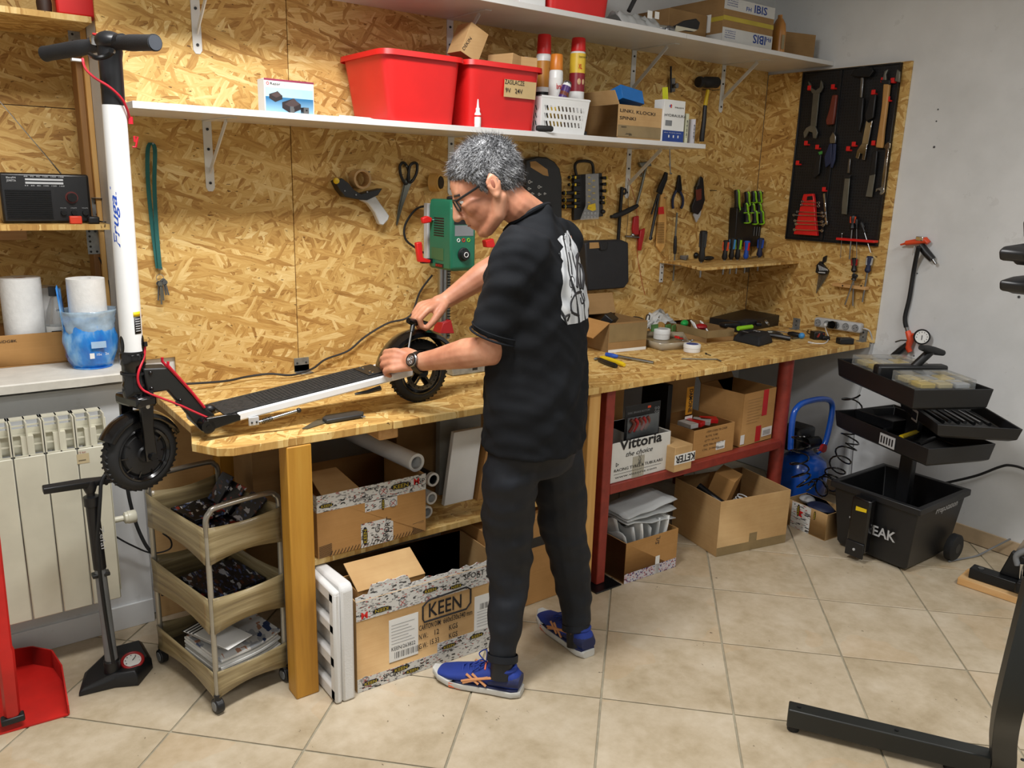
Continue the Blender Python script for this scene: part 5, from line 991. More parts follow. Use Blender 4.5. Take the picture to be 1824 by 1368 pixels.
# masking tape
c=at(777,325,y=YW-.035);t=wt('masking_tape','fat roll of tan masking tape on a peg by the shelf bracket','tape',780,325);ax=V((.55,-.83,0)).normalized();MB().lathe([(.026,-.02),(.037,-.02),(.037,.012),(.034,.012),(.034,.02),(.026,.02),(.026,-.02)],c,ax,30).build('tape_ring',TAN,t);MB().cyl(c-ax*.018,c+ax*.024,.024,n=24).build('core',BLK,t);MB().cyl(c+ax*.0,V((c.x,YW,c.z)),.006,n=8).build('peg',GREY,t)
# drill press
yd=2.66;X0=at(803,420,y=yd).x;yb_=min(2.93,at(764,420,x=X0).y);X1=X0+.115;zb2=at(803,484,y=yd).z;zt2=at(803,356,y=yd).z
t=thing('drill_press','green bench drill press behind the working man','drill press',(X0+.05,2.8,ZB))
def dsec(z,i,j):return[(X0+i,yd+j,z),(X1-i,yd+j,z),(X1-i*.3,yb_,z),(X0+i*.3,yb_,z)]
MB().loft([[V(p)for p in dsec(zb2,.012,.012)],[V(p)for p in dsec(zb2+.01,0.0,0.0)],[V(p)for p in dsec(zt2-.03,0,0)],[V(p)for p in dsec(zt2,.02,.03)]]).build('motor_housing',GRN,t,bevel=.008,seg=3)
HG=zt2-zb2
for k in range(8):z=zb2+HG*(.48+.035*k);MB().bb((X0-.001,yd+.05,z),(X0+.001,yd+.05+(yb_-yd)*.45,z+HG*.016)).build('vent_slot',BLK,t,smooth=0)
quad(t,(X0-.0008,yd+.14,zb2+HG*.14),-Y_,Z_,.09,HG*.17,mat('plate_green','#3f6a45',.5),name='rating_plate');quad(t,(X0-.0008,yd+.11,zb2+HG*.03),-Y_,Z_,.06,HG*.06,BLK,name='rating_plate');text('BOSCH',t,(X0-.0018,yd+.105,zb2+HG*.045),-Y_,Z_,HG*.03,RED,w=.045)
fr_=lambda a,b_,o=.001:V((X0+.115*a,yd-o,zb2+HG*b_))
quad(t,fr_(.15,.5),X_,Z_,.085,HG*.15,GREY,name='display');MB().bb(fr_(.12,.66),fr_(.9,.74)+Y_*.02).build('display_hood',BLK,t)
for k,cl in enumerate((PAPER,RED,LIME)):c=fr_(.3+.2*k,.44);MB().torus(c,Y_,.006,.0015,14,6).build('button_ring',cl,t)
c=fr_(.5,.24);MB().lathe([(0,0),(.026,0),(.026,.004),(.021,.006),(.019,.02),(0,.022)],c,-Y_,24).build('speed_dial',BLK,t);MB().torus(c-Y_*.021,Y_,.009,.0014,18,6).build('dial_mark',WHTP,t)
c=fr_(.45,.82);MB().lathe([(0,0),(.022,0),(.022,.004),(.017,.006),(.017,.016),(0,.018)],c,-Y_,22).build('switch_base',RED,t);MB().cyl(c-Y_*.0185,c-Y_*.022,.011,n=18).build('switch_button',mat('amber_button','#e2861c',.4),t);quad(t,c+V((-.022,-.0005,.03)),X_,Z_,.01,.02,PAPER,name='switch_plate')
cx=at(788,540,y=2.84).x;MB().cyl((cx,2.84,ZB+.02),(cx,2.84,zb2+.03),.020,n=24).build('column',STEEL,t);MB().bb((cx+.018,2.83,ZB+.1),(cx+.03,2.85,zb2)).build('rack',STEELD,t,smooth=0)
for k in range(24):z=ZB+.11+(zb2-ZB-.12)*k/24;MB().bb((cx+.02,2.826,z),(cx+.031,2.83,z+.004)).build('rack_tooth',BLKM,t,smooth=0)
MB().bb((cx-.055,2.868,zb2+.02),(cx+.0,2.9,zt2-.02)).build('rear_plate',LGREY,t,bevel=.003)
bz=at(830,645,y=2.55).z;MB().bb((at(806,670,y=2.60).x,2.60,ZB+.001),(at(806,670,y=2.60).x+.30,2.90,ZB+.05)).build('base',GALV,t,bevel=.004);q=at(846,662,y=2.60);MB().bb((q.x-.012,2.5995,ZB+.014),(q.x+.012,2.602,ZB+.036)).build('base_slot',BLK,t)
MB().px([(770,590),(776,572),(790,566),(796,590)],.06,y=2.86).build('table_clamp',REDD,t,bevel=.003)
MB().px([(748,388),(757,384),(766,388),(764,396),(750,398)],.02,y=yb_-.02).build('handle_grip',RED,t,bevel=.004);p0_=at(762,392,y=yb_-.03);MB().cyl(p0_,p0_+X_*.06,.005,n=8).build('handle_bar',STEEL,t)
MB().px([(737,432),(747,430),(749,458),(763,462),(762,468),(742,466)],.022,y=yb_-.01).build('feed_handle',RED,t,bevel=.004);MB().bb((at(750,468,y=yb_-.02).x,yb_-.03,at(750,468,y=yb_).z),(X0+.02,yb_-.012,at(750,460,y=yb_).z)).build('feed_arm',BLK,t)
MB().px([(858,428),(872,424),(876,440),(860,440)],.03,y=2.75).build('guard',RED,t,bevel=.003)
MB().tube(spline([(cx-.02,2.9,zt2-.03),at(742,372,y=2.93),at(722,400,y=2.94),at(722,425,y=2.94),at(738,440,y=2.94),at(758,452,y=2.93)]),.0045).build('power_lead',RUB,t);MB().lathe([(0,0),(.018,0),(.02,.006),(.015,.012),(0,.012)],(X0+.04,yd+.06,zt2),Z_,20).build('top_cap',BLK,t)
# socket set case
t=wt('socket_case','black moulded socket set case behind the grey-haired head','tool case',955,350)
MB().px([(925,285),(945,279),(962,280),(976,288),(985,300),(989,320),(989,395),(925,395)],.05,y=YW-.002).build('case_shell',BLK,t,bevel=.006)
MB().px([(944,288),(954,287),(975,302),(977,314),(968,312),(945,298)],.001,y=YW-.0525).build('handle_opening',mat('opening_osb','#a98350',.7),t)
for u,v,s_ in((931,318,1.),(943,324,1.),(942,336,.8),(960,333,1.),(948,345,.7),(960,346,.8),(970,345,.6)):p=at(u,v,y=YW-.053);MB().torus(p,Y_,.006*s_,.002,12,6).build('socket_mark',LGREY,t);MB().box(p+X_*.011*s_,(.01*s_,.002,.004)).build('socket_mark',LGREY,t)
# yellow screwdriver rack
t=wt('screwdriver_rack','yellow and black screwdriver set rack with carrying handle','screwdriver set',1043,340)
MB().px([(1018,312),(1068,308),(1070,385),(1018,392)],.018,y=YW-.002).build('backing',BLK,t,bevel=.002)
MB().tube(spline([at(u,v,y=YW-.02)for u,v in((1027,314),(1024,296),(1030,288),(1046,287),(1055,292),(1057,310))],4),.007,8).build('carry_handle',BLK,t)
for k,v in enumerate((316,329,344,357,368)):
 big=k>1
 a=at(1002 if big else 1012,v,y=YW-.034);c=at(1032,v-1,y=YW-.03);MB().lathe([(0,0),(.008 if big else.006,.001),(.0105 if big else.0075,.008),(.008,.03),(.0095,.05),(.007,(c-a).length),(0,(c-a).length)],a,c-a,12).build('driver_handle',BLK,t);MB().torus(a+(c-a).normalized()*.012,c-a,.0095 if big else.007,.0024,12,6).build('handle_ring',YEL,t);MB().box(at(1025,v,y=YW-.042),(.008,.004,.012)).build('handle_mark',YEL,t)
for k,v in enumerate((317,328,340,352,361)):
 a=at(1081 if k<3 else 1078,v,y=YW-.03);c=at(1062,v,y=YW-.03);MB().lathe([(0,0),(.007,.001),(.008,.006),(.0068,.03),(0,.032)],a,c-a,12).build('driver_handle',BLK,t);MB().torus(a+(c-a).normalized()*.006,c-a,.0075,.0022,12,6).build('handle_ring',YEL,t)
MB().px([(1043,310),(1066,309),(1067,368),(1066,390),(1033,392),(1043,366)],.002,y=YW-.045).build('clear_cover',PLASTIC,t)
for k in range(9):p=at(1047+(k%2)*8,316+5.6*k,y=YW-.042);MB().cyl(p,p+X_*.014,.004,n=8).build('bit',YEL,t)
MB().px([(1048,365),(1060,362),(1061,374),(1055,376),(1046,372)],.002,y=YW-.048).build('brand_badge',YEL,t);text('STANLEY',t,at(1048,371,y=YW-.051),X_,Z_,.004,INK,w=.02)
for j in range(2):
 for k in range(4):MB().torus(at(1042+6*k,380+7*j,y=YW-.047),Y_,.004,.001,10,5).build('bit_mark',LGREY,t)
MB().sph(at(1074,377,y=YW-.02),(.014,.01,.011),12,8).build('hand_grip',BLK,t)
# toolcase
t=wt('tool_case','flat black plastic tool case leaning on the wall behind the bench','tool case',1072,472);MB().px([(1030,432),(1038,428),(1095,426),(1107,431),(1108,500),(1100,511),(1035,516)],.05,y=YW-.004).build('case_shell',mat('case_black','#1d1f24',.55,bump=.3,bscale=250),t,bevel=.006)
MB().px([(1050,432),(1080,431),(1080,441),(1050,443)],.001,y=YW-.0546).build('handle_opening',mat('opening_osb','#a98350',.7),t);MB().px([(1066,431),(1081,430),(1079,445),(1068,446)],.008,y=YW-.054).build('latch',BLK,t,bevel=.002);MB().box(at(1108,494,y=YW-.03),(.012,.03,.03)).build('side_latch',BLK,t,bevel=.003)
# wrench with black grip, cords, rod, red pliers
t=wt('wheel_tool','long black tool with a cross grip hanging under the shelf bracket','tool',1105,370)
MB().tube([at(1108,333,y=YW-.02),at(1105,370,y=YW-.02),at(1101,428,y=YW-.02)],.009,10).build('shaft',BLKM,t);MB().tube(spline([at(1088,386,y=YW-.035),at(1098,384,y=YW-.035),at(1115,377,y=YW-.035),at(1136,366,y=YW-.035)],4),[.008]*3+[.013]*7+[.012,.011,.008],10).build('cross_grip',RUB,t);MB().torus(at(1112,341,y=YW-.02),Y_,.012,.005,16,8).build('head_loop',BLK,t)
cord('bracket_string','thin dark cord dangling from the shelf bracket past the red pliers',[at(1119,318,y=YW-.012),at(1128,345,y=YW-.01),at(1134,375,y=YW-.01),at(1135,450,y=YW-.008),at(1143,500,y=YW-.008),at(1149,525,y=YW-.008)],.0012,REDD,'cord')
cord('bracket_string','shorter dark cord dangling left of the red pliers',[at(1118,330,y=YW-.012),at(1119,380,y=YW-.01),at(1114,440,y=YW-.008),at(1118,478,y=YW-.008)],.0012,BLK,'cord')
t=wt('tube_rod','grey metal tube tool hanging behind the shelf bracket','tool',1142,330);MB().tube([at(1151,295,y=YW-.02),at(1143,330,y=YW-.02),at(1134,364,y=YW-.02)],.007,10).build('rod',STEELD,t);MB().px([(1134,290),(1154,287),(1156,296),(1138,298)],.02,y=YW-.008).build('head',STEELD,t,bevel=.003);MB().torus(at(1142,311,y=YW-.02),Y_,.009,.003,14,6).build('ring',STEELD,t)
t=wt('locking_pliers','red-handled cable pliers hanging below the bracket','pliers',1130,415);MB().px([(1127,386),(1135,384),(1135,418),(1126,418),(1124,408)],.014,y=YW-.008).build('handle',REDD,t,bevel=.003);MB().px([(1138,410),(1146,406),(1145,416),(1139,446),(1135,446),(1136,425)],.014,y=YW-.008).build('handle',REDD,t,bevel=.003)
MB().cyl(at(1114,421,y=YW-.014),at(1139,423,y=YW-.014),.006,n=10).build('jaw_bar',STEEL,t);MB().sph(at(1127,419,y=YW-.014),.011,12,8).build('joint',STEEL,t)
# adjustable pliers, brush, blue pliers, knife
t=wt('slip_pliers','long black slip-joint pliers hanging beside the wire brush','pliers',1172,365);MB().px([(1183,306),(1187,308),(1186,320),(1180,335),(1176,347),(1168,342),(1172,330),(1178,318)],.012,y=YW-.026).build('jaws',BLKM,t,bevel=.002);MB().tube([at(1174,345,y=YW-.034),at(1168,378,y=YW-.034),at(1158,427,y=YW-.034)],[.006,.008,.007],10).build('handle',BLK,t);MB().tube([at(1172,345,y=YW-.03),at(1164,370,y=YW-.03),at(1160,382,y=YW-.03)],.005,8).build('handle',BLKM,t);MB().torus(at(1159,424,y=YW-.034),Y_,.009,.003,14,6).build('loop',BLK,t)
t=wt('wire_brush','wooden wire brush with a red band hanging on the wall','brush',1176,395);MB().px([(1174,345),(1182,344),(1183,372),(1184,400),(1181,438),(1174,450),(1167,438),(1170,395),(1172,370)],.014,y=YW-.006).build('brush_wood',WPINE,t,bevel=.003);MB().px([(1173,369),(1182,368),(1183,381),(1172,382)],.001,y=YW-.0205).build('red_band',RED,t)
b=MB()
for j in range(14):
 for i in range(4):p=at(1170.5+3.2*i,397+2.7*j,y=YW-.02);b.cyl(p,p-Y_*.012,.0012,n=5)
tag(b.build('bristles',BLKM,t),kind='stuff');nailpin(t,1178,352)
t=wt('long_nose_pliers','blue-handled long nose pliers hanging on the wall','pliers',1207,345);MB().px([(1207,312),(1210,312),(1213,338),(1209,345),(1202,340)],.01,y=YW-.006).build('jaws',BLKM,t,bevel=.002)
for P in([(1204,340),(1199,352),(1198,364),(1199,371)],[(1211,341),(1216,352),(1216,364),(1213,371)]):MB().tube(spline([at(u,v,y=YW-.012)for u,v in P],4),.0068,8).build('handle',NAVY,t)
t=wt('garden_knife','black and brown cutter with grey tip hanging on the wall','cutter',1240,350);MB().px([(1246,314),(1249,318),(1251,345),(1252,356),(1247,372),(1240,382),(1229,378),(1229,366),(1236,350),(1236,334)],.016,y=YW-.006).build('handle',BLK,t,bevel=.003);MB().px([(1239,338),(1249,336),(1249,355),(1240,358)],.002,y=YW-.0225).build('inlay',BROWN,t);MB().px([(1237,374),(1248,372),(1246,384),(1239,396),(1234,383)],.006,y=YW-.01).build('tip',LGREY,t);MB().px([(1244,320),(1247,314),(1245,330),(1241,332)],.002,y=YW-.0225).build('blade',STEEL,t)
p=at(1264,339,y=YW);o=MB().cyl(p+Y_*.003,p+V((.022,-.03,0)),.002,n=8).build('wall_nail',BLKM);tag(o,'bare nail sticking out of the wall right of the cutter','nail')
t=wt('hook_rod','thin steel rod hanging down from the lower shelf','rod',1194,290);MB().cyl(at(1193,266,y=2.86),at(1194,308,y=2.86),.003,n=8).build('rod',STEEL,t);MB().cyl(at(1193,291,y=2.86),at(1193,296,y=2.86),.005,n=10).build('rod_nut',STEEL,t);MB().sph(at(1195,309,y=2.86),(.008,.006,.005),10,6).build('rod_foot',STEEL,t)
# mallet
t=wt('rubber_mallet','black rubber mallet with a yellow band hanging on the wall','mallet',1257,200);a=at(1243,146,y=YW-.04);c=at(1278,147,y=YW-.04);MB().lathe([(0,0),(.024,.001),(.027,.008),(.027,.02),(.022,.03),(.022,.045),(.027,.055),(.027,(c-a).length-.006),(.023,(c-a).length),(0,(c-a).length)],a,c-a,20).build('head',RUB,t);MB().tube([at(1261,160,y=YW-.04),at(1256,188,y=YW-.04)],[.009,.0105],12).build('handle_band',YEL,t);MB().tube([at(1256,188,y=YW-.04),at(1254,215,y=YW-.04),at(1250,246,y=YW-.04),at(1250,252,y=YW-.04)],[.0105,.012,.0135,.0125],12).build('handle',BLK,t);nailpin(t,1252,160,.05);nailpin(t,1268,161,.05)
t=wt('wall_clamp','small steel clamp with a black screw beside the mallet','clamp',1195,150);MB().tube([at(1195,118,y=YW-.02),at(1195,165,y=YW-.02)],.005,8).build('screw',BLKM,t);MB().lathe([(0,0),(.012,0),(.012,.012),(0,.012)],at(1203,153,y=YW-.03),-Y_,14).build('wing',STEEL,t);MB().px([(1190,140),(1199,139),(1199,164),(1190,165)],.016,y=YW-.006).build('body',STEEL,t,bevel=.003)
# ------------------------------------------------------------------ corner shelf with screwdrivers
zc_=at(1400,463,x=XR-.018).z;xl=at(1174,470,y=YW).x
fa=at(1250,478,z=zc_);fb=at(1424,459,x=XR-.018);f0_=at(1180,470,z=zc_)
CSH=thing('corner_shelf','small OSB corner shelf holding loose screwdrivers','shelf',(3.5,2.8,zc_))
MB().prism([(xl,YW-.001,zc_-.012),(XR-.0175,YW-.001,zc_-.012),(XR-.0175,fb.y,zc_-.012),(fa.x,fa.y,zc_-.012),(xl,min(f0_.y,YW-.05),zc_-.012)],(0,0,.012)).build('shelf_board',OSBT,CSH,bevel=.001,seg=1)
x=xl+.02;MB().bb((x-.014,YW-.004,zc_-.115),(x+.014,YW-.001,zc_-.013)).bb((x-.014,YW-.14,zc_-.0155),(x+.014,YW-.004,zc_-.0125)).build('angle_bracket',WMET,CSH,bevel=.001,seg=1)
for k in(.035,.065,.1):MB().cyl((x,YW-.004,zc_-k),(x,YW-.006,zc_-k),.004,n=8).build('screw',BLK,CSH)
x=at(1330,485,y=YW).x;MB().bb((x-.014,YW-.004,zc_-.09),(x+.014,YW-.001,zc_-.013)).build('angle_bracket',GALV,CSH)
SDN={}
def driver(lab,top,tip,L,r,m1,m2,ring=False,group='screwdrivers on the corner shelf',flat=True,z_clip=None):
 ax=(tip-top).normalized();t=thing('screwdriver',lab,'screwdriver',top+ax*L,group)
 MB().lathe([(0,0),(r*.75,.001),(r,.006),(r*.95,L*.3),(r*.7,L*.62),(r*.95,L*.85),(r*.6,L*.97),(0,L)],top,ax,12).build('handle',m1,t)
 u,w_=basis(ax)
 for q in range(3):a=2*PI*q/3+2.2;MB().bar(top+ax*L*.1+(u*math.cos(a)+w_*math.sin(a))*r*.86,top+ax*L*.52+(u*math.cos(a)+w_*math.sin(a))*r*.74,r*.7,r*.34,up=(u*math.cos(a)+w_*math.sin(a))).build('grip_inlay',m2,t)
 MB().cyl(top+ax*L*.95,tip,r*.28,n=8).build('shaft',STEEL,t);return t
yy=lambda v:v
def onshelf(u,v,vb,L,r,m1,m2,lab,dep=None,sh=.075,lean=0):
 r*=1.8
 p=at(u,vb,z=zc_+.001)if dep is None else at(u,vb,y=dep);p.z=zc_+.0015;top=p+V((lean,0,(p-at(u,v,y=p.y)).length));ax=(p-top).normalized()
 Lh=(p-top).length-.001
 return driver(lab,top,p+ax*sh,Lh,r,m1,m2)
onshelf(1249,411,468,.07,.011,BLK,DGREY,'black-handled driver standing at the left of the corner shelf');onshelf(1271,424,457,.04,.0115,RED,REDD,'stubby red-handled driver behind the blue tool');onshelf(1290,428,464,.07,.0095,BLK,ORNG,'orange and black screwdriver upright in the corner shelf',lean=.004);onshelf(1302,423,463,.08,.0095,BLK,LBLU,'black and light-blue screwdriver upright in the corner shelf');onshelf(1313,424,463,.08,.0095,BLK,LIME,'lime and black screwdriver upright in the corner shelf');onshelf(1328,429,462,.08,.009,BLU,RED,'blue screwdriver with a red stripe upright in the corner shelf');onshelf(1352,424,459,.08,.010,NAVY,BLU,'dark blue screwdriver leaning in the corner shelf',lean=.002);onshelf(1370,425,459,.06,.007,DGREY,BLK,'slim grey driver standing right in the corner shelf',lean=.004)
t=thing('pipe_wrench','blue-handled tool lying on the corner shelf','tool',at(1262,455,z=zc_));MB().tube(spline([at(1244,449,z=zc_+.03),at(1260,450,z=zc_+.025),at(1283,444,z=zc_+.022)],4),.011,10).build('handle',BLU,t);MB().sph(at(1262,460,z=zc_+.016),(.045,.012,.012),12,8).build('lower_grip',BLK,t);MB().sph(at(1240,455,z=zc_+.018),(.016,.014,.017),12,8).build('head',BLKM,t)
t=thing('small_plane','grey metal block on the left of the corner shelf','block',at(1215,458,z=zc_));MB().prism([at(1203,460,z=zc_+.001),at(1222,464,z=zc_+.001),at(1231,457,z=zc_+.001),at(1210,453,z=zc_+.001)],(0,0,.02)).build('block',GREY,t,bevel=.003);MB().box(at(1197,455,z=zc_+.012),(.012,.012,.02)).build('knob',NAVY,t,bevel=.003)
t=thing('snips','black and orange snips lying at the back of the corner shelf','snips',at(1228,447,z=zc_));MB().tube(spline([at(1214,447,z=zc_+.012),at(1225,440,z=zc_+.022),at(1246,441,z=zc_+.022),at(1252,450,z=zc_+.015)],4),.010,8).build('handles',BLK,t);MB().box(at(1226,446,z=zc_+.022),(.012,.01,.006)).build('orange_inlay',ORNG,t);MB().box(at(1254,430,y=2.87),(.022,.012,.03)).build('blue_clip',LBLU,t,bevel=.003)
t=driver('red-handled driver lying on the right of the corner shelf',at(1362,454,z=zc_+.011),at(1340,458,z=zc_+.011),.045,.0105,RED,REDD);
tag(MB().tube([at(1376,454,z=zc_+.008),at(1395,456,z=zc_+.006),at(1396,456.3,z=zc_+.006),at(1424,458,z=zc_+.008)],[.004,.004,.006,.006],8).build('paint_brush',mat('black_tan','#2b241c',.5)),'thin dark brush lying over the right edge of the corner shelf','brush')
t=thing('cutter_blade','black socket cap on the corner shelf','cap',at(1382,456,z=zc_));MB().cyl(at(1382,459,z=zc_+.001),at(1382,459,z=zc_+.001)+Z_*.02,.008,n=12).build('cap_body',BLK,t)
t=thing('long_file','long black-handled file stuck upright through the corner shelf','file',at(1203,440,y=YW-.03));a=at(1206,379,y=YW-.03);c=at(1203,420,y=YW-.03);d=at(1202,452,y=YW-.03);MB().cyl(a,c,.005,n=8).build('blade',STEELD,t);MB().tube([c,c.lerp(d,.2),c.lerp(d,.8),d],[.006,.009,.01,.008],10).build('handle',BLK,t);MB().cyl(d,at(1199,500,y=YW-.03),.0045,n=8).build('blade_end',STEELD,t)
# lime screwdriver rack
t=wt('driver_stand','black rack of lime and black screwdrivers on the back wall','screwdriver set',1340,400);MB().px([(1300,370),(1318,368),(1318,396),(1382,394),(1378,438),(1296,438)],.05,y=YW-.003).build('rack',BLK,t,bevel=.003)
rows=[(352,.035,[(1313,338,378),(1331,341,368),(1343,340,362),(1352,340,362),(1360,341,362)]),(0,.05,[(1328,361,380),(1340,362,380),(1352,362,380),(1364,362,380),(1372,363,380)]),(0,.062,[(1331,379,398),(1345,375,400),(1356,375,400),(1367,376,400),(1381,379,396)])]
for _,off,L_ in rows:
 for(u,v0,v1)in L_:
  a=at(u,v0,y=YW-off);c=at(u-.6,v1,y=YW-off);h=MB().lathe([(0,0),(.014,.001),(.017,.006),(.013,(c-a).length*.55),(.016,(c-a).length*.85),(.006,(c-a).length),(0,(c-a).length)],a,c-a,12).build('driver_handle',BLK,t)
  d=(c-a).normalized();MB().tube(spline([a+V((-.008,-.011,-.002)),a+d*.012+V((-.005,-.017,0)),a+d*(c-a).length*.55+V((.0,-.0155,0)),a+d*(c-a).length*.9+V((.006,-.0165,0))],3),.0055,6).build('lime_inlay',LIME,t);MB().torus(c-d*.004,d,.0155,.0035,12,5).build('lime_collar',LIME,t)
for k in range(8):a=at(1344+4.5*k,404,y=YW-.056);MB().cyl(a,a-Z_*.05,.002,n=6).build('driver_shaft',STEEL,t)
# ------------------------------------------------------------------ pegboard on the right wall
XP=XR-.017
def rw(nm,lab,cat,u,v,group=None):return thing(nm,lab,cat,at(u,v,x=XP-.03),group)
pb=rw('pegboard','black tool pegboard on the right-hand OSB sheet','pegboard',1500,430)
pg=mat('peg_black','#101114',.5,bump=.0)
pk=[(1437,127),(1612,113),(1562,437),(1399,427)]
A_,B_,C_,D_=[at(u,v,x=XP)for u,v in pk];y1=(A_.y+D_.y)/2;y0_=(B_.y+C_.y)/2;z1_=(A_.z+B_.z)/2;z0_=(C_.z+D_.z)/2;ym=y1+(y0_-y1)*.42
def pegm():
 m=NT('pegboard_perforated');tc=m.nd('ShaderNodeTexCoord');mp=m.nd('ShaderNodeMapping');mp.inputs['Scale'].default_value=(70,70,70);m.lk(tc.outputs['Object'],mp.inputs[0]);fr=m.nd('ShaderNodeVectorMath',operation='FRACTION');m.lk(mp.outputs[0],fr.inputs[0]);sb=m.nd('ShaderNodeVectorMath',operation='SUBTRACT');sb.inputs[1].default_value=(.5,.5,.5);m.lk(fr.outputs[0],sb.inputs[0]);s3=m.nd('ShaderNodeSeparateXYZ');m.lk(sb.outputs[0],s3 .inputs[0])
 d=m.math('MAXIMUM',m.math('ABSOLUTE',s3 .outputs[1]),m.math('ABSOLUTE',s3 .outputs[2]));h=m.math('LESS_THAN',d,.27);m.base(m.mix('#15171b','#050506',h));m.b.inputs['Roughness'].default_value=.45;inv=m.math('SUBTRACT',1.0,h);m.bump(inv,.8,.002);return m.m
PGM=pegm()
MB().bb((XP-.014,y0_,z0_),(XP,ym-.001,z1_)).build('peg_panel',PGM,pb,smooth=0);MB().bb((XP-.014,ym+.001,z0_+.006),(XP,y1,z1_)).build('peg_panel',PGM,pb,smooth=0)
for a,c in(((y0_,z0_),(y1,z0_+.008)),((y0_,z1_-.008),(y1,z1_)),((y0_,z0_+.008),(y0_+.008,z1_-.008)),((y1-.008,z0_+.008),(y1,z1_-.008)),((ym-.007,z0_+.008),(ym+.007,z1_-.008))):MB().bb((XP-.022,a[0],a[1]),(XP-.0141,c[0],c[1])).build('panel_rim',BLK,pb,bevel=.002,seg=1)
XT=XP-.022
def rp(P,t_,off=0):return MB().px(P,t_,x=XT-off)
def hook(par,u,v,w_=.02):p=at(u,v,x=XP-.014);MB().box(p-X_*.012,(.024,w_,.008)).box(p-X_*.024+Z_*.008,(.004,w_,.022)).build('hook',RED,par,bevel=.001,seg=1)
for u,v in((1446,160),(1440,258),(1488,158),(1460,265),(1425,293),(1543,130),(1525,260),(1560,258),(1577,146),(1594,147),(1472,340),(1560,168),(1586,180),(1515,268)):hook(pb,u,v)
def rtool(nm,lab,cat,u,v,parts):
 t=rw(nm,lab,cat,u,v,'tools on the pegboard')
 for(pn,P,th,off,m,bv)in parts:rp(P,th,off).build(pn,m,t,bevel=bv)
 return t
rtool('open_spanner','largest double open-ended spanner on the pegboard','spanner',1445,200,[('jaw',[(1443,153),(1441,145),(1446,150),(1447,157),(1455,161),(1462,156),(1464,143),(1467,148),(1468,156),(1463,165),(1455,168),(1448,166)],.01,.006,STEELD,.001),('shaft',[(1450,166),(1461,166),(1455,225),(1445,225)],.008,.006,STEELD,.001),('jaw',[(1445,224),(1454,225),(1458,236),(1455,247),(1450,246),(1449,236),(1442,234),(1437,244),(1434,246),(1433,236),(1438,228)],.01,.006,STEELD,.001)])
rtool('drift_handle','dark red wooden-handled tool on the pegboard','tool',1483,190,[('handle',[(1485,170),(1494,169),(1490,205),(1487,222),(1475,223),(1474,215),(1480,195)],.018,.004,BROWN,.005)])
rtool('combination_pliers','blue-handled combination pliers on the pegboard','pliers',1482,265,[('jaws',[(1486,235),(1491,243),(1490,255),(1480,256),(1480,246)],.012,.006,STEEL,.002),('handle',[(1479,256),(1484,256),(1483,290),(1472,299),(1470,280)],.012,.006,NAVY,.004),('handle',[(1485,256),(1491,256),(1489,285),(1484,300),(1480,298),(1484,275)],.012,.006,NAVY,.004)])
rtool('claw_hammer','steel claw hammer with a black grip at the top of the pegboard','hammer',1535,180,[('head',[(1518,135),(1526,125),(1540,120),(1556,121),(1560,127),(1552,138),(1530,138)],.02,.006,BLKM,.003),('shaft',[(1535,138),(1540,138),(1537,174),(1533,174)],.01,.01,STEEL,.002),('grip',[(1531,174),(1541,174),(1538,215),(1534,235),(1529,232),(1529,210)],.016,.006,BLK,.004)])
rtool('cone_spanner','bright flat spanner with a black grip on the pegboard','spanner',1545,250,[('grip',[(1553,170),(1563,168),(1558,210),(1545,216),(1543,205)],.014,.006,BLK,.004),('blade',[(1544,215),(1549,219),(1555,215),(1547,258),(1536,257)],.006,.008,CHROME,.0008),('jaw',[(1536,256),(1546,256),(1543,275),(1541,285),(1536,284),(1538,274),(1533,273),(1530,283),(1525,281),(1528,268)],.006,.008,CHROME,.0008)])
rtool('pincer_hammer','wooden-handled tool with two curved claws on the pegboard','hammer',1578,200,[('claw',[(1574,142),(1578,127),(1584,124),(1580,133),(1581,146)],.012,.008,STEELD,.002),('claw',[(1596,145),(1600,124),(1605,128),(1604,147)],.012,.008,STEELD,.002),('socket',[(1572,143),(1590,143),(1588,152),(1574,150)],.02,.006,BLK,.003),('handle',[(1577,150),(1588,149),(1582,200),(1578,230),(1575,264),(1563,263),(1569,225),(1574,190)],.02,.006,TANW,.005)])
rtool('combination_spanner','chrome combination spanner hanging at the right of the pegboard','spanner',1578,300,[('ring',[(1578,258),(1583,253),(1587,256),(1586,264),(1580,267),(1576,263)],.008,.008,CHROME,.001),('shaft',[(1579,266),(1584,266),(1576,335),(1570,335)],.006,.008,CHROME,.001),('jaw',[(1570,334),(1576,334),(1576,342),(1571,347),(1568,346),(1570,340),(1565,338),(1561,342),(1562,336)],.008,.008,CHROME,.001)])
rtool('tyre_lever','long grey tyre lever with a black tip on the pegboard','lever',1508,340,[('tip',[(1513,283),(1516,283),(1514,308),(1510,308)],.006,.008,STEEL,.001),('grip',[(1505,312),(1518,312),(1515,318),(1506,318)],.012,.006,BLK,.002),('blade',[(1506,316),(1515,314),(1511,360),(1509,382),(1500,381),(1501,360)],.006,.008,STEELD,.001)])
rtool('short_lever','short broad grey lever on the pegboard','lever',1552,330,[('grip',[(1557,270),(1565,268),(1561,310),(1551,313)],.012,.006,BLK,.003),('blade',[(1550,312),(1560,310),(1557,330),(1554,351),(1543,350),(1547,330)],.006,.008,STEELD,.001)])
rtool('pin_tool','small black tool with a green mark on the pegboard','tool',1458,300,[('body',[(1458,275),(1465,275),(1461,310),(1452,318),(1450,310)],.012,.006,BLK,.003),('mark',[(1458,271),(1465,269),(1465,274),(1460,276)],.003,.018,mat('green_mark','#3f8a3a',.5),0)])
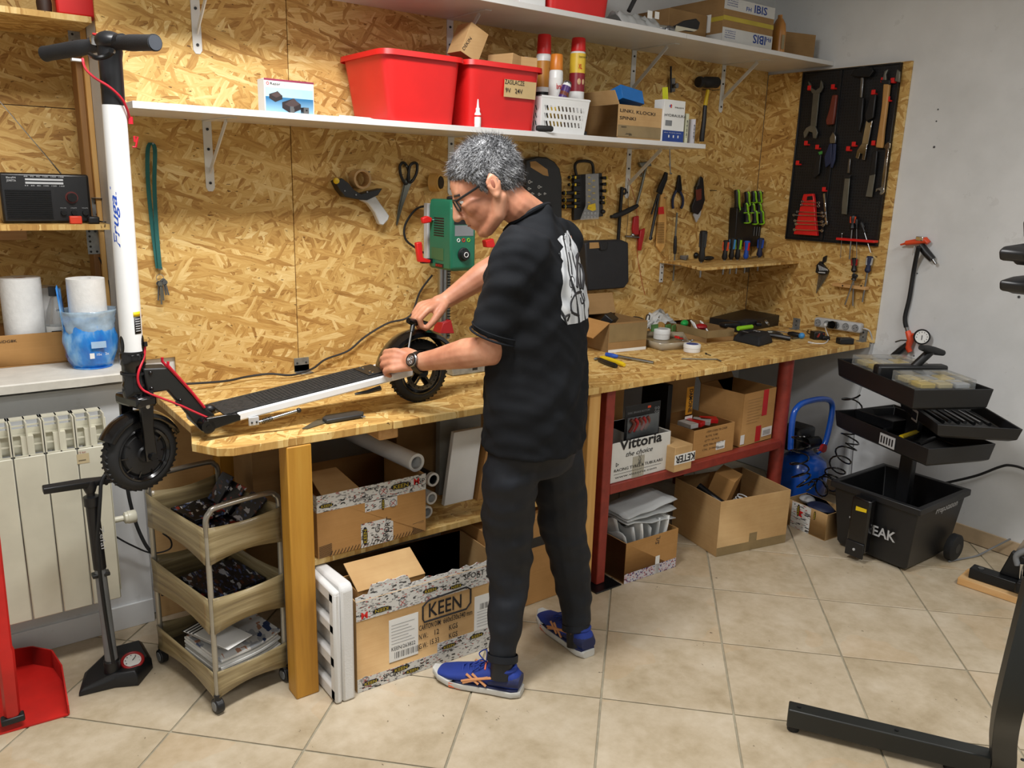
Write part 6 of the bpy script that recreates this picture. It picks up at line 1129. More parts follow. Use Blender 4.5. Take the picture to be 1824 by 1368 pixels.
rtool('long_spanner','thin chrome spanner hung from one red hook on the pegboard','spanner',1472,370,[('shaft',[(1467,345),(1470,344),(1474,396),(1471,398)],.006,.01,CHROME,.0008),('jaw',[(1471,395),(1475,394),(1475,400),(1469,401)],.008,.01,CHROME,.001)])
t=rtool('spanner_set','red holder with a ladder of chrome spanners on the pegboard','spanner set',1440,380,[('holder',[(1435,346),(1452,345),(1454,358),(1456,390),(1459,420),(1417,417),(1420,405),(1431,360)],.02,.004,RED,.003)])
rp([(1438,350),(1447,349),(1448,356),(1437,357)],.001,.0245).build('holder_slot',BLK,t)
for k,(v,a,c)in enumerate(((360,1429,1458),(366,1427,1458),(378,1420,1464),(384,1414,1466),(394,1416,1464),(400,1418,1466),(410,1415,1464))):
 P=at(a,v-1,x=XT-.03);Q=at(c,v+1,x=XT-.03);MB().bar(P,Q,.003,.006,up=X_).build('spanner',CHROME,t);MB().torus(P,X_,.006,.002,12,6).build('spanner_ring',CHROME,t);MB().torus(Q,X_,.006,.002,12,6).build('spanner_ring',CHROME,t)
sh_=rw('tool_rail','red rail holding screwdrivers at the foot of the pegboard','rack',1528,425);a=at(1494,423,x=XP-.03);c=at(1562,428,x=XP-.03);MB().bb((XP-.055,c.y,a.z-.012),(XP-.0145,a.y,a.z)).build('rail_body',RED,sh_,bevel=.002)
zr2=a.z
def rdriver(lab,u,v,ub,vb,L,r,m1,m2,xo=.035,grp='screwdrivers on the right wall'):r*=1.3;return driver(lab,at(u,v,x=XP-xo),at(ub,vb,x=XP-xo),L,r,m1,m2,group=grp)
rdriver('orange-handled screwdriver standing in the red rail',1520,383,1513,462,.075,.011,BLK,ORNG);rdriver('thin dark driver beside the orange one in the red rail',1526,390,1526,462,.05,.005,BLK,DGREY);rdriver('slanting dark driver on the right of the red rail',1534,395,1551,450,.06,.006,BLK,DGREY);rdriver('bare thin driver on the left of the red rail',1500,415,1497,460,.01,.004,STEEL,STEELD)
# allen keys
t=rw('hex_key_set','black fan of hex keys hanging on the right OSB sheet','hex keys',1464,480);rp([(1458,472),(1464,465),(1478,482),(1476,488),(1466,489),(1456,485)],.02,-.02).build('holder',BLK,t,bevel=.002);rp([(1468,458),(1474,455),(1472,466),(1466,468)],.01,-.02).build('hanger',BLK,t)
for k in range(7):a=at(1459+2.6*k,487,x=XP-.01);c=at(1454+2.2*k,522-3.4*k,x=XP-.01);MB().cyl(a,c,.0022,n=6).build('key',STEELD,t);a2=at(1458+2.4*k,472+1.2*k,x=XP-.022);MB().cyl(a2,at(1460+2.4*k,482,x=XP-.022),.002,n=6).build('key_bend',LGREY,t)
rp([(1458,484),(1470,485),(1470,487),(1458,486)],.001,.001).build('brand_strip',LGREY,t)
# small wooden rack
t=rw('tool_bracket','small wooden rail holding two screwdrivers near the wall edge','rack',1520,510);a=at(1490,504,x=XP);c=at(1549,512,x=XP);MB().bb((XP-.04,c.y,c.z-.012),(XP-.001,a.y,c.z+.004)).build('wood_rail',WPINEY,t,bevel=.002)
for u in(1501,1534):p=at(u,509,x=XP-.0401);MB().cyl(p,p-X_*.002,.004,n=8).build('screw',BLKM,t)
rdriver('black and red screwdriver in the small wooden rail',1522,459,1519,545,.075,.012,BLK,REDD,.022);rdriver('dark blue and grey screwdriver in the small wooden rail',1550,456,1536,538,.085,.0125,NAVY,LGREY,.022);rdriver('black driver with a cranked black handle in the wooden rail',1524,488,1505,543,.035,.011,BLK,DGREY,.06)
# power strip
t=rw('power_strip','grey-white five-socket power strip on the right wall above the bench','power strip',1495,580);a=at(1452,571,x=XP);c=at(1541,586,x=XP);zc2=(a.z+c.z)/2+.002;hz=.024
dz=(at(1535,583,x=XP).z-at(1460,574,x=XP).z)
p0=at(1453,573,x=XP-.02);p1=at(1536,585,x=XP-.02);MB().bar(p0,p1,.04,.052,up=Z_).build('housing',LGREY,t,bevel=.012,seg=3)
dd=(p1-p0).normalized();up_=X_.cross(dd).normalized();up_=up_ if up_.z>0 else-up_
SOCK=[]
for k in range(5):
 p=p0 .lerp(p1,.1+.2*k)-X_*.0205;SOCK.append(p);s_=MB().torus(p,X_,.0165,.0022,24,6).build('socket',GREY,t);MB().cyl(p+X_*.0004,p-X_*.0006,.0155,n=24).build('socket_well',mat('socket_well','#8f9193',.5),s_)
 for q in(-1,1):MB().cyl(p+dd*.0075*q+up_*.003*q-X_*.0006,p+dd*.0075*q+up_*.003*q-X_*.0014,.0024,n=8).build('socket_hole',BLK,s_)
MB().tube(spline([p1+dd*.004,p1+dd*.02,at(1550,592,x=XP-.01),at(1554,615,x=XR-.008),at(1543,660,x=XR-.008),at(1525,720,x=XR-.008),at(1518,790,x=XR-.02),at(1512,850,x=XR-.03)],5),.0035,8).build('strip_cord',LGREY,t)
t=thing('plug_charger','black plug charger in the middle of the power strip','plug',SOCK[2]);p=SOCK[2].lerp(SOCK[1],.35)-X_*.002;MB().bar(p+dd*-.02,p+dd*.022,.04,.036,up=up_).build('plug_body',BLK,t,bevel=.006);MB().lathe([(0,0),(.02,0),(.02,.006),(0,.006)],p-X_*.02+dd*.012+up_*.004,-X_,18).build('plug_face',BLKG,t)
t=thing('white_plug','white USB plug with its cord on the power strip','plug',SOCK[1]);p=SOCK[1]-X_*.002-up_*.004;MB().bar(p-dd*.008,p+dd*.008,.03,.016,up=up_).build('plug_body',WHTP,t,bevel=.003);q=at(1476,607,z=ZB+.004);MB().tube(spline([p-X_*.012-Z_*.01,at(1472,590,x=XP-.05),at(1476,602,z=ZB+.006),at(1470,611,z=ZB+.004),at(1456,612,z=ZB+.004),at(1444,610,z=ZB+.004)],5),.0028,8).build('white_cord',WHTP,t);MB().bar(at(1448,611,z=ZB+.0045),at(1440,609,z=ZB+.0045),.008,.006).build('cord_end',WHTP,t)
# ------------------------------------------------------------------ things on the bench top
Z1=ZB+.0008
def zb(u,v,h=0):return at(u,v,z=Z1+h)
def edge(p,q):d=q-p;return math.atan2(d.y,d.x),math.hypot(d.x,d.y)
a,c=zb(1083,629),zb(1150,622);rz,L=edge(a,c);H=at(1150,571,y=c.y).z-Z1
BX=Carton('open_carton','open brown carton with taped sides on the bench behind the man',a,rz,L,.24,H,CARDD);BX.q('f',0,H*.35,L,H*.6,BRTAPE,'tape');BX.q('f',0,0,L,H*.1,PAPER,'tape');BX.flap('l',.11,-35,CARD);BX.flap('b',.10,70)
for k,pts in enumerate(([(1120,585),(1126,566),(1140,566),(1150,572)],[(1150,575),(1152,562),(1157,562),(1156,570)])):MB().tube(spline([at(u,v,y=c.y+.12)for u,v in pts]),.003,6).build('wire',BLK,BX.e)
tag(MB().box(BX.o+BX.x*.09+BX.y*.12+Z_*(H-.01),(.09,.05,.05),Rz(.5)@Matrix.Rotation(.6,3,'X')).build('dark_part',BLK,bevel=.004),'dark plastic part sticking out of the open bench carton','part')
# clear tray, tape tub, red bits
P=[zb(1151,617),zb(1178,625),zb(1224,621),zb(1215,604),zb(1150,602)];t=thing('parts_tray','low clear plastic tray with brown tape on the bench','tray',zb(1185,615));MB().prism(P,(0,0,.004)).build('tray_floor',BRTAPE,t)
b=MB();pc=sum(P,V((0,0,0)))/5;P2=[p+(p-pc).normalized()*.008+Z_*.035 for p in P]
for i in range(5):b.add([P[i],P[(i+1)%5],P2[(i+1)%5],P2[i]],[(0,1,2,3)])
b.build('tray_side',mat('tray_film','#b5a88f',.2,alpha=.75),t,solid=.0015)
def tub(nm,lab,u,v,r,h,z,m,lidm,cat='tub'):
 p=at(u,v,z=Z1+z);t=thing(nm,lab,cat,p);MB().lathe([(0,0),(r*.94,0),(r*.96,.003),(r*.96,h*.55),(r*.9,h*.58),(0,h*.58)],p,Z_,28).build('tub_body',m,t);MB().lathe([(r*.97,h*.5),(r,h*.52),(r,h-.003),(r*.96,h),(0,h)],p,Z_,28).build('lid',m,t);MB().cyl(p+Z_*h,p+Z_*(h+.0006),r*.7,n=20).build('lid_label',lidm,t);return t
NVB=mat('lid_blue','#3a4a8a',.5)
tub('grease_tub','taller white round tub in the clear tray',1178,603,.042,.05,.006,WHTP,LGREY);tub('cream_tub','small flat white tub with a blue lid print on the bench',1232,626,.04,.036,0,WHTP,NVB)
b=MB();p=zb(1208,604,.01)
for k in range(9):b.box(p+V((.012*math.cos(k*2.1),.012*math.sin(k*1.7),.004+.004*(k%3))),(.014,.008,.006),Rz(k))
tag(b.build('red_clips',RED),'small heap of red plastic clips in the tray','clips',kind='stuff')
for k in range(5):tag(MB().torus(zb(1217+4*k,606+(k%2)*2,.004+.001*k),Z_,.009,.0022,16,6).build('washer',STEEL),['steel washer nearest the red clips','second steel washer from the red clips','steel washer in the middle of the five','second steel washer from the brown tray','steel washer nearest the brown tray'][k],'washer','washers on the bench')
a,c=zb(1258,612),zb(1306,607);l_=zb(1206,592);rz,L=edge(a,c);D=math.hypot(*(l_-a).xy)
TB=Carton('tray_carton','low brown taped carton with red and green bits on the bench',a,rz,L,D,.062,CARDD);TB.q('f',0,.026,L,.036,BRTAPE,'tape');TB.q('l',0,.026,D,.036,BRTAPE,'tape')
o=TB.o;tag(MB().sph(o+TB.x*L*.5+TB.y*D*.45+Z_*.055,(.035,.03,.016),12,8).build('red_cloth',REDD),'dark red cloth ball in the low carton','cloth');tag(MB().sph(o+TB.x*L*.35+TB.y*D*.75+Z_*.06,(.034,.02,.018),12,8,Rz(.5)).build('green_case',mat('green_case','#1fa24a',.35)),'bright green oval case in the low carton','case')
for k in range(5):tag(MB().cyl(o+TB.x*L*(.2+.12*k)+TB.y*D*(.3+.1*(k%3))+Z_*.03,o+TB.x*L*(.3+.1*k)+TB.y*D*(.5+.1*(k%3))+Z_*.075,.004,n=8).build('white_stick',WHTP),['white plastic stick at the left of the low carton','white plastic stick beside the green case','white plastic stick in front of the red cloth','white plastic stick crossing the red cloth','white plastic stick at the right of the low carton'][k],'stick','sticks in the low carton')
# bags behind the tubs
b=MB();b.grid(lambda i,j:at(1150,590,y=2.80)+V((.26*i,.05*j,0))+V((0,.02*mnoise.noise((i*5,j*5,2)),.09*math.sin(PI*i)*(.4+.6*j)+.03*mnoise.noise((i*9,j*9,0)))),14,8);o=b.build('bubble_bag',BAG,solid=.0008,smooth=60);tag(o,'crumpled clear bag at the back of the bench','bag')
for k,(u,v)in enumerate(((1166,584),(1190,584),(1200,585))):tag(MB().box(at(u,v,y=2.77)+V((0,0,.0)),(.045,.008,.035),Rz(.2*k)).build('seed_sachet',mat('green_sachet','#4e7a3f',.5),bevel=.001),['green sachet left behind the tall tub','green sachet in the middle behind the tall tub','green sachet right behind the tall tub'][k],'sachet','sachets behind the tubs')
# hand tools lying on the bench
t=thing('side_cutters','yellow and black side cutters lying at the bench front','pliers',zb(1085,645));MB().tube(spline([zb(1066,640,.008),zb(1080,646,.01),zb(1098,652,.01)],4),[.006]+[.0105]*7+[.008],10).build('handle',BLK,t);MB().tube(spline([zb(1070,637,.008),zb(1090,642,.012),zb(1112,650,.011)],4),[.006]+[.0105]*7+[.008],10).build('handle',YEL,t);MB().sph(zb(1062,639,.007),(.014,.008,.006),12,6).build('jaws',STEELD,t)
t=thing('steel_file','blue-handled steel file lying behind the side cutters','file',zb(1120,637));MB().tube([zb(1080,631,.011),zb(1092,634,.011),zb(1100,635,.009)],[.009,.011,.007],10).build('handle',BLU,t);MB().tube([zb(1098,634,.01),zb(1164,646,.006)],.0065,8).build('shaft',STEEL,t)
tag(MB().tube([zb(1214,639,.004),zb(1277,640,.004),zb(1284,643,.004)],[.0028,.0028,.0034],8).build('hex_rod',STEELD),'long thin steel rod lying near the bench front','rod');t=thing('loose_screw','single dark screw lying right of the small tub','screw',zb(1260,631));MB().cyl(zb(1258,630,.004),zb(1266,633,.003),.0018,n=8).build('shank',BLKM,t);MB().cyl(zb(1257,629.6,.004),zb(1258.2,630.1,.004),.004,n=10).build('head',BLKM,t)
t=thing('putty_knife','black-handled scraper knife lying in front of the scooter deck','knife',zb(590,752));MB().prism([zb(538,764,.001),zb(566,747,.001),zb(582,745,.002),zb(587,751,.002),zb(548,764,.001)],(0,0,.0015)).build('blade',STEELD,t);MB().prism([zb(574,750,.002),zb(580,745,.002),zb(632,737,.002),zb(648,739,.002),zb(647,744,.002),zb(582,755,.002)],(0,0,.012)).build('handle',DGREY,t,bevel=.003);MB().torus(zb(647,742,.006),Z_,.006,.0014,14,6).build('ring',GREY,t)
# black case tray with tools
P=[zb(1262,585),zb(1318,593),zb(1392,579),zb(1330,567)];t=thing('case_tray','open black tool case tray in the bench corner','tool case',zb(1325,580));MB().prism(P,(0,0,.06)).build('tray_body',BLK,t,bevel=.004)
tag(MB().tube([zb(1315,585,.075),zb(1339,582,.075)],[.011,.011],12).build('lime_handle',LIME),'lime tool handle lying on the open black case','handle')
for k,(u,v,w_,d_,h_,m_)in enumerate(((1300,578,.10,.05,.02,BLK),(1330,575,.12,.06,.025,mat('dark_cloth','#15151a',.9)),(1352,577,.05,.03,.02,BLKM))):tag(MB().box(zb(u,v,.06+h_/2+.001),(w_,d_,h_),Rz(.4*k-.2)).build('case_insert',m_,bevel=.005),['flat black tool piece at the left on the open case','dark cloth lump on top of the open case','small dark block at the right on the open case'][k],'tool part','pieces on the open case')
tag(MB().torus(zb(1366,575,.075),V((.3,-.6,.6)),.014,.005,16,8).build('steel_socket',STEEL),'steel socket ring on the right of the open case','socket')
P=[zb(1305,607),zb(1352,618),zb(1376,611),zb(1372,603),zb(1318,597)];pc=sum(P,V((0,0,0)))/5;t=thing('tool_pouch','black zipped pouch with white lettering on the bench','pouch',pc);MB().loft([P,[p.lerp(pc,.05)+Z_*.02 for p in P],[p.lerp(pc,.22)+Z_*.042 for p in P]]).build('pouch_body',mat('pouch_nylon','#16181c',.75),t,bevel=.006);ux=(P[1]-P[0]).normalized();text('TO',t,P[0].lerp(pc,.3)+V((.09,.0,.0445)),ux,Z_.cross(ux),.022,PAPER,w=.045,off=.01);text('PEAK',t,P[0].lerp(pc,.35)+V((.02,.012,.0445)),ux,Z_.cross(ux),.012,PAPER,w=.04)
t=thing('grip_pliers','black-jawed pliers lying behind the pouch','pliers',zb(1385,600));MB().tube(spline([zb(1360,596,.02),zb(1380,598,.018),zb(1408,603,.012)],4),.012,8).build('handle',BLK,t);MB().tube(spline([zb(1366,592,.016),zb(1380,592,.02),zb(1392,597,.02)],4),.010,8).build('jaw',STEELD,t)
t=thing('ball_driver','black driver with a bright blue ball end','screwdriver',zb(1420,597));MB().tube([zb(1384,590,.012),zb(1406,593,.012)],.003,8).build('shaft',STEEL,t);MB().tube([zb(1405,594,.014),zb(1412,595,.016),zb(1424,597,.015)],[.01,.014,.012],12).build('handle',BLK,t);MB().sph(zb(1428,598,.016),.016,14,10).build('ball',LBLU,t);MB().box(zb(1416,602,.005),(.05,.012,.008)).build('clip',STEEL,t)
for k,(u,v,s_,lab)in enumerate(((1456,597,(.06,.05,.04),'square black adapter with a printed label under the power strip'),(1470,602,(.04,.03,.02),'smallest black adapter between the other two'),(1505,607,(.075,.045,.03),'ribbed black adapter near the bench end'))):
 p=zb(u,v,s_[2]/2);t=thing('power_adapter',lab,'adapter',p-Z_*s_[2]/2,'adapters on the bench');MB().box(p,s_,Rz(-.5)).build('adapter_body',BLK,t,bevel=.004)
 if k==0:R=Rz(-.5);quad(t,p+R@V((-.022,-.0256,-.014)),R@X_,Z_,.044,.028,PRD,name='rating_label')
MB().tube(spline([zb(1447,598,.01),zb(1438,592,.006),zb(1440,588,.005),zb(1448,588,.008)],4),.003,6).build('adapter_lead',BLK,bpy.data.objects['power_adapter'])
# ------------------------------------------------------------------ under the bench, left half
zu=ZU+.001
a=at(567,1000,z=zu);a.y=2.285;a=at(567,1000,y=2.262);a.z=zu;c=at(758,959,y=2.262);W_=c.x-a.x;H=at(571,884,y=2.262).z-zu
TAPEM=printmat('tape_print','#cfcfcc',[('#3a3a3c',.91),('#8d8d8d',.86),('#a8483f',.965)],(90,40,200))
K1=Carton('taped_carton','open brown carton with KEEN and Gumbies tape on the lower shelf',(a.x,2.262,zu),0,W_,.30,H,CARD)
K1 .q('f',0,H*.74,W_,H*.27,TAPEM,'tape');K1 .q('l',0,H*.74,.30,H*.27,TAPEM,'tape');K1 .q('f',W_*.42,H*.58,W_*.3,H*.17,TAPEM,'tape');K1 .q('f',W_*.38,0,W_*.3,H*.4,TAPEM,'tape')
keen(K1 .e,K1 .pt('f',W_*.66,H*.84,.0014),X_,Z_,W_*.19);keen(K1 .e,K1 .pt('f',W_*.02,H*.8,.0014),X_,Z_,W_*.12);keen(K1 .e,K1 .pt('f',W_*.6,H*.56,.0014),Z_,-X_,W_*.1);keen(K1 .e,K1 .pt('f',W_*.44,H*.04,.0014),Z_,-X_,W_*.16)
K1 .t('f',W_*.31,H*.79,'Gumbies',H*.075,w=W_*.18,lift=.0014);K1 .t('f',W_*.42,H*.93,'Gumb',H*.06,w=W_*.13,lift=.0014);K1 .t('f',W_*.62,H*.03,'SPORT',H*.09,rot=78,lift=.0014);K1 .t('f',W_*.55,H*.2,'Gu',H*.08,rot=85,lift=.0014);K1 .t('f',W_*.88,H*.86,'M',H*.1,RED,off=.02,lift=.0014);K1 .t('f',W_*.93,H*.86,'SP',H*.08,lift=.0014)
def nosym(C,f,u,v,r):C_=C.pt(f,u,v,.0012);n=-C.y if f=='f' else C.x;MB().torus(C_,n,r,r*.09,18,5).build('print_ring',GREY,C.e);a2,b2=C.ax(f);MB().bar(C_-(a2+b2)*r*.7,C_+(a2+b2)*r*.7,r*.12,.0006,up=n).build('print_cross',REDD,C.e);MB().bar(C_-(a2-b2)*r*.7,C_+(a2-b2)*r*.7,r*.12,.0006,up=n).build('print_cross',REDD,C.e)
def armour(C,f,u,v,h):
 a2,b2=C.ax(f);o=C.pt(f,u,v,.0012)
 for s_ in(0,1):o2=o+b2*h*.5*s_;k=1 if s_ else-1;poly(C.e,[o2+a2*h*x+b2*h*y for x,y in((0,.25+.22*k),(.2,.25+.22*k),(.5,.25+.05*k),(.8,.25+.22*k),(1,.25+.22*k),(.75,.25-.1*k),(.25,.25-.1*k))],(a2 .cross(b2)),INK,.0004,'print_mark')
nosym(K1,'f',W_*.59,H*.86,H*.07);nosym(K1,'f',W_*.68,H*.63,H*.06);armour(K1,'f',W_*.2,H*.8,H*.09);armour(K1,'f',W_*.5,H*.06,H*.08)
for u0 in(0.,.86):
 for k in range(9):MB().bar(K1 .pt('f',W_*(u0+.01),H*(.01+.022*k),.001),K1 .pt('f',W_*(u0+.12),H*(.03+.022*k),.001),.0014,.0005,up=Y_).build('print_hatch',INK,K1 .e)
for k in range(26):MB().bar(K1 .pt('f',W_*(.1+.03*k),H*.005,.001),K1 .pt('f',W_*(.125+.03*k),H*.08,.001),.0016,.0005,up=Y_).build('print_hatch',INK,K1 .e)
MB().prism([K1 .o+K1 .x*W_*.12+K1 .y*.05+Z_*H*.8,K1 .o+K1 .x*W_*.45+K1 .y*.04+Z_*H*.85,K1 .o+K1 .x*W_*.4+K1 .y*.2+Z_*H*1.02,K1 .o+K1 .x*W_*.14+K1 .y*.2+Z_*H*1.02],(0,0,.004)).build('inner_flap',CARDL,K1 .e)
# paper rolls
rd_=V((-.10,1,.0)).normalized()
for k,(u,v,r,y,L,m_,lab)in enumerate(((741,845,.031,2.30,.6,WHTP,'fat white paper tube pointing out above the taped carton'),(771,854,.0245,2.36,.22,BLK,'black-wrapped tube with a white end right of the fat tube'),(768,887,.0225,2.36,.22,WHTP,'white tube end below the black-wrapped tube'),(760,916,.0225,2.36,.22,WHTP,'lowest white tube end resting on the shelf'))):
 p=at(u,v,y=y);t=thing('paper_tube',lab,'tube',p,'tubes under the bench');up2=rd_
 p.z=max(p.z,zu+r*1.04)if k else zu+K1 .h+r*1.04
 p.x=max(p.x,K1 .o.x+W_+r+.012)if k else p.x
 MB().lathe([(r*.72,0),(r,0),(r,L),(r*.72,L),(r*.72,0)],p,up2,28).build('tube_wall',m_ if k!=1 else BLK,t);MB().lathe([(r*.72,-.004),(r*1.03,-.004),(r*1.03,.012),(r*.72,.012),(r*.72,-.004)],p,up2,28).build('tube_rim',PAPER,t);MB().cyl(p+up2*.15,p+up2*.152,r*.73,n=20).build('tube_core',CARD,t)
 # leaning envelopes
def lean(nm,lab,cat,P,t_,m_,bev=.001):o=MB().prism([V(p)for p in P],t_).build(nm,m_,bevel=bev,seg=1);return tag(o,lab,cat)
xw=at(800,915,y=2.40).x
def leanp(x0,x1,y0,z1,tilt):return[(x0,y0,zu),(x1,y0,zu),(x1+tilt,y0+.03,zu+z1),(x0+tilt,y0+.03,zu+z1)]
lean('white_board','white foam board leaning under the bench beside the tubes','board',leanp(xw-.01,xw+.12,2.42,.27,.06),(0,.02,0),PAPER);lean('paper_envelope','brown padded envelope leaning beside the white board','envelope',leanp(xw+.125,xw+.165,2.40,.235,.07),(0,.09,0),CARD);lean('plastic_packet','grey plastic packet with a red stripe leaning at the back','packet',leanp(xw+.03,xw+.22,2.52,.33,.02),(0,.03,0),mat('grey_film','#8a8a84',.25));lean('back_carton','dark brown carton standing at the back of the lower shelf','cardboard box',[(xw-.10,2.62,zu),(xw+.3,2.62,zu),(xw+.3,2.62,zu+.36),(xw-.10,2.62,zu+.36)],(0,.2,0),CARDD)
lean('back_carton','dark brown carton at the back behind the trolley post','cardboard box',[(.86,2.60,zu),(1.06,2.60,zu),(1.06,2.60,zu+.3),(.86,2.60,zu+.3)],(0,.2,0),CARDD)
# KEEN carton on the floor
rz=-.03;a=at(637,1246,z=.001);a.y=2.105;a=at(637,1240,y=2.105);a.z=.001;H=at(632,1075,y=2.105).z;W_=.56
K3=Carton('large_carton','large brown KEEN carton with torn printed tape on the floor',a,rz,W_,.30,H,CARDL)
K3 .q('f',0,H*.79,W_,H*.21,TAPEM,'tape');K3 .q('f',0,0,W_,H*.15,TAPEM,'tape');K3 .q('f',W_*.52,H*.14,W_*.4,H*.12,TAPEM,'tape')
b=MB();n=40
b.prism([K3 .pt('f',W_*i/n,H-.002,-.002)for i in range(n+1)]+[K3 .pt('f',W_*i/n,H+.012+.018*abs(mnoise.noise((i*.7,2,0)))+(.03 if 3<i<14 else 0),-.004)for i in range(n,-1,-1)],K3 .y*.003);b.build('torn_edge',TAPEM,K3 .e,smooth=0)
lx=lambda f:W_*f
K3 .q('f',lx(.2),H*.22,W_*.19,H*.48,PAPER,'sticker');K3 .q('f',lx(.78),H*.25,W_*.2,H*.42,PAPER,'sticker')
for k in range(7):K3 .q('f',lx(.215),H*(.42+.035*k),W_*(.15-.02*(k%3)),.0012,GREY,'print_line',.001)
K3 .t('f',lx(.215),H*.345,'KEEN/263822',H*.042,w=W_*.155)
for u0,n2,s_ in((.235,16,.0035),(.82,16,.003)):
 for k in range(n2):K3 .q('f',lx(u0)+s_*1.7*k,H*(.25 if u0<.5 else.5),.0012+.0016*(k*7%3)/2,H*.07,INK,'barcode_bar',.001)
for k in range(6):K3 .q('f',lx(.8),H*(.3+.035*k),W_*.13,.0012,GREY,'print_line',.001)
K3 .t('f',lx(.46),H*.60,'KEEN',H*.155,w=W_*.225,off=.012)
bd=[(.43,.56),(.72,.56),(.75,.62),(.75,.78),(.72,.82),(.46,.80),(.42,.74),(.42,.60)];MB().tube([K3 .pt('f',W_*x,H*y,.001)for x,y in bd],.0032,6,closed=True).build('logo_outline',INK,K3 .e)
for s_,u,v,w_ in(('CARTON DIM:',.395,.475,.15),('660x530x340 mm',.56,.475,.205),('N.W.:',.395,.375,.06),('12',.50,.375,.03),('KGS',.60,.375,.06),('G.W.:',.395,.265,.06),('15.33',.47,.275,.06),('KGS',.60,.275,.06)):K3 .t('f',lx(u),H*v,s_,H*.06,w=W_*w_,off=.006)
for u,v,fl_,w_ in((.03,.05,0,.1),(.22,.085,0,.11),(.1,.82,1,.11),(.42,.88,0,.1),(.6,.84,1,.09),(.86,.85,1,.1),(.3,.02,0,.1),(.55,.16,0,.1),(.75,.17,0,.1)):keen(K3 .e,K3 .pt('f',lx(u),H*v,.0014),K3 .x,Z_,W_*w_,flip=bool(fl_))
for u,v in((.03,.12),(.27,.86),(.44,.82)):nosym(K3,'f',lx(u)+.01,H*v,H*.04)
for u,v in((.55,.86),(.64,.9),(.4,.05),(.66,.2)):armour(K3,'f',lx(u),H*v,H*.055)
K3 .t('f',lx(.03),H*.805,'M',H*.07,RED,off=.02);K3 .t('f',lx(.7),H*.91,'SPORT',H*.06,off=.01);K3 .t('f',lx(.16),H*.06,'SPORT',H*.05,off=.01)
# carton standing in it with a raised flap
IN=Carton('inner_carton','smaller carton with a raised flap inside the large carton',K3 .o+K3 .x*.02+K3 .y*.03+Z_*.005,rz,.24,.125,H+.01,CARD);IN.flap('f',.12,155,CARDL)
# foam block
fx0=at(604,1250,y=2.09).x;fx1=at(634,1240,y=2.09).x;zt=at(600,1046,y=2.09).z
fm=thing('foam_block','white moulded packing foam standing beside the large carton','foam',(fx0,2.2,0));prof=[(2.085,.001),(2.085,zt-.02),(2.10,zt),(2.26,zt-.01)]
sc_=[(2.30,.001),(2.27,.05),(2.16,.06),(2.15,.10),(2.27,.12),(2.28,.16),(2.15,.18),(2.15,.24),(2.27,.255),(2.28,zt-.09)]
MB().prism([(fx0+.012,y,z)for y,z in[(2.085,.001),(2.31,.001),(2.31,zt-.015),(2.10,zt),(2.085,zt-.015)]],(fx1-fx0-.012-.003,0,0)).build('foam_body',FOAM,fm,bevel=.008)
for z0,z1 in((.002,.05),(.12,.165),(.235,.275),(zt-.06,zt-.015)):MB().bb((fx0-.012,2.087,z0),(fx0+.0119,2.31,z1)).build('foam_ridge',FOAM,fm,bevel=.008)
MB().bb((fx0-.012,2.086,.002),(fx0+.0119,2.125,zt-.02)).build('foam_edge',FOAM,fm,bevel=.008)
# carton with black stripe behind the legs
xk=K3 .o.x+W_+.02;o2=Carton('striped_carton','brown carton with a black band behind the man legs',(xk,2.24,.001),0.02,XQ-.052-xk-.005,.3,.36,CARD,open_=False);o2 .q('f',0,.24,o2 .w,.04,BLK,'black_band')
# ------------------------------------------------------------------ under the bench, right half
zs_=ZS+.001;yv=YF+.04
a=at(1078,868,y=yv);c=at(1186,843,y=yv);W_=c.x-a.x;H=at(1084,793,y=yv).z-zs_;WC=mat('carton_white','#d3d2cd',.6,var=.04)
VT=Carton('white_carton','white open Vittoria tubulars carton on the red rack',(max(a.x,R0+.056),yv+.002,zs_),0,W_-.01,.24,H,WC);W_-=.01
VT.t('f',W_*.12,H*.80,'Vittoria',H*.25,w=W_*.72,off=.025,name='brand_lettering');VT.t('f',W_*.24,H*.60,'the choice',H*.12,w=W_*.45,shear=.4,off=.004);VT.t('f',W_*.06,H*.27,'RACING TYRES & TUBULARS',H*.07,w=W_*.82,off=.006);VT.q('f',W_*.06,H*.2,W_*.8,.0012,INK,'print_line');VT.t('f',W_*.08,H*.1,'www.vittoria.com',H*.055,w=W_*.7);VT.t('f',W_*.5,H*.35,'BDC',H*.09,DGREY,rot=90);VT.q('f',W_*.36,H*.0,W_*.2,H*.55,mat('tape_clear','#cbc6b4',.2,alpha=.5),'clear_tape')
for k in range(5):VT.t('f',W_*(.39+.03*k),H*.03,'nabywca adres',H*.02,DGREY,w=H*.34,rot=90)
c_=VT.pt('f',W_*.1,H*.45,.001);MB().torus(c_,Y_,.009,.0015,3,5).build('recycle_mark',INK,VT.e)
yb2=yv+.06
t=thing('rotor_pack','black disc brake rotor blister pack standing in the white carton','packaging',(VT.o.x+.1,yb2,zs_));x0=at(1113,760,y=yb2).x;x1=min(at(1183,760,y=yb2).x,VT.o.x+W_-.012);zt=at(1150,718,y=yb2).z;MB().bb((x0,yb2,zs_+.03),(x1,yb2+.004,zt)).build('backing_card',BLK,t,bevel=.002)
text('DISC BRAKE ROTOR',t,(x0+.012,yb2-.001,zt-.035),X_,Z_,.008,GREY,w=(x1-x0)*.62);MB().box((x0+(x1-x0)*.66,yb2-.001,zt-.018),(.018,.001,.009)).build('price_tag',ORNG,t)
for k in range(4):MB().torus((x1-.03+.016*(k%2),yb2-.001,zt-.03-.016*(k//2)),Y_,.005,.0015,10,5).build('print_icon',GREY,t)
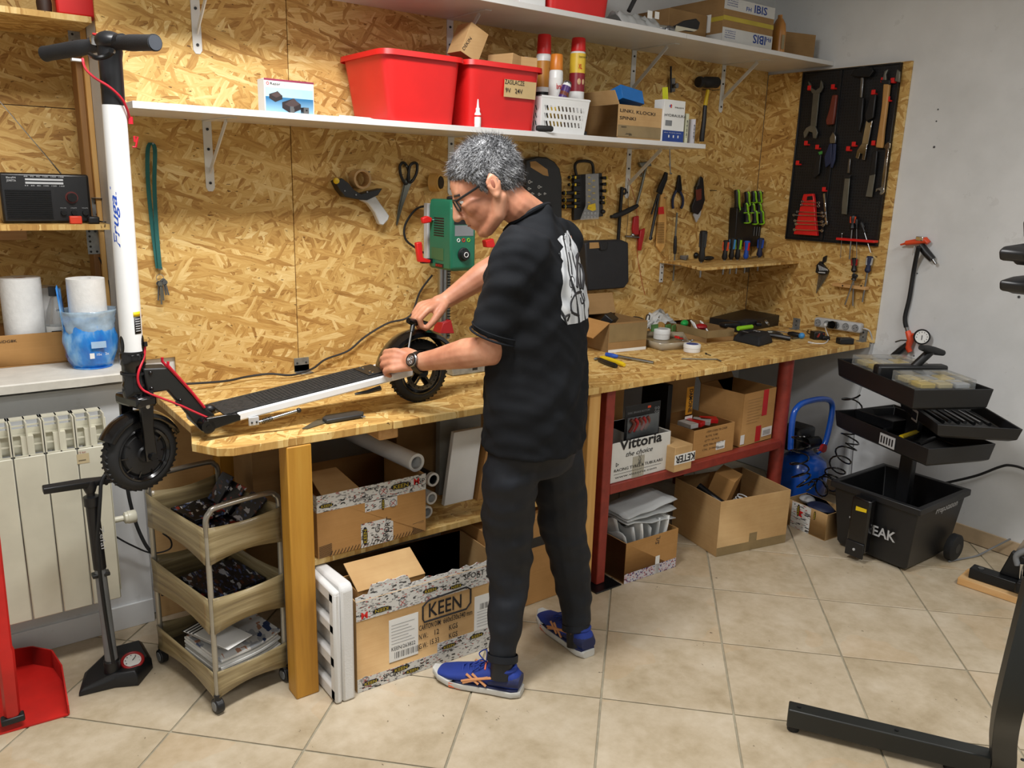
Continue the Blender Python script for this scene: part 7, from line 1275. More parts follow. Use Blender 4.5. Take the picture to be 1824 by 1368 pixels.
for k in range(5):MB().tube(spline([(x0+.02+.022*k,yb2-.008,zt-.11),(x0+.035+.022*k,yb2-.016,zt-.075),(x0+.02+.024*k,yb2-.012,zt-.055)],4),.007,8).build('rotor_arm',(BROWN,REDD)[k%2],t)
b=MB();b.grid(lambda i,j:V((x0+.01+(x1-x0-.02)*i,yb2-.004-.02*math.sin(PI*i)*math.sin(PI*j),zt-.05-.09*j)),8,6);b.build('blister',mat('blister_clear','#aab0b2',.08,alpha=.3),t,smooth=60)
lean('brown_carton','brown carton standing left behind the Vittoria carton','cardboard box',[(VT.o.x+.005,VT.o.y+.26,zs_),(VT.o.x+.14,VT.o.y+.26,zs_),(VT.o.x+.14,VT.o.y+.26,zs_+.27),(VT.o.x+.005,VT.o.y+.26,zs_+.27)],(0,.2,0),CARDD);lean('brown_carton','brown carton standing right behind the Vittoria carton','cardboard box',[(VT.o.x+.2,VT.o.y+.28,zs_),(VT.o.x+.33,VT.o.y+.28,zs_),(VT.o.x+.33,VT.o.y+.28,zs_+.31),(VT.o.x+.2,VT.o.y+.28,zs_+.31)],(0,.2,0),CARD)
yj=yv+.16;x0=at(1183,760,y=yj).x;x1=at(1226,760,y=yj).x;t=thing('black_box','tall black box with an orange lettered side on the rack','box',(x0,yj,zs_));zt=at(1205,684,y=yj).z;MB().bb((x0+.01,yj,zs_),(min(x1,at(1230,824,y=yv+.02).x+.006),yj+.16,min(zt,ZB-.04))).build('box_body',BLKM,t,bevel=.002);quad(t,(x1-.03,yj-.0008,zs_+.16),X_,Z_,.045,.13,mat('amber_print','#c98a1e',.4));text('DAMOINE',t,(x1-.012,yj-.002,zs_+.28),-Z_,X_,.022,INK,w=.11,off=.02)
quad(t,(x1-.03,yj-.001,zs_+.135),X_,Z_,.05,.018,PAPER,name='price_label')
yk2=yv-.045;x0=at(1191,835,y=yk2).x;x1=at(1226,845,y=yk2).x;H=at(1208,797,y=yk2).z-zs_
KT=Carton('narrow_carton','narrow brown carton with upside-down KETER tape at the rack edge',(x0+.032,yk2,zs_),0,x1-x0-.018,.2,H,CARDL,open_=False);KT.q('f',0,H*.3,x1-x0,H*.4,PAPER,'tape');text('KETER',KT.e,KT.pt('f',x1-x0-.003,H*.64,.0014),-X_,-Z_,H*.28,INK,w=(x1-x0)*.94,off=.025)
yi=yv+.02;a=at(1230,824,y=yi);c=at(1304,806,y=yi);W_=c.x-a.x;H=at(1228,770,y=yi).z-zs_
IC=Carton('item_carton','open brown carton printed with an item code on the rack',(a.x+.01,yi,zs_),0,W_-.01,.26,H,CARD);W_-=.01
for k,s_ in enumerate(('ITEM CODE TB-C5028','BUTYL TUBE',"Q'TY 50 PCS",'SIZE 700x35/43C FV','CN. 218685')):IC.t('f',W_*(.3-.02*k),H*(.84-.15*k),s_,H*.065,mat('ink_brown','#4a3520',.6),w=W_*(.5,.3,.36,.52,.4)[k])
IC.q('f',W_*.56,H*.16,W_*.22,H*.27,PAPER,'sticker');IC.flap('b',.17,92,CARDD)
for k in range(14):IC.q('f',W_*.58+k*W_*.013,H*.19,.0014,H*.07,INK,'barcode_bar',.001)
for k in range(4):tag(MB().box(IC.o+IC.x*W_*(.25+.17*k)+IC.y*.1+Z_*(H-.005),(.05,.08,.02),Rz(.3*k)).build('tube_box',RED if k%2 else mat('box_pale','#c9c5c0',.5),bevel=.001,seg=1),['pale tube box at the left in the item carton','red tube box left of centre in the item carton','pale tube box right of centre in the item carton','red tube box at the right in the item carton'][k],'box','tube boxes in the item carton')
yt=yv+.03;a=at(1312,800,y=yt);c=at(1379,787,y=yt);W_=c.x-a.x;H=at(1345,699,y=yt).z-zs_
RT=Carton('red_tape_carton','brown carton with red tape strips at the right of the rack',(a.x+.02,yt,zs_),.05,W_-.03,.25,H,CARD);W_-=.03;RTM=mat('tape_red','#c22a2a',.35);RT.q('f',W_*.6,H*.5,W_*.16,H*.5,RTM,'red_tape');RT.q('f',W_*.46,H*.02,W_*.16,H*.3,RTM,'red_tape');RT.q('f',W_*.66,H*.08,W_*.32,H*.17,PAPER,'sticker');RT.q('f',0,H*.04,W_*.12,H*.18,PAPER,'sticker');RT.flap('b',.08,60,CARDD)
for k in range(12):RT.q('f',W_*.7+W_*.02*k,H*.1,.0016,H*.1,INK,'barcode_bar',.001)
for k in range(9):RT.q('f',W_*.14,H*(.42+.055*k),W_*(.34+.06*(k%3)),.0016,CARDD,'print_line',.001)
# floor: carton of plastic bags, big carton
a,c=at(1097,1056,z=.001),at(1212,1016,z=.001);rz,L=edge(a,c);H=at(1097,985,y=a.y).z
a.x+=max(0,R0+.112-a.x);L-=.07
BG=Carton('bag_carton','small brown carton stuffed with plastic-wrapped papers on the floor',a+V((.0,.035,0)),rz,L,.22,H,CARD);BG.q('f',0,0,L,H*.24,printmat('tape_print2','#c9c5cb',[('#6a3a5a',.88),('#2c3a78',.9),('#b0443f',.93)],(120,60,140)),'tape');BG.q('f',L*.58,H*.0,L*.08,H*.45,PAPER,'clear_tape');BG.t('l',.03,H*.4,'SUN',H*.14);BG.t('f',L*.62,H*.75,'S/L',H*.12,DGREY,rot=80)
for k in range(11):
 b=MB();o=BG.o+BG.x*(.075+(L-.15)*k/10)+BG.y*(.02+.07*(k%2))+Z_*.02;tl=-.35+.5*(k/10);h_=.19+.04*((k*5)%3)/2
 b.grid(lambda i,j:o+BG.y*(.11*i)+BG.x*(math.sin(tl)*h_*j+.006*mnoise.noise((i*4,j*4,k)))+Z_*(h_*j*math.cos(tl)+.012*math.sin(i*5+k)*j),6,6);ob=b.build('wrapped_sheet',(BAG,PAPER,mat('bag_milky','#cfd2d2',.25,alpha=.85))[k%3],solid=.006,smooth=60)
 tag(ob,'plastic-wrapped sheet standing in the small carton, '+['leftmost','second from the left','third from the left','fourth from the left','fifth from the left','middle one','fifth from the right','fourth from the right','third from the right','second from the right','rightmost'][k],'packet','wrapped sheets in the small carton')
for k in range(3):
 b=MB();b.grid(lambda i,j:BG.o+BG.x*(.02+(L-.02)*i)+BG.y*(.02+.17*j)+Z_*(H+.055+.028*k+.012*mnoise.noise((i*3,j*3,k*5))+.03*(i-.5)*(k-1)),8,6);tag(b.build('bag_layer',BAG,solid=.003,smooth=60),['lowest clear bag lying over the small carton','middle clear bag lying over the small carton','uppermost clear bag lying over the small carton'][k],'bag','bags over the small carton')
a,c=at(1275,992,z=.001),at(1398,966,z=.001);l_=at(1219,955,z=.001);rz,L=edge(a,c);D=math.hypot(*(l_-a).xy);H=at(1277,897,y=a.y).z
BC=Carton('big_carton','big plain brown carton open on the floor by the red leg',a,rz,L,max(D,.33),H,CARDL);BC.q('f',0,0,L,H*.16,BRTAPE,'tape');BC.q('f',L*.45,H*.16,L*.11,H*.16,BRTAPE,'tape')
IN2=tag(MB().box(BC.o+BC.x*.2+BC.y*.22+Z_*(H-.03),(.13,.1,.14),Rz(.4)@Matrix.Rotation(.3,3,'X')).build('inner_box',CARD,bevel=.001,seg=1),'brown box lying inside the big open carton','box');tag(MB().tube(spline([BC.o+BC.x*.05+BC.y*.22+Z_*(H-.01),BC.o+BC.x*.1+BC.y*.12+Z_*(H-.06),BC.o+BC.x*.13+BC.y*.03+Z_*(H-.08)]),.016,10).build('black_tube_part',BLKM),'black bent tube inside the big open carton','part')
for k in range(3):tag(MB().torus(BC.o+BC.x*(.2+.01*k)+BC.y*.1+Z_*(H-.07+.01*k),V((.2,-.3,1)),.03,.003,24,6).build('grey_coil',LGREY),['lowest grey wire coil in the big carton','middle grey wire coil in the big carton','upper grey wire coil in the big carton'][k],'coil','wire coils in the big carton')
# ------------------------------------------------------------------ compressor, coil hose, small carton
cp=V((3.62,2.30,0));t=thing('air_compressor','blue air compressor with a tubular handle by the right wall','compressor',cp);MB().lathe([(0,.02),(.07,.022),(.115,.05),(.13,.09),(.13,.20),(.115,.25),(.07,.285),(0,.295)],cp,Z_,32).build('tank',BLUC,t)
for a in(.5,2.6,4.7):MB().cyl(cp+V((math.cos(a)*.08,math.sin(a)*.08,.001)),cp+V((math.cos(a)*.08,math.sin(a)*.08,.05)),.014,n=12).build('foot',RUB,t)
for dy in(-.0,):MB().tube(spline([at(1408,800,y=2.2),at(1412,745,y=2.2),at(1424,722,y=2.2),at(1448,713,y=2.2),at(1470,711,y=2.2),at(1481,717,y=2.2),at(1482,735,y=2.2),at(1474,775,y=2.2),at(1466,797,y=2.2),at(1455,806,y=2.21)],5),.0145,12).build('handle',BLUC,t)
MB().bb((cp.x-.1,cp.y-.03,.30),(cp.x+.05,cp.y+.1,.43)).build('motor',BLK,t,bevel=.02);MB().cyl(cp+V((-.07,-.05,.36)),cp+V((.02,-.06,.36)),.028,n=16).build('cylinder_head',BLKM,t);MB().cyl(cp+V((-.04,-.09,.33)),cp+V((.03,-.1,.325)),.012,n=12).build('regulator',CHROME,t);MB().cyl(cp+V((.0,-.1,.34)),cp+V((.0,-.115,.34)),.022,n=16).build('gauge',REDD,t)
def coil(nm,lab,ctrl,r,turns,wr):
 S_=spline(ctrl,20);pts=[];n=turns*14;
 for i in range(n+1):
  f=i/n*(len(S_)-1);k=min(int(f),len(S_)-2);p=S_[k].lerp(S_[k+1],f-k);d=(S_[k+1]-S_[k]).normalized();u,w_=basis(d);a=2*PI*turns*i/n;pts.append(p+(u*math.cos(a)+w_*math.sin(a))*r)
 o=MB().tube(pts,wr,6).build(nm,BLKG);return tag(o,lab,'hose')
coil('coil_hose','black coiled air hose hanging between compressor and tool station',[at(1517,700,y=2.08),at(1518,760,y=2.08),at(1508,800,y=2.08),at(1490,835,y=2.06),at(1478,860,y=2.05),at(1455,870,y=2.05)],.045,9,.0042)
coil('coil_hose','black coiled air hose in front of the blue compressor tank',[at(1428,775,y=2.12),at(1424,810,y=2.11),at(1426,845,y=2.10),at(1440,870,y=2.06)],.042,5,.0042)
a,c=at(1408,936,z=.001),at(1482,969,z=.001);rz,L=edge(a,c);KC=Carton('shoe_carton','small brown KEEN carton beside the black tool station',a+V((0,.04,0)),rz,L,.15,at(1410,893,y=a.y).z,CARDL);H=KC.h;KC.q('f',L*.16,0,L*.46,H,TAPEM,'tape');keen(KC.e,KC.pt('f',L*.36,H*.5,.0014),Z_,-KC.x,H*.45);keen(KC.e,KC.pt('f',L*.74,H*.62,.0014),Z_,-KC.x,H*.32);KC.t('f',L*.42,H*.5,'M',.03,RED,rot=80,off=.02)
tag(MB().sph(KC.o+KC.x*L*.6+KC.y*.075+Z_*(H-.012),(.07,.05,.02),16,8,Rz(rz)).build('cloth_hat',NAVY),'dark cloth cap in the small KEEN carton','cap');tag(MB().sph(KC.o+KC.x*L*.22+KC.y*.09+Z_*(H-.005),(.035,.04,.02),12,6).build('grey_rag',LGREY),'grey rag in the small KEEN carton','rag')
# ------------------------------------------------------------------ rolling tool station
A=at(1491,975,z=.012);B=at(1622,1027,z=.012);C2=at(1692,985,z=.012);tx,ty0,ty1=A.x,B.y,A.y
x0,x1,y0,y1=3.32,3.70,1.545,1.90;zt=at(1632,911,y=1.52).z
ts=thing('tool_station','black rolling tool station with open cantilever trays','tool chest',(3.5,1.72,0))
def rect(a,b_,c,d,z):return[V((a,c,z)),V((b_,c,z)),V((b_,d,z)),V((a,d,z))]
b=MB();b.loft([rect(x0+.02,x1-.02,y0+.02,y1-.02,.012),rect(x0+.01,x1-.01,y0+.01,y1-.01,.03),rect(x0-.015,x1+.02,y0-.015,y1+.02,zt-.03),rect(x0-.03,x1+.035,y0-.03,y1+.035,zt-.03),rect(x0-.03,x1+.035,y0-.03,y1+.035,zt),rect(x0-.005,x1+.01,y0-.005,y1+.01,zt),rect(x0+.025,x1-.025,y0+.025,y1-.025,.02)],cap=False);b.add(rect(x0+.02,x1-.02,y0+.02,y1-.02,.012),[(0,1,2,3)]);b.build('bin',BLK,ts,bevel=.004)
for xx in(x0+.3,):
 for yy in(y0-.035,y1+.035):MB().lathe([(.0,-.02),(.05,-.02),(.062,-.014),(.062,.014),(.05,.02),(0,.02)],(x1-.06,yy,.063),Y_,28).build('wheel',RUB,ts);MB().cyl((x1-.06,yy-.021,.063),(x1-.06,yy+.021,.063),.022,n=16).build('wheel_hub',DGREY,ts)
 # name on the left-facing side and on the front-facing side
ln=V((-.035,0,zt)).normalized();text('TOPEAK',ts,(x0-.014,y1-.07,.13),-Y_,V((-.07,0,1)),.045,LGREY,w=.22,off=.02);text('PrepStation',ts,(x0+.13,y0-.019,.26),X_,V((0,-.08,1)),.03,LGREY,w=.19,shear=.2)
hm=(y0+y1)/2+.03;MB().bb((x0-.075,hm-.045,.05),(x0-.032,hm+.045,zt-.02)).build('pull_handle',BLKG,ts,bevel=.008);MB().box((x0-.077,hm,.06),(.01,.085,.07)).build('handle_foot',BLK,ts,bevel=.003);MB().cyl((x0-.082,hm,.06),(x0-.085,hm,.06),.006,n=10).build('rivet',LGREY,ts);poly(ts,[(x0-.0765,hm+.02,zt-.06),(x0-.0765,hm-.03,zt-.06),(x0-.0765,hm-.03,zt-.075),(x0-.0765,hm+.02,zt-.08)],-X_,YEL,.001,'yellow_mark')
zt_c=at(1640,715,y=1.55).z
MB().bb((3.52,1.69,.02),(3.56,1.75,zt_c)).build('column',BLK,ts,bevel=.004)
def tray(cen,w_,d_,h_,rz,nm='tray'):
 R=Rz(rz);c=V(cen);b=MB();rr=lambda a,d,z:[c+R@V((x*a/2,y*d/2,z))for x,y in((-1,-1),(1,-1),(1,1),(-1,1))]
 b.loft([rr(w_-.06,d_-.06,0),rr(w_-.02,d_-.02,.012),rr(w_,d_,h_),rr(w_-.012,d_-.012,h_),rr(w_-.03,d_-.03,.018)]);return b.build(nm,BLK,ts,bevel=.003),R,c
zl=at(1640,808,y=1.60).z;zm=at(1700,775,y=1.48).z;zt_=at(1640,715,y=1.55).z
LOW,R1,C1=tray((3.47,1.70,zl),.34,.58,.085,-.35);MID,R2,C22=tray((3.47,1.516,zm+.02),.32,.44,.06,-.75);LOW2,R3,C3=tray((3.60,1.85,zl+.03),.26,.22,.06,-.2)
TOP,R4,C4=tray((3.385,1.695,zt_-.02),.34,.58,.09,-.5)
for(c,R,w_,m_)in((C1+R1@V((-.168,-.06,.045)),R1,.09,0),(C22+R2@V((-.158,.02,.03)),R2,.06,1)):
 ux=R@V((0,-1,0));o=quad(ts,c-ux*w_/2-Z_*.025,ux,Z_,w_,.05,LGREY,t=.002,name='icon_plate')
 for k in range(5):MB().box(c-ux*w_*(.36-.18*k)-R@X_*.003,(.003,.006,.03),R).build('icon',BLK,ts)
RM=MB();h0=C4+V((0,0,.07))
MB().box(C4+V((0,0,.08)),(.32,.05,.09),R4).build('centre_spine',BLK,ts,bevel=.01);MB().cyl(C4+V((0,0,.1)),C4+V((.06,-.044,.185)),.018,n=14).build('grip_post',BLK,ts)
p=C4+V((.06,-.044,.19));dh=(at(1690,634,y=1.6)-at(1625,618,y=1.6)).normalized();MB().tube([p-dh*.09,p-dh*.03,p+dh*.04,p+dh*.11],[.012,.017,.017,.013],12).build('grip',RUB,ts)
for s_,nm in((-1,'left'),(1,'right')):
 c=C4+R4@V((0,.155*s_,.095));o=thing('organizer_box','clear compartment box with yellow bits on the %s of the top tray'%('far left' if s_>0 else 'near right'),'organizer',c);MB().box(c,(.25,.18,.045),R4).build('box_shell',PLASTIC,o,bevel=.004)
 for i in range(3):
  for j in range(2):MB().box(c+R4@V((-.075+.075*i,-.045+.09*j,-.006)),(.062,.07,.02),R4).build('content',(mat('pale_yellow','#d6b95a',.5),mat('pale_tan','#c9b98a',.5),LGREY)[(i+j)%3],o,bevel=.004)
for k in range(7):o=tag(MB().tube([C22+R2@V((-.1+.03*k,-.12+.01*(k%2),.045)),C22+R2@V((-.11+.03*k,.08,.045))],[.008,.004],8).build('tray_tool',(BLKM,STEEL)[k%2]),['dark tool nearest the spanner icon in the right tray','steel tool second in the right tray','dark tool third in the right tray','steel tool in the middle of the right tray','dark tool third from the wall in the right tray','steel tool second from the wall in the right tray','dark tool nearest the wall in the right tray'][k],'hand tool','tools in the right tray')
for k in range(3):tag(MB().tube([C1+R1@V((-.08,.06-.1*k,.05)),C1+R1@V((.06,.12-.1*k,.05))],[.011,.009],8).build('tray_pliers',(BLK,YEL,BLKM)[k]),['black grip pliers in the lower tray','yellow grip pliers in the lower tray','dark steel pliers in the lower tray'][k],'pliers','pliers in the lower tray')
text('PEAK',ts,C22+R2@V((-.11,-.0,.062)),R2@V((0,-1,0)),R2@X_,.02,LGREY,w=.05)
# ------------------------------------------------------------------ right wall: air gun, inflator, cable
def xw(u,v,o=.03):return at(u,v,x=XR-o)
t=thing('air_gun','orange and black air gun hanging on the white wall','air gun',xw(1637,440));MB().tube([xw(1604,436),xw(1612,434),xw(1614,433),xw(1650,428),xw(1654,433)],[.004,.006,.012,.016,.012],10).build('barrel',ORNG,t);MB().tube([xw(1640,437),xw(1650,450),xw(1661,462)],[.018,.019,.016],10).build('grip',BLK,t);MB().cyl(xw(1661,461),xw(1667,470),.007,n=10).build('coupling',STEEL,t);MB().tube([xw(1629,438),xw(1627,455)],.004,8).build('trigger',CHROME,t);MB().box(xw(1640,425,.035),(.03,.035,.02)).build('hanger',CHROME,t,bevel=.003);MB().cyl(xw(1640,424,0),xw(1640,424,.05),.004,n=8).build('peg',STEEL,t)
t=thing('tyre_inflator','orange tyre inflator with a round gauge hanging by its hose','inflator',xw(1625,600));MB().tube(spline([xw(1636,440,.075),xw(1628,480,.02),xw(1620,530,.018),xw(1612,565,.018),xw(1614,583,.02)],5),.010,10).build('hose',RUB,t);MB().tube([xw(1614,583,.02),xw(1616,590,.025)],.008,8).build('hose_nut',STEEL,t)
MB().tube([xw(1617,590,.03),xw(1622,605,.035),xw(1617,618,.035),xw(1621,627,.035)],[.013,.017,.016,.012],10).build('body',ORNG,t);MB().tube([xw(1618,613,.035),xw(1604,624,.04),xw(1590,635,.045)],[.015,.017,.015],10).build('grip',BLK,t);MB().tube([xw(1616,606,.045),xw(1605,606,.05),xw(1595,609,.05)],.004,6).build('lever',STEEL,t)
g=xw(1642,600,.05);gn=V((-.85,-.5,.1)).normalized();MB().lathe([(0,-.02),(.034,-.02),(.037,-.01),(.037,.008),(.033,.012),(.03,.008),(0,.008)],g,gn,28).build('gauge_case',RUB,t);MB().cyl(g+gn*.008,g+gn*.0095,.030,n=24).build('gauge_face',PAPER,t);u,w_=basis(gn);MB().bar(g+gn*.011-w_*.008,g+gn*.011+w_*.014,.003,.001,up=gn).build('needle',INK,t);MB().cyl(xw(1626,596,.035),g,.008,n=8).build('gauge_neck',ORNG,t)
for k in range(9):a=2*PI*k/12+2.2;MB().box(g+gn*.010+(u*math.cos(a)+w_*math.sin(a))*.023,(.003,.003,.003)).build('gauge_mark',INK,t)
cord('wall_cable','black cable sagging along the white wall behind the tool station',[xw(1655,866,.05),xw(1690,859,.035),xw(1740,847,.03),xw(1780,832,.03),xw(1800,829,.03),xw(1830,838,.03),xw(1880,870,.03)],.006)
cord('floor_cable','grey cable along the skirting to the clamped device',[at(1690,1000,z=.006),at(1715,995,z=.006),at(1740,990,z=.006),at(1770,975,z=.03)+V((-.02,0,0)),at(1800,960,x=XR-.04)],.004,GREY)
# ------------------------------------------------------------------ clamped device on its wooden base
p0,p1=at(1704,1040,z=.001),at(1834,1084,z=.001);d=(p1-p0).normalized();n_=V((-d.y,d.x,0));n_=n_ if n_.x>0 else-n_
t=thing('wood_base','pale wooden board on the floor under the black device','board',p0);MB().prism([p0,p0+d*.42,p0+d*.42+n_*.13,p0+n_*.13],(0,0,.03)).build('plank',WPINEY,t,bevel=.002)
t=thing('truing_stand','black clamped wheel device with a tall brushed metal arm','stand',p0+Z_*.031);o=p0+d*.03+n_*.03+Z_*.0315;Rb=Matrix((d,n_,Z_)).transposed()
MB().box(o+d*.15+n_*.03+Z_*.022,(.30,.06,.044),Rb).build('foot_rail',BLKM,t,bevel=.003);MB().cyl(o+d*.035+n_*.03+Z_*.044,o+d*.035+n_*.03+Z_*.047,.012,n=14).build('plate_screw',STEEL,t)
q0=o+d*.10+n_*.04+Z_*.044;MB().prism([q0,q0+d*.10,q0+d*.08+Z_*.10,q0+d*.03+Z_*.11],n_*.03).build('upright_block',BLKM,t,bevel=.004);a=q0+d*.035+n_*.036+Z_*.10;MB().prism([a,a+d*.05,a+d*.16+Z_*.36,a+d*.13+Z_*.37],n_*.012).build('metal_arm',mat('brushed_plate','#a89e92',.3,metal=.6,var=.1),t,bevel=.001)
MB().tube(spline([q0+d*.06+Z_*.06,q0+d*.05+Z_*.10,q0+d*.09+Z_*.14,q0+d*.13+Z_*.14]),.012,10).build('curved_lever',GREY,t);MB().cyl(q0+d*.10+Z_*.055,q0+d*.26+Z_*.045,.008,n=10).build('threaded_rod',BLKM,t)
for k in range(16):MB().torus(q0+d*(.11+.009*k)+Z_*(.054-.0006*k),d,.0085,.0018,12,5).build('thread',STEELD,t)
MB().cyl(q0+d*.12-n_*.05+Z_*.02,q0+d*.12-n_*.02+Z_*.02,.026,n=20).build('clamp_knob',BLK,t);MB().cyl(q0+d*.08-n_*.01+Z_*.01,q0+d*.075-n_*.01+Z_*.075,.007,n=10).build('clamp_pin',CHROME,t);MB().box(q0+d*.16-n_*.06-Z_*.0,(.16,.05,.05),Rb).build('clamp_body',BLKM,t,bevel=.008)
# ------------------------------------------------------------------ repair stand in the foreground
rs=thing('repair_stand','black square-tube repair stand reaching in from the lower right','stand',(2.45,.85,0));SB=mat('stand_black','#1f211f',.45,var=.12)
a=at(1400,1296,z=0);c=at(1800,1395,z=0);d=(c-a).normalized();
zz=.05
MB().bar(a+Z_*zz,c+Z_*zz-d*.06,.05,.06).build('foot_tube',SB,rs,bevel=.004)
pb_=c-d*.06+Z_*zz;up0=at(1800,1240,y=c.y-.01);up1=at(1858,1000,y=c.y+.01);ud=(up1-up0).normalized()
n_=V((-d.y,d.x,0));pts=spline([pb_,pb_+d*.03+Z_*.004,up0 .lerp(pb_,.55)+d*.012,up0,up0+ud*.3],6);b=MB();rings=[]
for i,p in enumerate(pts):
 tg=(pts[min(i+1,len(pts)-1)]-pts[max(i-1,0)]).normalized();s2=tg.cross(n_).normalized();rings.append([p+n_*.025*x+s2*.03*y for x,y in((-1,-1),(1,-1),(1,1),(-1,1))])
b.loft(rings);b.build('upright_tube',SB,rs,bevel=.004);top=pts[-1]
MB().bar(top,V((top.x+.05,top.y,1.52)),.045,.045).build('mast',SB,rs,bevel=.004)
for k in(.03,.30,.62):p=a+d*k+Z_*(zz+.031);MB().cyl(p,p+Z_*.002,.006,n=10).build('bolt_hole',BLK,rs)
MB().cyl(a+d*.02+Z_*.001,a+d*.02+Z_*.022,.018,n=14).build('rubber_foot',RUB,rs);MB().cyl(a+d*.45+Z_*.001,a+d*.45+Z_*.022,.018,n=14).build('rubber_foot',RUB,rs)
yc=top.y
for P in([(1777,446),(1786,438),(1905,420),(1905,478),(1806,471),(1797,461),(1778,464)],[(1778,500),(1784,497),(1800,492),(1905,480),(1905,522),(1798,522),(1790,519),(1778,517)]):MB().prism([at(u,v,y=yc)for u,v in P],(0,-.05,0)).build('clamp_jaw',BLK,rs,bevel=.006)
cl=at(1900,450,y=yc);MB().bb((cl.x-.02,yc-.06,1.42),(cl.x+.05,yc+.03,1.60)).build('clamp_head',BLK,rs,bevel=.01);MB().bar((cl.x,yc-.015,1.5),(top.x+.05,top.y,1.5),.04,.04).build('clamp_arm',SB,rs,bevel=.004)
MB().prism([at(u,v,y=yc)for u,v in((1821,395),(1835,380),(1835,428),(1822,424))],(0,-.04,0)).build('clamp_lever',BLK,rs,bevel=.004)
# ------------------------------------------------------------------ the man at the bench
def organic(b,vox,it,disp=None):
 """closed overlapping shapes -> one continuous skin (vertices in room space)"""
 me=bpy.data.meshes.new('tmp');me.from_pydata([tuple(v)for v in b.v],[],b.f);bm=bmesh.new();bm.from_mesh(me);bmesh.ops.recalc_face_normals(bm,faces=bm.faces);bm.to_mesh(me);bm.free()
 o=bpy.data.objects.new('tmp',me);COL.objects.link(o);m=o.modifiers.new('r','REMESH');m.mode='VOXEL';m.voxel_size=vox;m.use_smooth_shade=True;s=o.modifiers.new('s','SMOOTH');s.factor=.5;s.iterations=it
 e=bpy.data.meshes.new_from_object(o.evaluated_get(bpy.context.evaluated_depsgraph_get()));r=MB();r.v=[v.co.copy()for v in e.vertices];r.f=[tuple(p.vertices)for p in e.polygons]
 if disp:r.v=[v+v_ for v,v_ in((v.co.copy(),disp(v.co,v.normal))for v in e.vertices)]
 bpy.data.objects.remove(o);return r
def cap(b,p,q,r0,r1,n=14):
 p=V(p);q=V(q);L=(q-p).length;k=5;prof=[(0,-r0)]+[(r0*math.sin(PI/2*i/k),-r0*math.cos(PI/2*i/k))for i in range(1,k+1)]+[(r1*math.cos(PI/2*i/k),L+r1*math.sin(PI/2*i/k))for i in range(k)]+[(0,L+r1)];b.lathe(prof,p,q-p,n)
def chain(b,P,R):
 for i in range(len(P)-1):cap(b,P[i],P[i+1],R[i],R[i+1])
SL,EL,WL=V((1.415,1.85,1.41)),V((1.352,1.912,1.118)),V((1.268,2.185,1.04));SR,ER,WRt=V((1.69,2.03,1.42)),V((1.63,2.25,1.335)),V((1.453,2.325,1.206))
LD=(SL-SR);LD.z=0;LD.normalize();FD=V((LD.y,-LD.x,0));NK=V((1.535,1.955,1.47))
SKIN=NT('skin');_v=SKIN.coord();_n=SKIN.noise(_v,14,4);SKIN.base(SKIN.ramp(_n,[(.3,'#b27458'),(.55,'#c88d6f'),(.75,'#d29d80')]));SKIN.b.inputs['Roughness'].default_value=.5;SKIN.b.inputs['Subsurface Weight'].default_value=.12;SKIN.b.inputs['Subsurface Radius'].default_value=(.02,.008,.004);SKIN.bump(SKIN.noise(_v,250,3),.08,.001);SKIN=SKIN.m
# head frame
HF=V((-.80,.59,0)).normalized();HL=V((-HF.y,HF.x,0));pit=math.radians(31);hx=HF*math.cos(pit)-Z_*math.sin(pit);hz=HF*math.sin(pit)+Z_*math.cos(pit);hy=HL if HL.dot(LD)>0 else-HL
HO=at(868,331,y=2.0);RH=Matrix((hx,hy,hz)).transposed()
def hp(x,y,z):return HO+hx*x+hy*y+hz*z
b=MB();R_=RH
for c,r in(((-.012,0,.03),(.1,.078,.09)),((-.045,0,.01),(.062,.068,.075)),((.035,0,-.04),(.062,.06,.075)),((.056,0,.02),(.046,.058,.062)),((.068,0,-.108),(.026,.03,.02)),((.086,0,-.072),(.016,.026,.017)),((.082,0,.024),(.017,.05,.013))):b.sph(hp(*c),r,20,14,R_)
for s in(-1,1):
 chain(b,[hp(-.018,.056*s,-.045),hp(.01,.05*s,-.085),hp(.06,.022*s,-.108)],[.022,.022,.02]);b.sph(hp(.056,.036*s,-.028),(.034,.026,.03),14,10,R_);b.sph(hp(.113,.011*s,-.04),(.009,.008,.007),10,8,R_)
 Re=RH@Matrix.Rotation(-.25,3,'Y')@Matrix.Rotation(.35*s,3,'Z');b.sph(hp(-.02,.081*s,-.008),(.021,.008,.037),14,10,Re);b.torus(hp(-.021,.085*s,-.002),Re@Y_,.018,.005,18,8);b.sph(hp(-.012,.083*s,-.034),(.01,.007,.012),10,8,R_)
chain(b,[hp(.086,0,.03),hp(.1,0,.006),hp(.113,0,-.018),hp(.122,0,-.036)],[.013,.012,.0125,.014]);[b.sph(hp(.077,.031*s,-.003+dz),(.018,.02,.009),12,8,R_)for s in(-1,1)for dz in(.011,-.012)];b.sph(hp(.1,0,-.064),(.009,.02,.0065),12,8,R_);b.sph(hp(.094,0,-.08),(.009,.018,.0075),12,8,R_)
b.sph(hp(.072,0,-.062),(.034,.038,.042),16,12,R_);b.sph(hp(.09,0,-.052),(.018,.024,.014),12,8,R_)
chain(b,[hp(-.03,0,-.05),hp(-.045,0,-.09),NK+Z_*.02,NK-Z_*.06],[.056,.054,.056,.07])
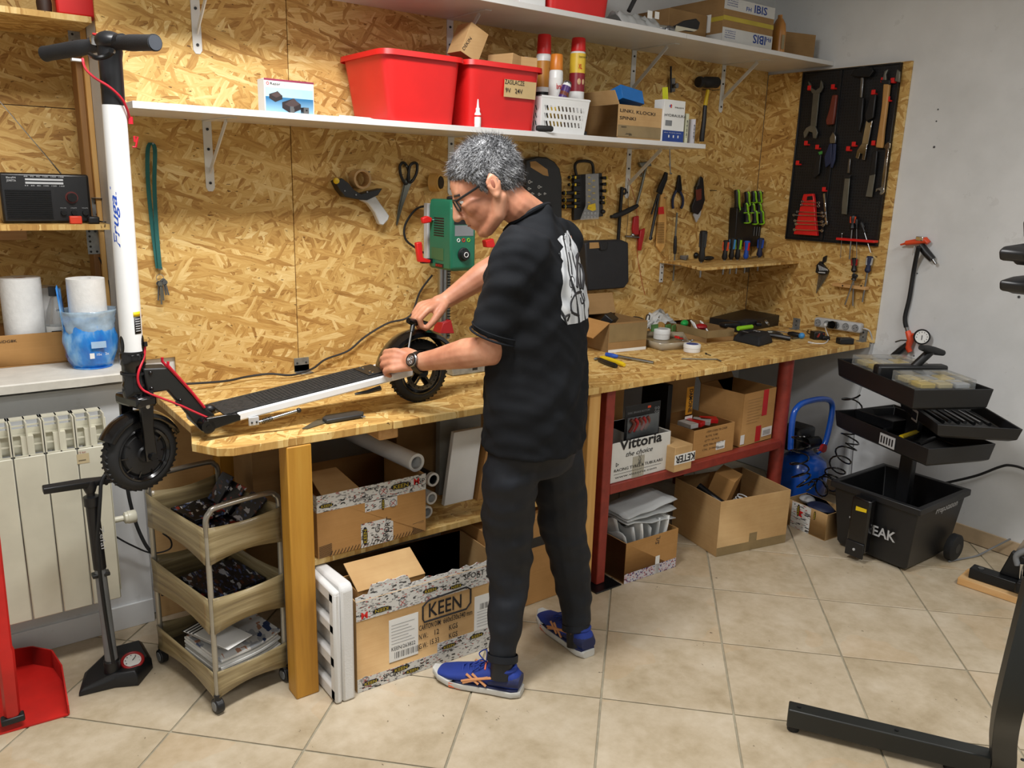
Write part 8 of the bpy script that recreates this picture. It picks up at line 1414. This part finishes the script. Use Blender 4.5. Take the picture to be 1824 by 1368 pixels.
# trunk and legs under the clothes, arms
chain(b,[NK-Z_*.08,V((1.545,1.94,1.2)),V((1.55,1.93,.92))],[.08,.115,.12]);chain(b,[SL,NK-Z_*.05,SR],[.055,.06,.055])
hipL,hipR=V((1.49,1.89,.88)),V((1.62,1.97,.88));aL,aR=V((1.392,1.868,.09)),V((1.757,1.915,.09));PLL=[(908,850,50,1.90),(905,930,47,1.925),(907,1000,41,1.93),(905,1060,35,1.91),(899,1120,30,1.885),(896,1158,26,1.87)];PRR=[(996,850,48,1.97),(1002,930,43,1.985),(1014,1000,37,1.975),(1024,1060,31,1.95),(1026,1105,26,1.925)]
for hp_,L_,a_ in((hipL,PLL,aL),(hipR,PRR,aR)):chain(b,[hp_]+[at(u,v,y=Y)for u,v,w_,Y in L_]+[a_],[.07]+[.055,.05,.046,.042,.036,.034][:len(L_)]+[.034])
chain(b,[SL,SL.lerp(EL,.5),EL],[.055,.052,.044]);m_=EL.lerp(WL,.32);chain(b,[EL,m_+Z_*.004,EL.lerp(WL,.75),WL],[.043,.047,.034,.029]);chain(b,[SR,SR.lerp(ER,.5),ER,ER.lerp(WRt,.35),ER.lerp(WRt,.8),WRt],[.055,.05,.043,.046,.033,.028])
def hand(w,d,n,t,curl,spread,thumb):
 d=V(d).normalized();n=V(n);n=(n-d*n.dot(d)).normalized();t=V(t);t=(t-d*t.dot(d)-n*t.dot(n)).normalized()
 cap(b,w,w+d*.03,.027,.026)
 for k in(-1,-.35,.3,.95):chain(b,[w+t*.012*k,w+d*.05+t*.022*k,w+d*(.085-.008*abs(k))+t*.031*k],[.015,.0145,.0125])
 for i,(k,L)in enumerate(((1.0,(.042,.026,.02)),(.33,(.046,.029,.021)),(-.33,(.043,.027,.02)),(-1.0,(.034,.02,.018)))):
  p=w+d*(.09-.006*abs(k))+t*.031*k;a=0;P=[p];c=curl[i]
  for j in range(3):a+=c[j];q=d*math.cos(a)+n*math.sin(a)+t*spread*k;P.append(P[-1]+q.normalized()*L[j])
  chain(b,P,[.0112,.0102,.0093,.0083])
 P=[w+d*.02+t*.024+n*.004]
 for(x,y,z)in thumb:P.append(P[-1]+d*x+t*y+n*z)
 chain(b,P,[.0165,.0145,.0122,.0105][:len(P)])
hand(WRt,at(742,552,y=2.335)-WRt,(.25,.1,-1),(0,-1,.05),[(.5,1.15,.7),(.6,1.2,.8),(.65,1.2,.8),(.75,1.2,.8)],.05,[(.03,.02,.012),(.03,.004,.022),(.022,-.002,.014)])
hand(WL,(-.62,.62,.02),(.35,.62,-.45),(.2,.1,1),[(.55,.6,.4),(.55,.65,.4),(.6,.7,.45),(.7,.8,.5)],.05,[(.03,.016,.016),(.028,.004,.02),(.02,-.004,.016)])
body=organic(b,.004,3)
PM=tag(body.build('person',SKIN,None,smooth=180,weld=False),'grey-haired man in black T-shirt and dark trousers bending over the scooter wheel','person')
WLOC[PM.name]=PM.location.copy()
# eyes
for s in(-1,1):
 MB().sph(hp(.08,.031*s,-.004),.0125,14,10).build('eye',PAPER,PM);MB().sph(hp(.0895,.031*s,-.007),.0052,10,8).build('iris',mat('iris','#2e2018',.2),PM);MB().tube(spline([hp(.094,.012*s,.016),hp(.095,.03*s,.021),hp(.08,.05*s,.016)],4),.0035,6).build('eyebrow',DGREY,PM)
MB().tube(spline([hp(.098,-.022,-.0735),hp(.106,0,-.0725),hp(.098,.022,-.0735)],4),.0022,6).build('mouth_line',mat('lip','#8a4f42',.5),PM)
for s in(-1,1):MB().sph(hp(-.017,.0885*s,-.004),(.0075,.0028,.015),12,8,RH@Matrix.Rotation(-.25,3,'Y')).build('ear_shade',mat('skin_shade','#9a5c46',.6),PM)  # flat darker-skin lump on each ear, painting the shade inside its hollow
# hair
def hairline(x):
 for(x0,z0),(x1,z1)in zip(((-.2,-.07),(-.06,-.07),(-.04,-.035),(-.022,.03),(.0,.0),(.012,-.02),(.022,.02),(.05,.05),(.075,.062),(.2,.062)),((-.06,-.07),(-.04,-.035),(-.022,.03),(.0,.0),(.012,-.02),(.022,.02),(.05,.05),(.075,.062),(.2,.062))):
  if x0<=x<=x1:return z0+(z1-z0)*(x-x0)/(x1-x0)
 return.06
hb=MB();hs=MB();random.seed(3);n,k=72,44;rings={}
def hpt(th,a,g):return V((-.012+(.1+g)*math.sin(th)*math.cos(a),(.078+g)*math.sin(th)*math.sin(a),.03+(.09+g)*math.cos(th)))
def inside(p):return p.z>hairline(p.x)or(p.x<-.03 and p.z>-.075)
vid={};vs,fs=[],[]
for j in range(k+1):
 for i in range(n):
  th=PI*.86*j/k;a=2*PI*i/n;p=hpt(th,a,.0);e=min(1,max(0,(p.z-hairline(p.x))/.03));g=.003+.006*e*(.8+.4*mnoise.noise(p*40))+(.006 if p.z>.07 else 0)*min(1,max(0,(p.z-.07)/.03));q=hpt(th,a,g);vid[j,i]=len(vs);vs.append(hp(q.x,q.y,q.z))
for j in range(k):
 for i in range(n):
  if inside(hpt(PI*.86*(j+.5)/k,2*PI*(i+.5)/n,0)):fs.append((vid[j,i],vid[j,(i+1)%n],vid[j+1,(i+1)%n],vid[j+1,i]))
hb.add(vs,fs);bm_used={i for f in fs for i in f};mp_={o:q for q,o in enumerate(sorted(bm_used))};hb.v=[vs[o]for o in sorted(bm_used)];hb.f=[tuple(mp_[i]for i in f)for f in fs]
HM=NT('hair_grey');_v=HM.coord((1,1,1));_n=HM.noise(_v,170,3,.7);_m=HM.noise(_v,30,3);HM.base(HM.ramp(HM.math('ADD',HM.math('MULTIPLY',_n,.6),HM.math('MULTIPLY',_m,.4)),[(.4,'#1e1e21'),(.5,'#5a5b5e'),(.6,'#a5a6a8')]));HM.b.inputs['Roughness'].default_value=.5;HM.bump(_n,.8,.004);HM=HM.m
hair=hb.build('hair',HM,PM,smooth=180,solid=.004)
for s_ in range(9000):
 th=math.acos(1-random.random()*1.75);a=random.random()*2*PI;p=hpt(th,a,0)
 if not inside(p):continue
 e=min(1,max(.25,(p.z-hairline(p.x))/.03));o=hpt(th,a,.004+.005*e+.005*min(1,max(0,(p.z-.07)/.03)));nrm=(o-V((-.012,0,.03))).normalized();cmb=(V((.55,0,-.25))if p.z>.05 else V((-.35,0,-.9)));cmb=cmb-nrm*cmb.dot(nrm);d=(nrm*.28+cmb+V((random.gauss(0,.22),random.gauss(0,.22),random.gauss(0,.22)))).normalized();L=(.007+.018*e)*random.uniform(.6,1.2);sd_=d.cross(nrm).normalized()*.0010
 hs.add([hp(*(o+sd_)),hp(*(o-sd_)),hp(*(o+d*L))],[(0,1,2)])
tag(hs.build('hair_strands',HM,hair,smooth=0,weld=False),kind='stuff')
# glasses
gl=tag(MB().tube([hp(.104,.008,.004),hp(.106,0,.006),hp(.104,-.008,.004)],.0022,6).build('glasses',BLK,PM))
for s in(-1,1):
 P=[(.108,.010,.010),(.105,.036,.012),(.098,.057,.009),(.096,.057,-.016),(.1,.045,-.023),(.106,.018,-.022),(.109,.010,-.014)];MB().tube([hp(x,y*s,z)for x,y,z in P],.0032,6,closed=True).build('rim',BLK,gl);MB().prism([hp(x,y*s,z)for x,y,z in P],hx*.0008).build('lens',mat('lens','#e8eef0',.03,alpha=.18),gl,smooth=0);MB().tube(spline([hp(.097,.058*s,.006),hp(.07,.071*s,.007),hp(.02,.080*s,.01),hp(-.02,.083*s,.018),hp(-.04,.079*s,-.004)],4),.0036,6).build('temple',BLK,gl)
 # T-shirt
CLO=NT('tshirt_black');_v=CLO.coord();_n=CLO.noise(_v,6,4);CLO.base(CLO.ramp(_n,[(.3,'#0d0f13'),(.7,'#15181d')]));CLO.b.inputs['Roughness'].default_value=.85;CLO.b.inputs['Specular IOR Level'].default_value=.25;CLO.bump(CLO.noise(_v,420,2),.25,.001);CLO=CLO.m
b=MB();rings=[]
for(u,v,hw,a,Y,kz)in((949,790,88,.185,1.925,0),(953,740,92,.19,1.925,0),(956,690,91,.19,1.925,0),(957,640,89,.19,1.93,0),(956,590,90,.195,1.93,0),(955,540,90,.2,1.935,0),(953,490,86,.205,1.94,0),(953,450,74,.2,1.945,.006),(953,425,58,.15,1.95,.02),(946,402,44,.095,1.955,.036),(939,390,38,.075,1.96,.043)):
 c=at(u,v,y=Y);px_m=FPX/((c-CAMP).dot(FWD));h=hw/px_m;bb=math.sqrt(max(.002,h*h-(.337*a)**2))/.934
 rings.append([c+LD*a*math.copysign(abs(math.cos(t))**.9,math.cos(t))+FD*bb*math.copysign(abs(math.sin(t))**.95,math.sin(t))-Z_*kz*math.sin(t)for t in[2*PI*i/40 for i in range(40)]])
b.loft(rings);sle=SL.lerp(EL,.86);sre=SR.lerp(ER,.75)
b.lathe([(0,-.07),(.06,-.06),(.082,-.02),(.088,.03),(.083,.12),(.08,(sle-SL).length),(0,(sle-SL).length)],SL+LD*-.005,sle-SL,24);b.lathe([(0,-.06),(.06,-.05),(.08,-.01),(.08,.1),(.075,(sre-SR).length),(0,(sre-SR).length)],SR,sre-SR,24);chain(b,[SL+V((0,0,.005)),NK-Z_*.045,SR],[.06,.06,.06])
def fold(p,n):
 d_=(p-V((1.55,1.93,0))).dot(LD);a=mnoise.noise((d_*6,p.z*13+d_*16,3))*.012+mnoise.noise((d_*9+4,p.z*30-d_*26,p.x*3))*.006+mnoise.noise((p.x*20,p.y*20,p.z*30))*.0015;return n*a
sh=organic(b,.0085,4,fold);shirt=sh.build('t_shirt',CLO,PM,smooth=180,weld=False)
MB().tube([rings[-1][i]+Z_*.002 for i in range(40)],.007,8,closed=True).build('collar',CLO,shirt)
u_,w_=basis(sle-SL);sd2=(sle-SL).normalized()
for h in(.004,.022):MB().torus(sle-sd2*h,sd2,.0785,.0022 if h>.01 else.0035,36,6).build('sleeve_hem',CLO,shirt)
BV=BVHTree.FromPolygons([tuple(v)for v in sh.v],sh.f)
def cast(u,v):
 d=(at(u,v,z=0)-CAMP).normalized();h=BV.ray_cast(CAMP,d);return h[0]
def onback(s,z,off=.0018):
 o=V((1.55,1.93,z))+LD*s-FD*.8;h=BV.ray_cast(o,FD);return(h[0]+h[1]*off)if h[0]else None
bl=[cast(u,v)for u,v in((1008,414),(990,424),(1003,440),(994,452),(1003,466),(998,480),(1001,510),(1001,540),(999,566),(1009,579))];ctr=V((1.55,1.93,0))
prof=[((p-ctr).dot(LD),p.z)for p in bl if p];prof.sort(key=lambda q:q[1])
def sleft(z):
 for(s0,z0),(s1,z1)in zip(prof,prof[1:]):
  if z0<=z<=z1:return s0+(s1-s0)*(z-z0)/max(1e-6,z1-z0)
 return prof[0][0]if z<prof[0][1]else prof[-1][0]
PR=NT('print_white_ink');_v=PR.coord((9,9,6));wv=PR.nd('ShaderNodeTexWave');wv.inputs['Scale'].default_value=.55;wv.inputs['Distortion'].default_value=16.0;wv.inputs['Detail'].default_value=1.2;PR.lk(_v,wv.inputs[0]);PR.base(PR.ramp(wv.outputs['Fac'],[(.05,'#16181c'),(.12,'#c9ccd0'),(.6,'#d3d6d9'),(.93,'#b9bdc2')]));PR.b.inputs['Roughness'].default_value=.8;PR=PR.m
zlo,zhi=prof[0][1],prof[-1][1];b=MB();N_,M_=26,34;G=[[onback(sleft(z)-(sleft(z)+.13)*i/N_,z)for i in range(N_+1)]for z in[zlo+(zhi-zlo)*j/M_ for j in range(M_+1)]]
fl=[p for r in G for p in r]
def pv(p):return p if p else V((0,0,0))
b.v=[pv(p)for p in fl];b.f=[(j*(N_+1)+i,j*(N_+1)+i+1,(j+1)*(N_+1)+i+1,(j+1)*(N_+1)+i)for j in range(M_)for i in range(N_)if all(fl[q]for q in(j*(N_+1)+i,j*(N_+1)+i+1,(j+1)*(N_+1)+i+1,(j+1)*(N_+1)+i))]
used=sorted({i for f in b.f for i in f});mp_={o:q for q,o in enumerate(used)};b.v=[b.v[o]for o in used];b.f=[tuple(mp_[i]for i in f)for f in b.f];b.build('back_print',PR,shirt,smooth=180)
def stroke(pts,r,nm='print_line'):
 P=[cast(u,v)for u,v in pts];P=[p for p in P if p]
 if len(P)>1:MB().tube(spline(P,3),r,6).build(nm,INK,shirt)
for pts,r in(([(1026,512),(1026,470),(1029,453),(1034,452)],.007),([(1032,515),(1030,470),(1035,458),(1038,490),(1036,515)],.007),([(1018,492),(1022,498),(1020,511),(1015,511),(1014,500),(1018,492)],.003),([(1034,520),(1024,524),(1016,540),(1018,556),(1030,562)],.005),([(1037,522),(1040,535),(1035,541),(1033,530)],.004),([(1012,450),(1016,470),(1018,490)],.004),([(1004,566),(1014,560),(1010,572)],.004),([(1018,515),(1017,530)],.003),([(1006,425),(1002,436),(1010,448)],.002)):stroke(pts,r)
# trousers
TRM=NT('trousers');_v=TRM.coord();_n=TRM.noise(_v,7,4);TRM.base(TRM.ramp(_n,[(.3,'#0d1016'),(.7,'#161b24')]));TRM.b.inputs['Roughness'].default_value=.62;TRM.b.inputs['Specular IOR Level'].default_value=.35;TRM.bump(TRM.noise(_v,300,2),.15,.001);TRM=TRM.m
b=MB()
def leg(L_,hip):
 P,Rr=[hip],[.1]
 for(u,v,hw,Y)in L_:c=at(u,v,y=Y);P.append(c);Rr.append(hw/(FPX/(c-CAMP).dot(FWD)))
 chain(b,P,Rr);return P
pL=leg(PLL,hipL);pR=leg(PRR,hipR)
b.loft([[V((1.555,1.93,z))+LD*a*math.cos(t)+FD*f_*math.sin(t)for t in[2*PI*i/32 for i in range(32)]]for z,a,f_ in((.72,.15,.11),(.8,.165,.135),(.9,.165,.135),(.98,.15,.12))])
tz=organic(b,.0085,4,lambda p,n:n*(mnoise.noise((p.x*8,p.y*8,p.z*20))*.010+mnoise.noise((p.x*20,p.y*20,p.z*34))*.0025));tro=tz.build('trousers',TRM,PM,smooth=180,weld=False)
for P in(pL,pR):d=(P[-1]-P[-2]).normalized();MB().lathe([(.047,0),(.05,.0),(.051,.02),(.047,.024)],P[-1]+d*.012,d,28).build('cuff',TRM,tro);MB().cyl(P[-1],P[-1]+d*.09,.037,n=18).build('sock',BLK,PM)
# shoes
SB1=mat('shoe_blue','#1b3790',.7,var=.15,bump=.5,bscale=500);SB2=mat('shoe_navy','#222a55',.7,bump=.4,bscale=400);CORAL=mat('coral','#e8734e',.5);PEACH=mat('peach_stripe','#d99a6a',.4);SOLE=mat('sole_white','#c9c9c5',.6)
def shoe(h,d,L,toe):
 d=V(d).normalized();s=V((-d.y,d.x,0));s=s if s.dot(LD)>0 else-s;h=V(h);h.z=0
 S_=[(-.0,.026,.07),(.02,.036,.088),(.06,.038,.092),(.10,.039,.085),(.14,.043,.076),(.19,.047,.06),(.24,.045,.048),(.28,.034,.04),(.3,.016,.03)];k=L/.3
 def ring(x,w_,z0,z1,n=18,e=.75):return[h+d*x*k+s*w_*math.copysign(abs(math.cos(t))**e,math.cos(t))+Z_*(z0+(z1-z0)*(.5+.5*math.copysign(abs(math.sin(t))**e,math.sin(t))))for t in[2*PI*i/n for i in range(n)]]
 t_=MB().loft([ring(x,w_,.022,z)for x,w_,z in S_]).build('shoe',SB1,PM,smooth=60)
 lift=lambda x:.012*max(0,(x-.2)/.1)**2
 MB().loft([ring(x,w_+.004,.001+lift(x),.026+lift(x),e=.4)for x,w_,z in[(-.008,.02,0)]+S_+[(.308,.01,0)]]).build('sole',SOLE,t_);MB().loft([ring(x,w_+.002,.022+lift(x),.032+lift(x)-.01*(x>.23),e=.5)for x,w_,z in S_]).build('midsole',SB2,t_)
 MB().loft([ring(x,w_+.0015,.03,z*.98)for x,w_,z in((-.003,.028,.07),(.02,.037,.08),(.06,.039,.07),(.1,.04,.055))]).build('heel_panel',SB2,t_)
 MB().lathe([(.03,0),(.038,.002),(.041,.012),(.036,.018),(.03,.016)],h+d*.055*k+Z_*.078,Z_,24).build('ankle_collar',SB1,t_)
 for sg in(1,-1):
  q=lambda x,z:h+d*x*k+s*sg*(.0425+.004*(x>.12))*(1-.25*max(0,(z-.05)/.04))+Z_*z
  for P in([(.05,.072),(.1,.06),(.15,.05),(.19,.036)],[(.1,.062),(.15,.046),(.185,.03)],[(.175,.062),(.13,.036)],[(.155,.066),(.105,.032)]):MB().tube([q(*p)for p in P],.0042,6).build('stripe',PEACH,t_)
  for x in(.2,.225):MB().box(h+d*x*k+s*sg*.046+Z_*(.012+lift(x)),(.02,.006,.016),Matrix((d,s,Z_)).transposed()).build('sole_block',CORAL,t_)
 for i in range(5):x=.115+.02*i;zz=.086-.0065*i;MB().tube([h+d*x*k+s*.026+Z_*(zz-.006),h+d*(x+.006)*k+Z_*(zz+.004),h+d*x*k-s*.026+Z_*(zz-.006)],.0028,6).build('lace',SB1 if i else CORAL,t_)
 for sg in(1,-1):MB().tube(spline([h+d*.12*k+Z_*.092,h+d*.13*k+s*sg*.03+Z_*.115,h+d*.16*k+s*sg*.04+Z_*.09,h+d*.125*k+Z_*.093],5),.0022,6).build('lace_bow',SB1,t_)
 MB().loft([ring(x,w_,z0,z,12)for x,w_,z0,z in((.085,.02,.07,.098),(.1,.022,.07,.112),(.107,.02,.075,.114))]).build('tongue',SB1,t_)
shoe(V((1.425,1.812,0)),(-.58,.80,0),.29,0);shoe(V((1.752,1.852,0)),(.08,1,0),.29,0)
# watch
wa=(WL-EL).normalized();wp=WL-wa*.004;wn=(V((-.35,-.85,.4))-wa*V((-.35,-.85,.4)).dot(wa)).normalized();wt_=MB().lathe([(.033,-.011),(.0355,-.011),(.0355,.011),(.033,.011),(.033,-.011)],wp,wa,28).build('watch',BLK,PM);c=wp+wn*.036;MB().lathe([(0,-.006),(.0215,-.006),(.022,.002),(.0195,.005),(0,.005)],c,wn,26).build('watch_case',STEEL,wt_);MB().cyl(c+wn*.0052,c+wn*.006,.0165,n=22).build('watch_dial',mat('dial','#5a4a42',.3),wt_);MB().torus(c+wn*.005,wn,.0185,.0022,26,6).build('bezel',BLKM,wt_)
for i in range(3):u2,w2=basis(wn);a=2.1*i;MB().torus(c+wn*.0064+(u2*math.cos(a)+w2*math.sin(a))*.0085,wn,.0045,.0008,12,5).build('subdial',LGREY,wt_)
MB().bar(c+wn*.0068,c+wn*.0068+u2*.013,.0015,.0006,up=wn).build('watch_hand',WHTP,wt_)
# hex key with T handle in the right hand
hc2=at(742,572,y=2.325);t=thing('t_handle_key','black T-handled hex key held over the rear wheel','hex key',at(728,622,y=2.25));MB().tube([at(727,571,y=2.315),at(733,573,y=2.32),at(748,575,y=2.33),at(762,577,y=2.335)],[.009,.0115,.0115,.008],12).build('handle',BLKG,t);MB().tube([at(736,575,y=2.322),at(734,588,y=2.31),at(733,592,y=2.305)],[.009,.008,.006],10).build('stem',BLK,t);MB().cyl(at(733,590,y=2.307),at(727,625,y=2.26),.0032,n=6).build('shaft',STEEL,t)
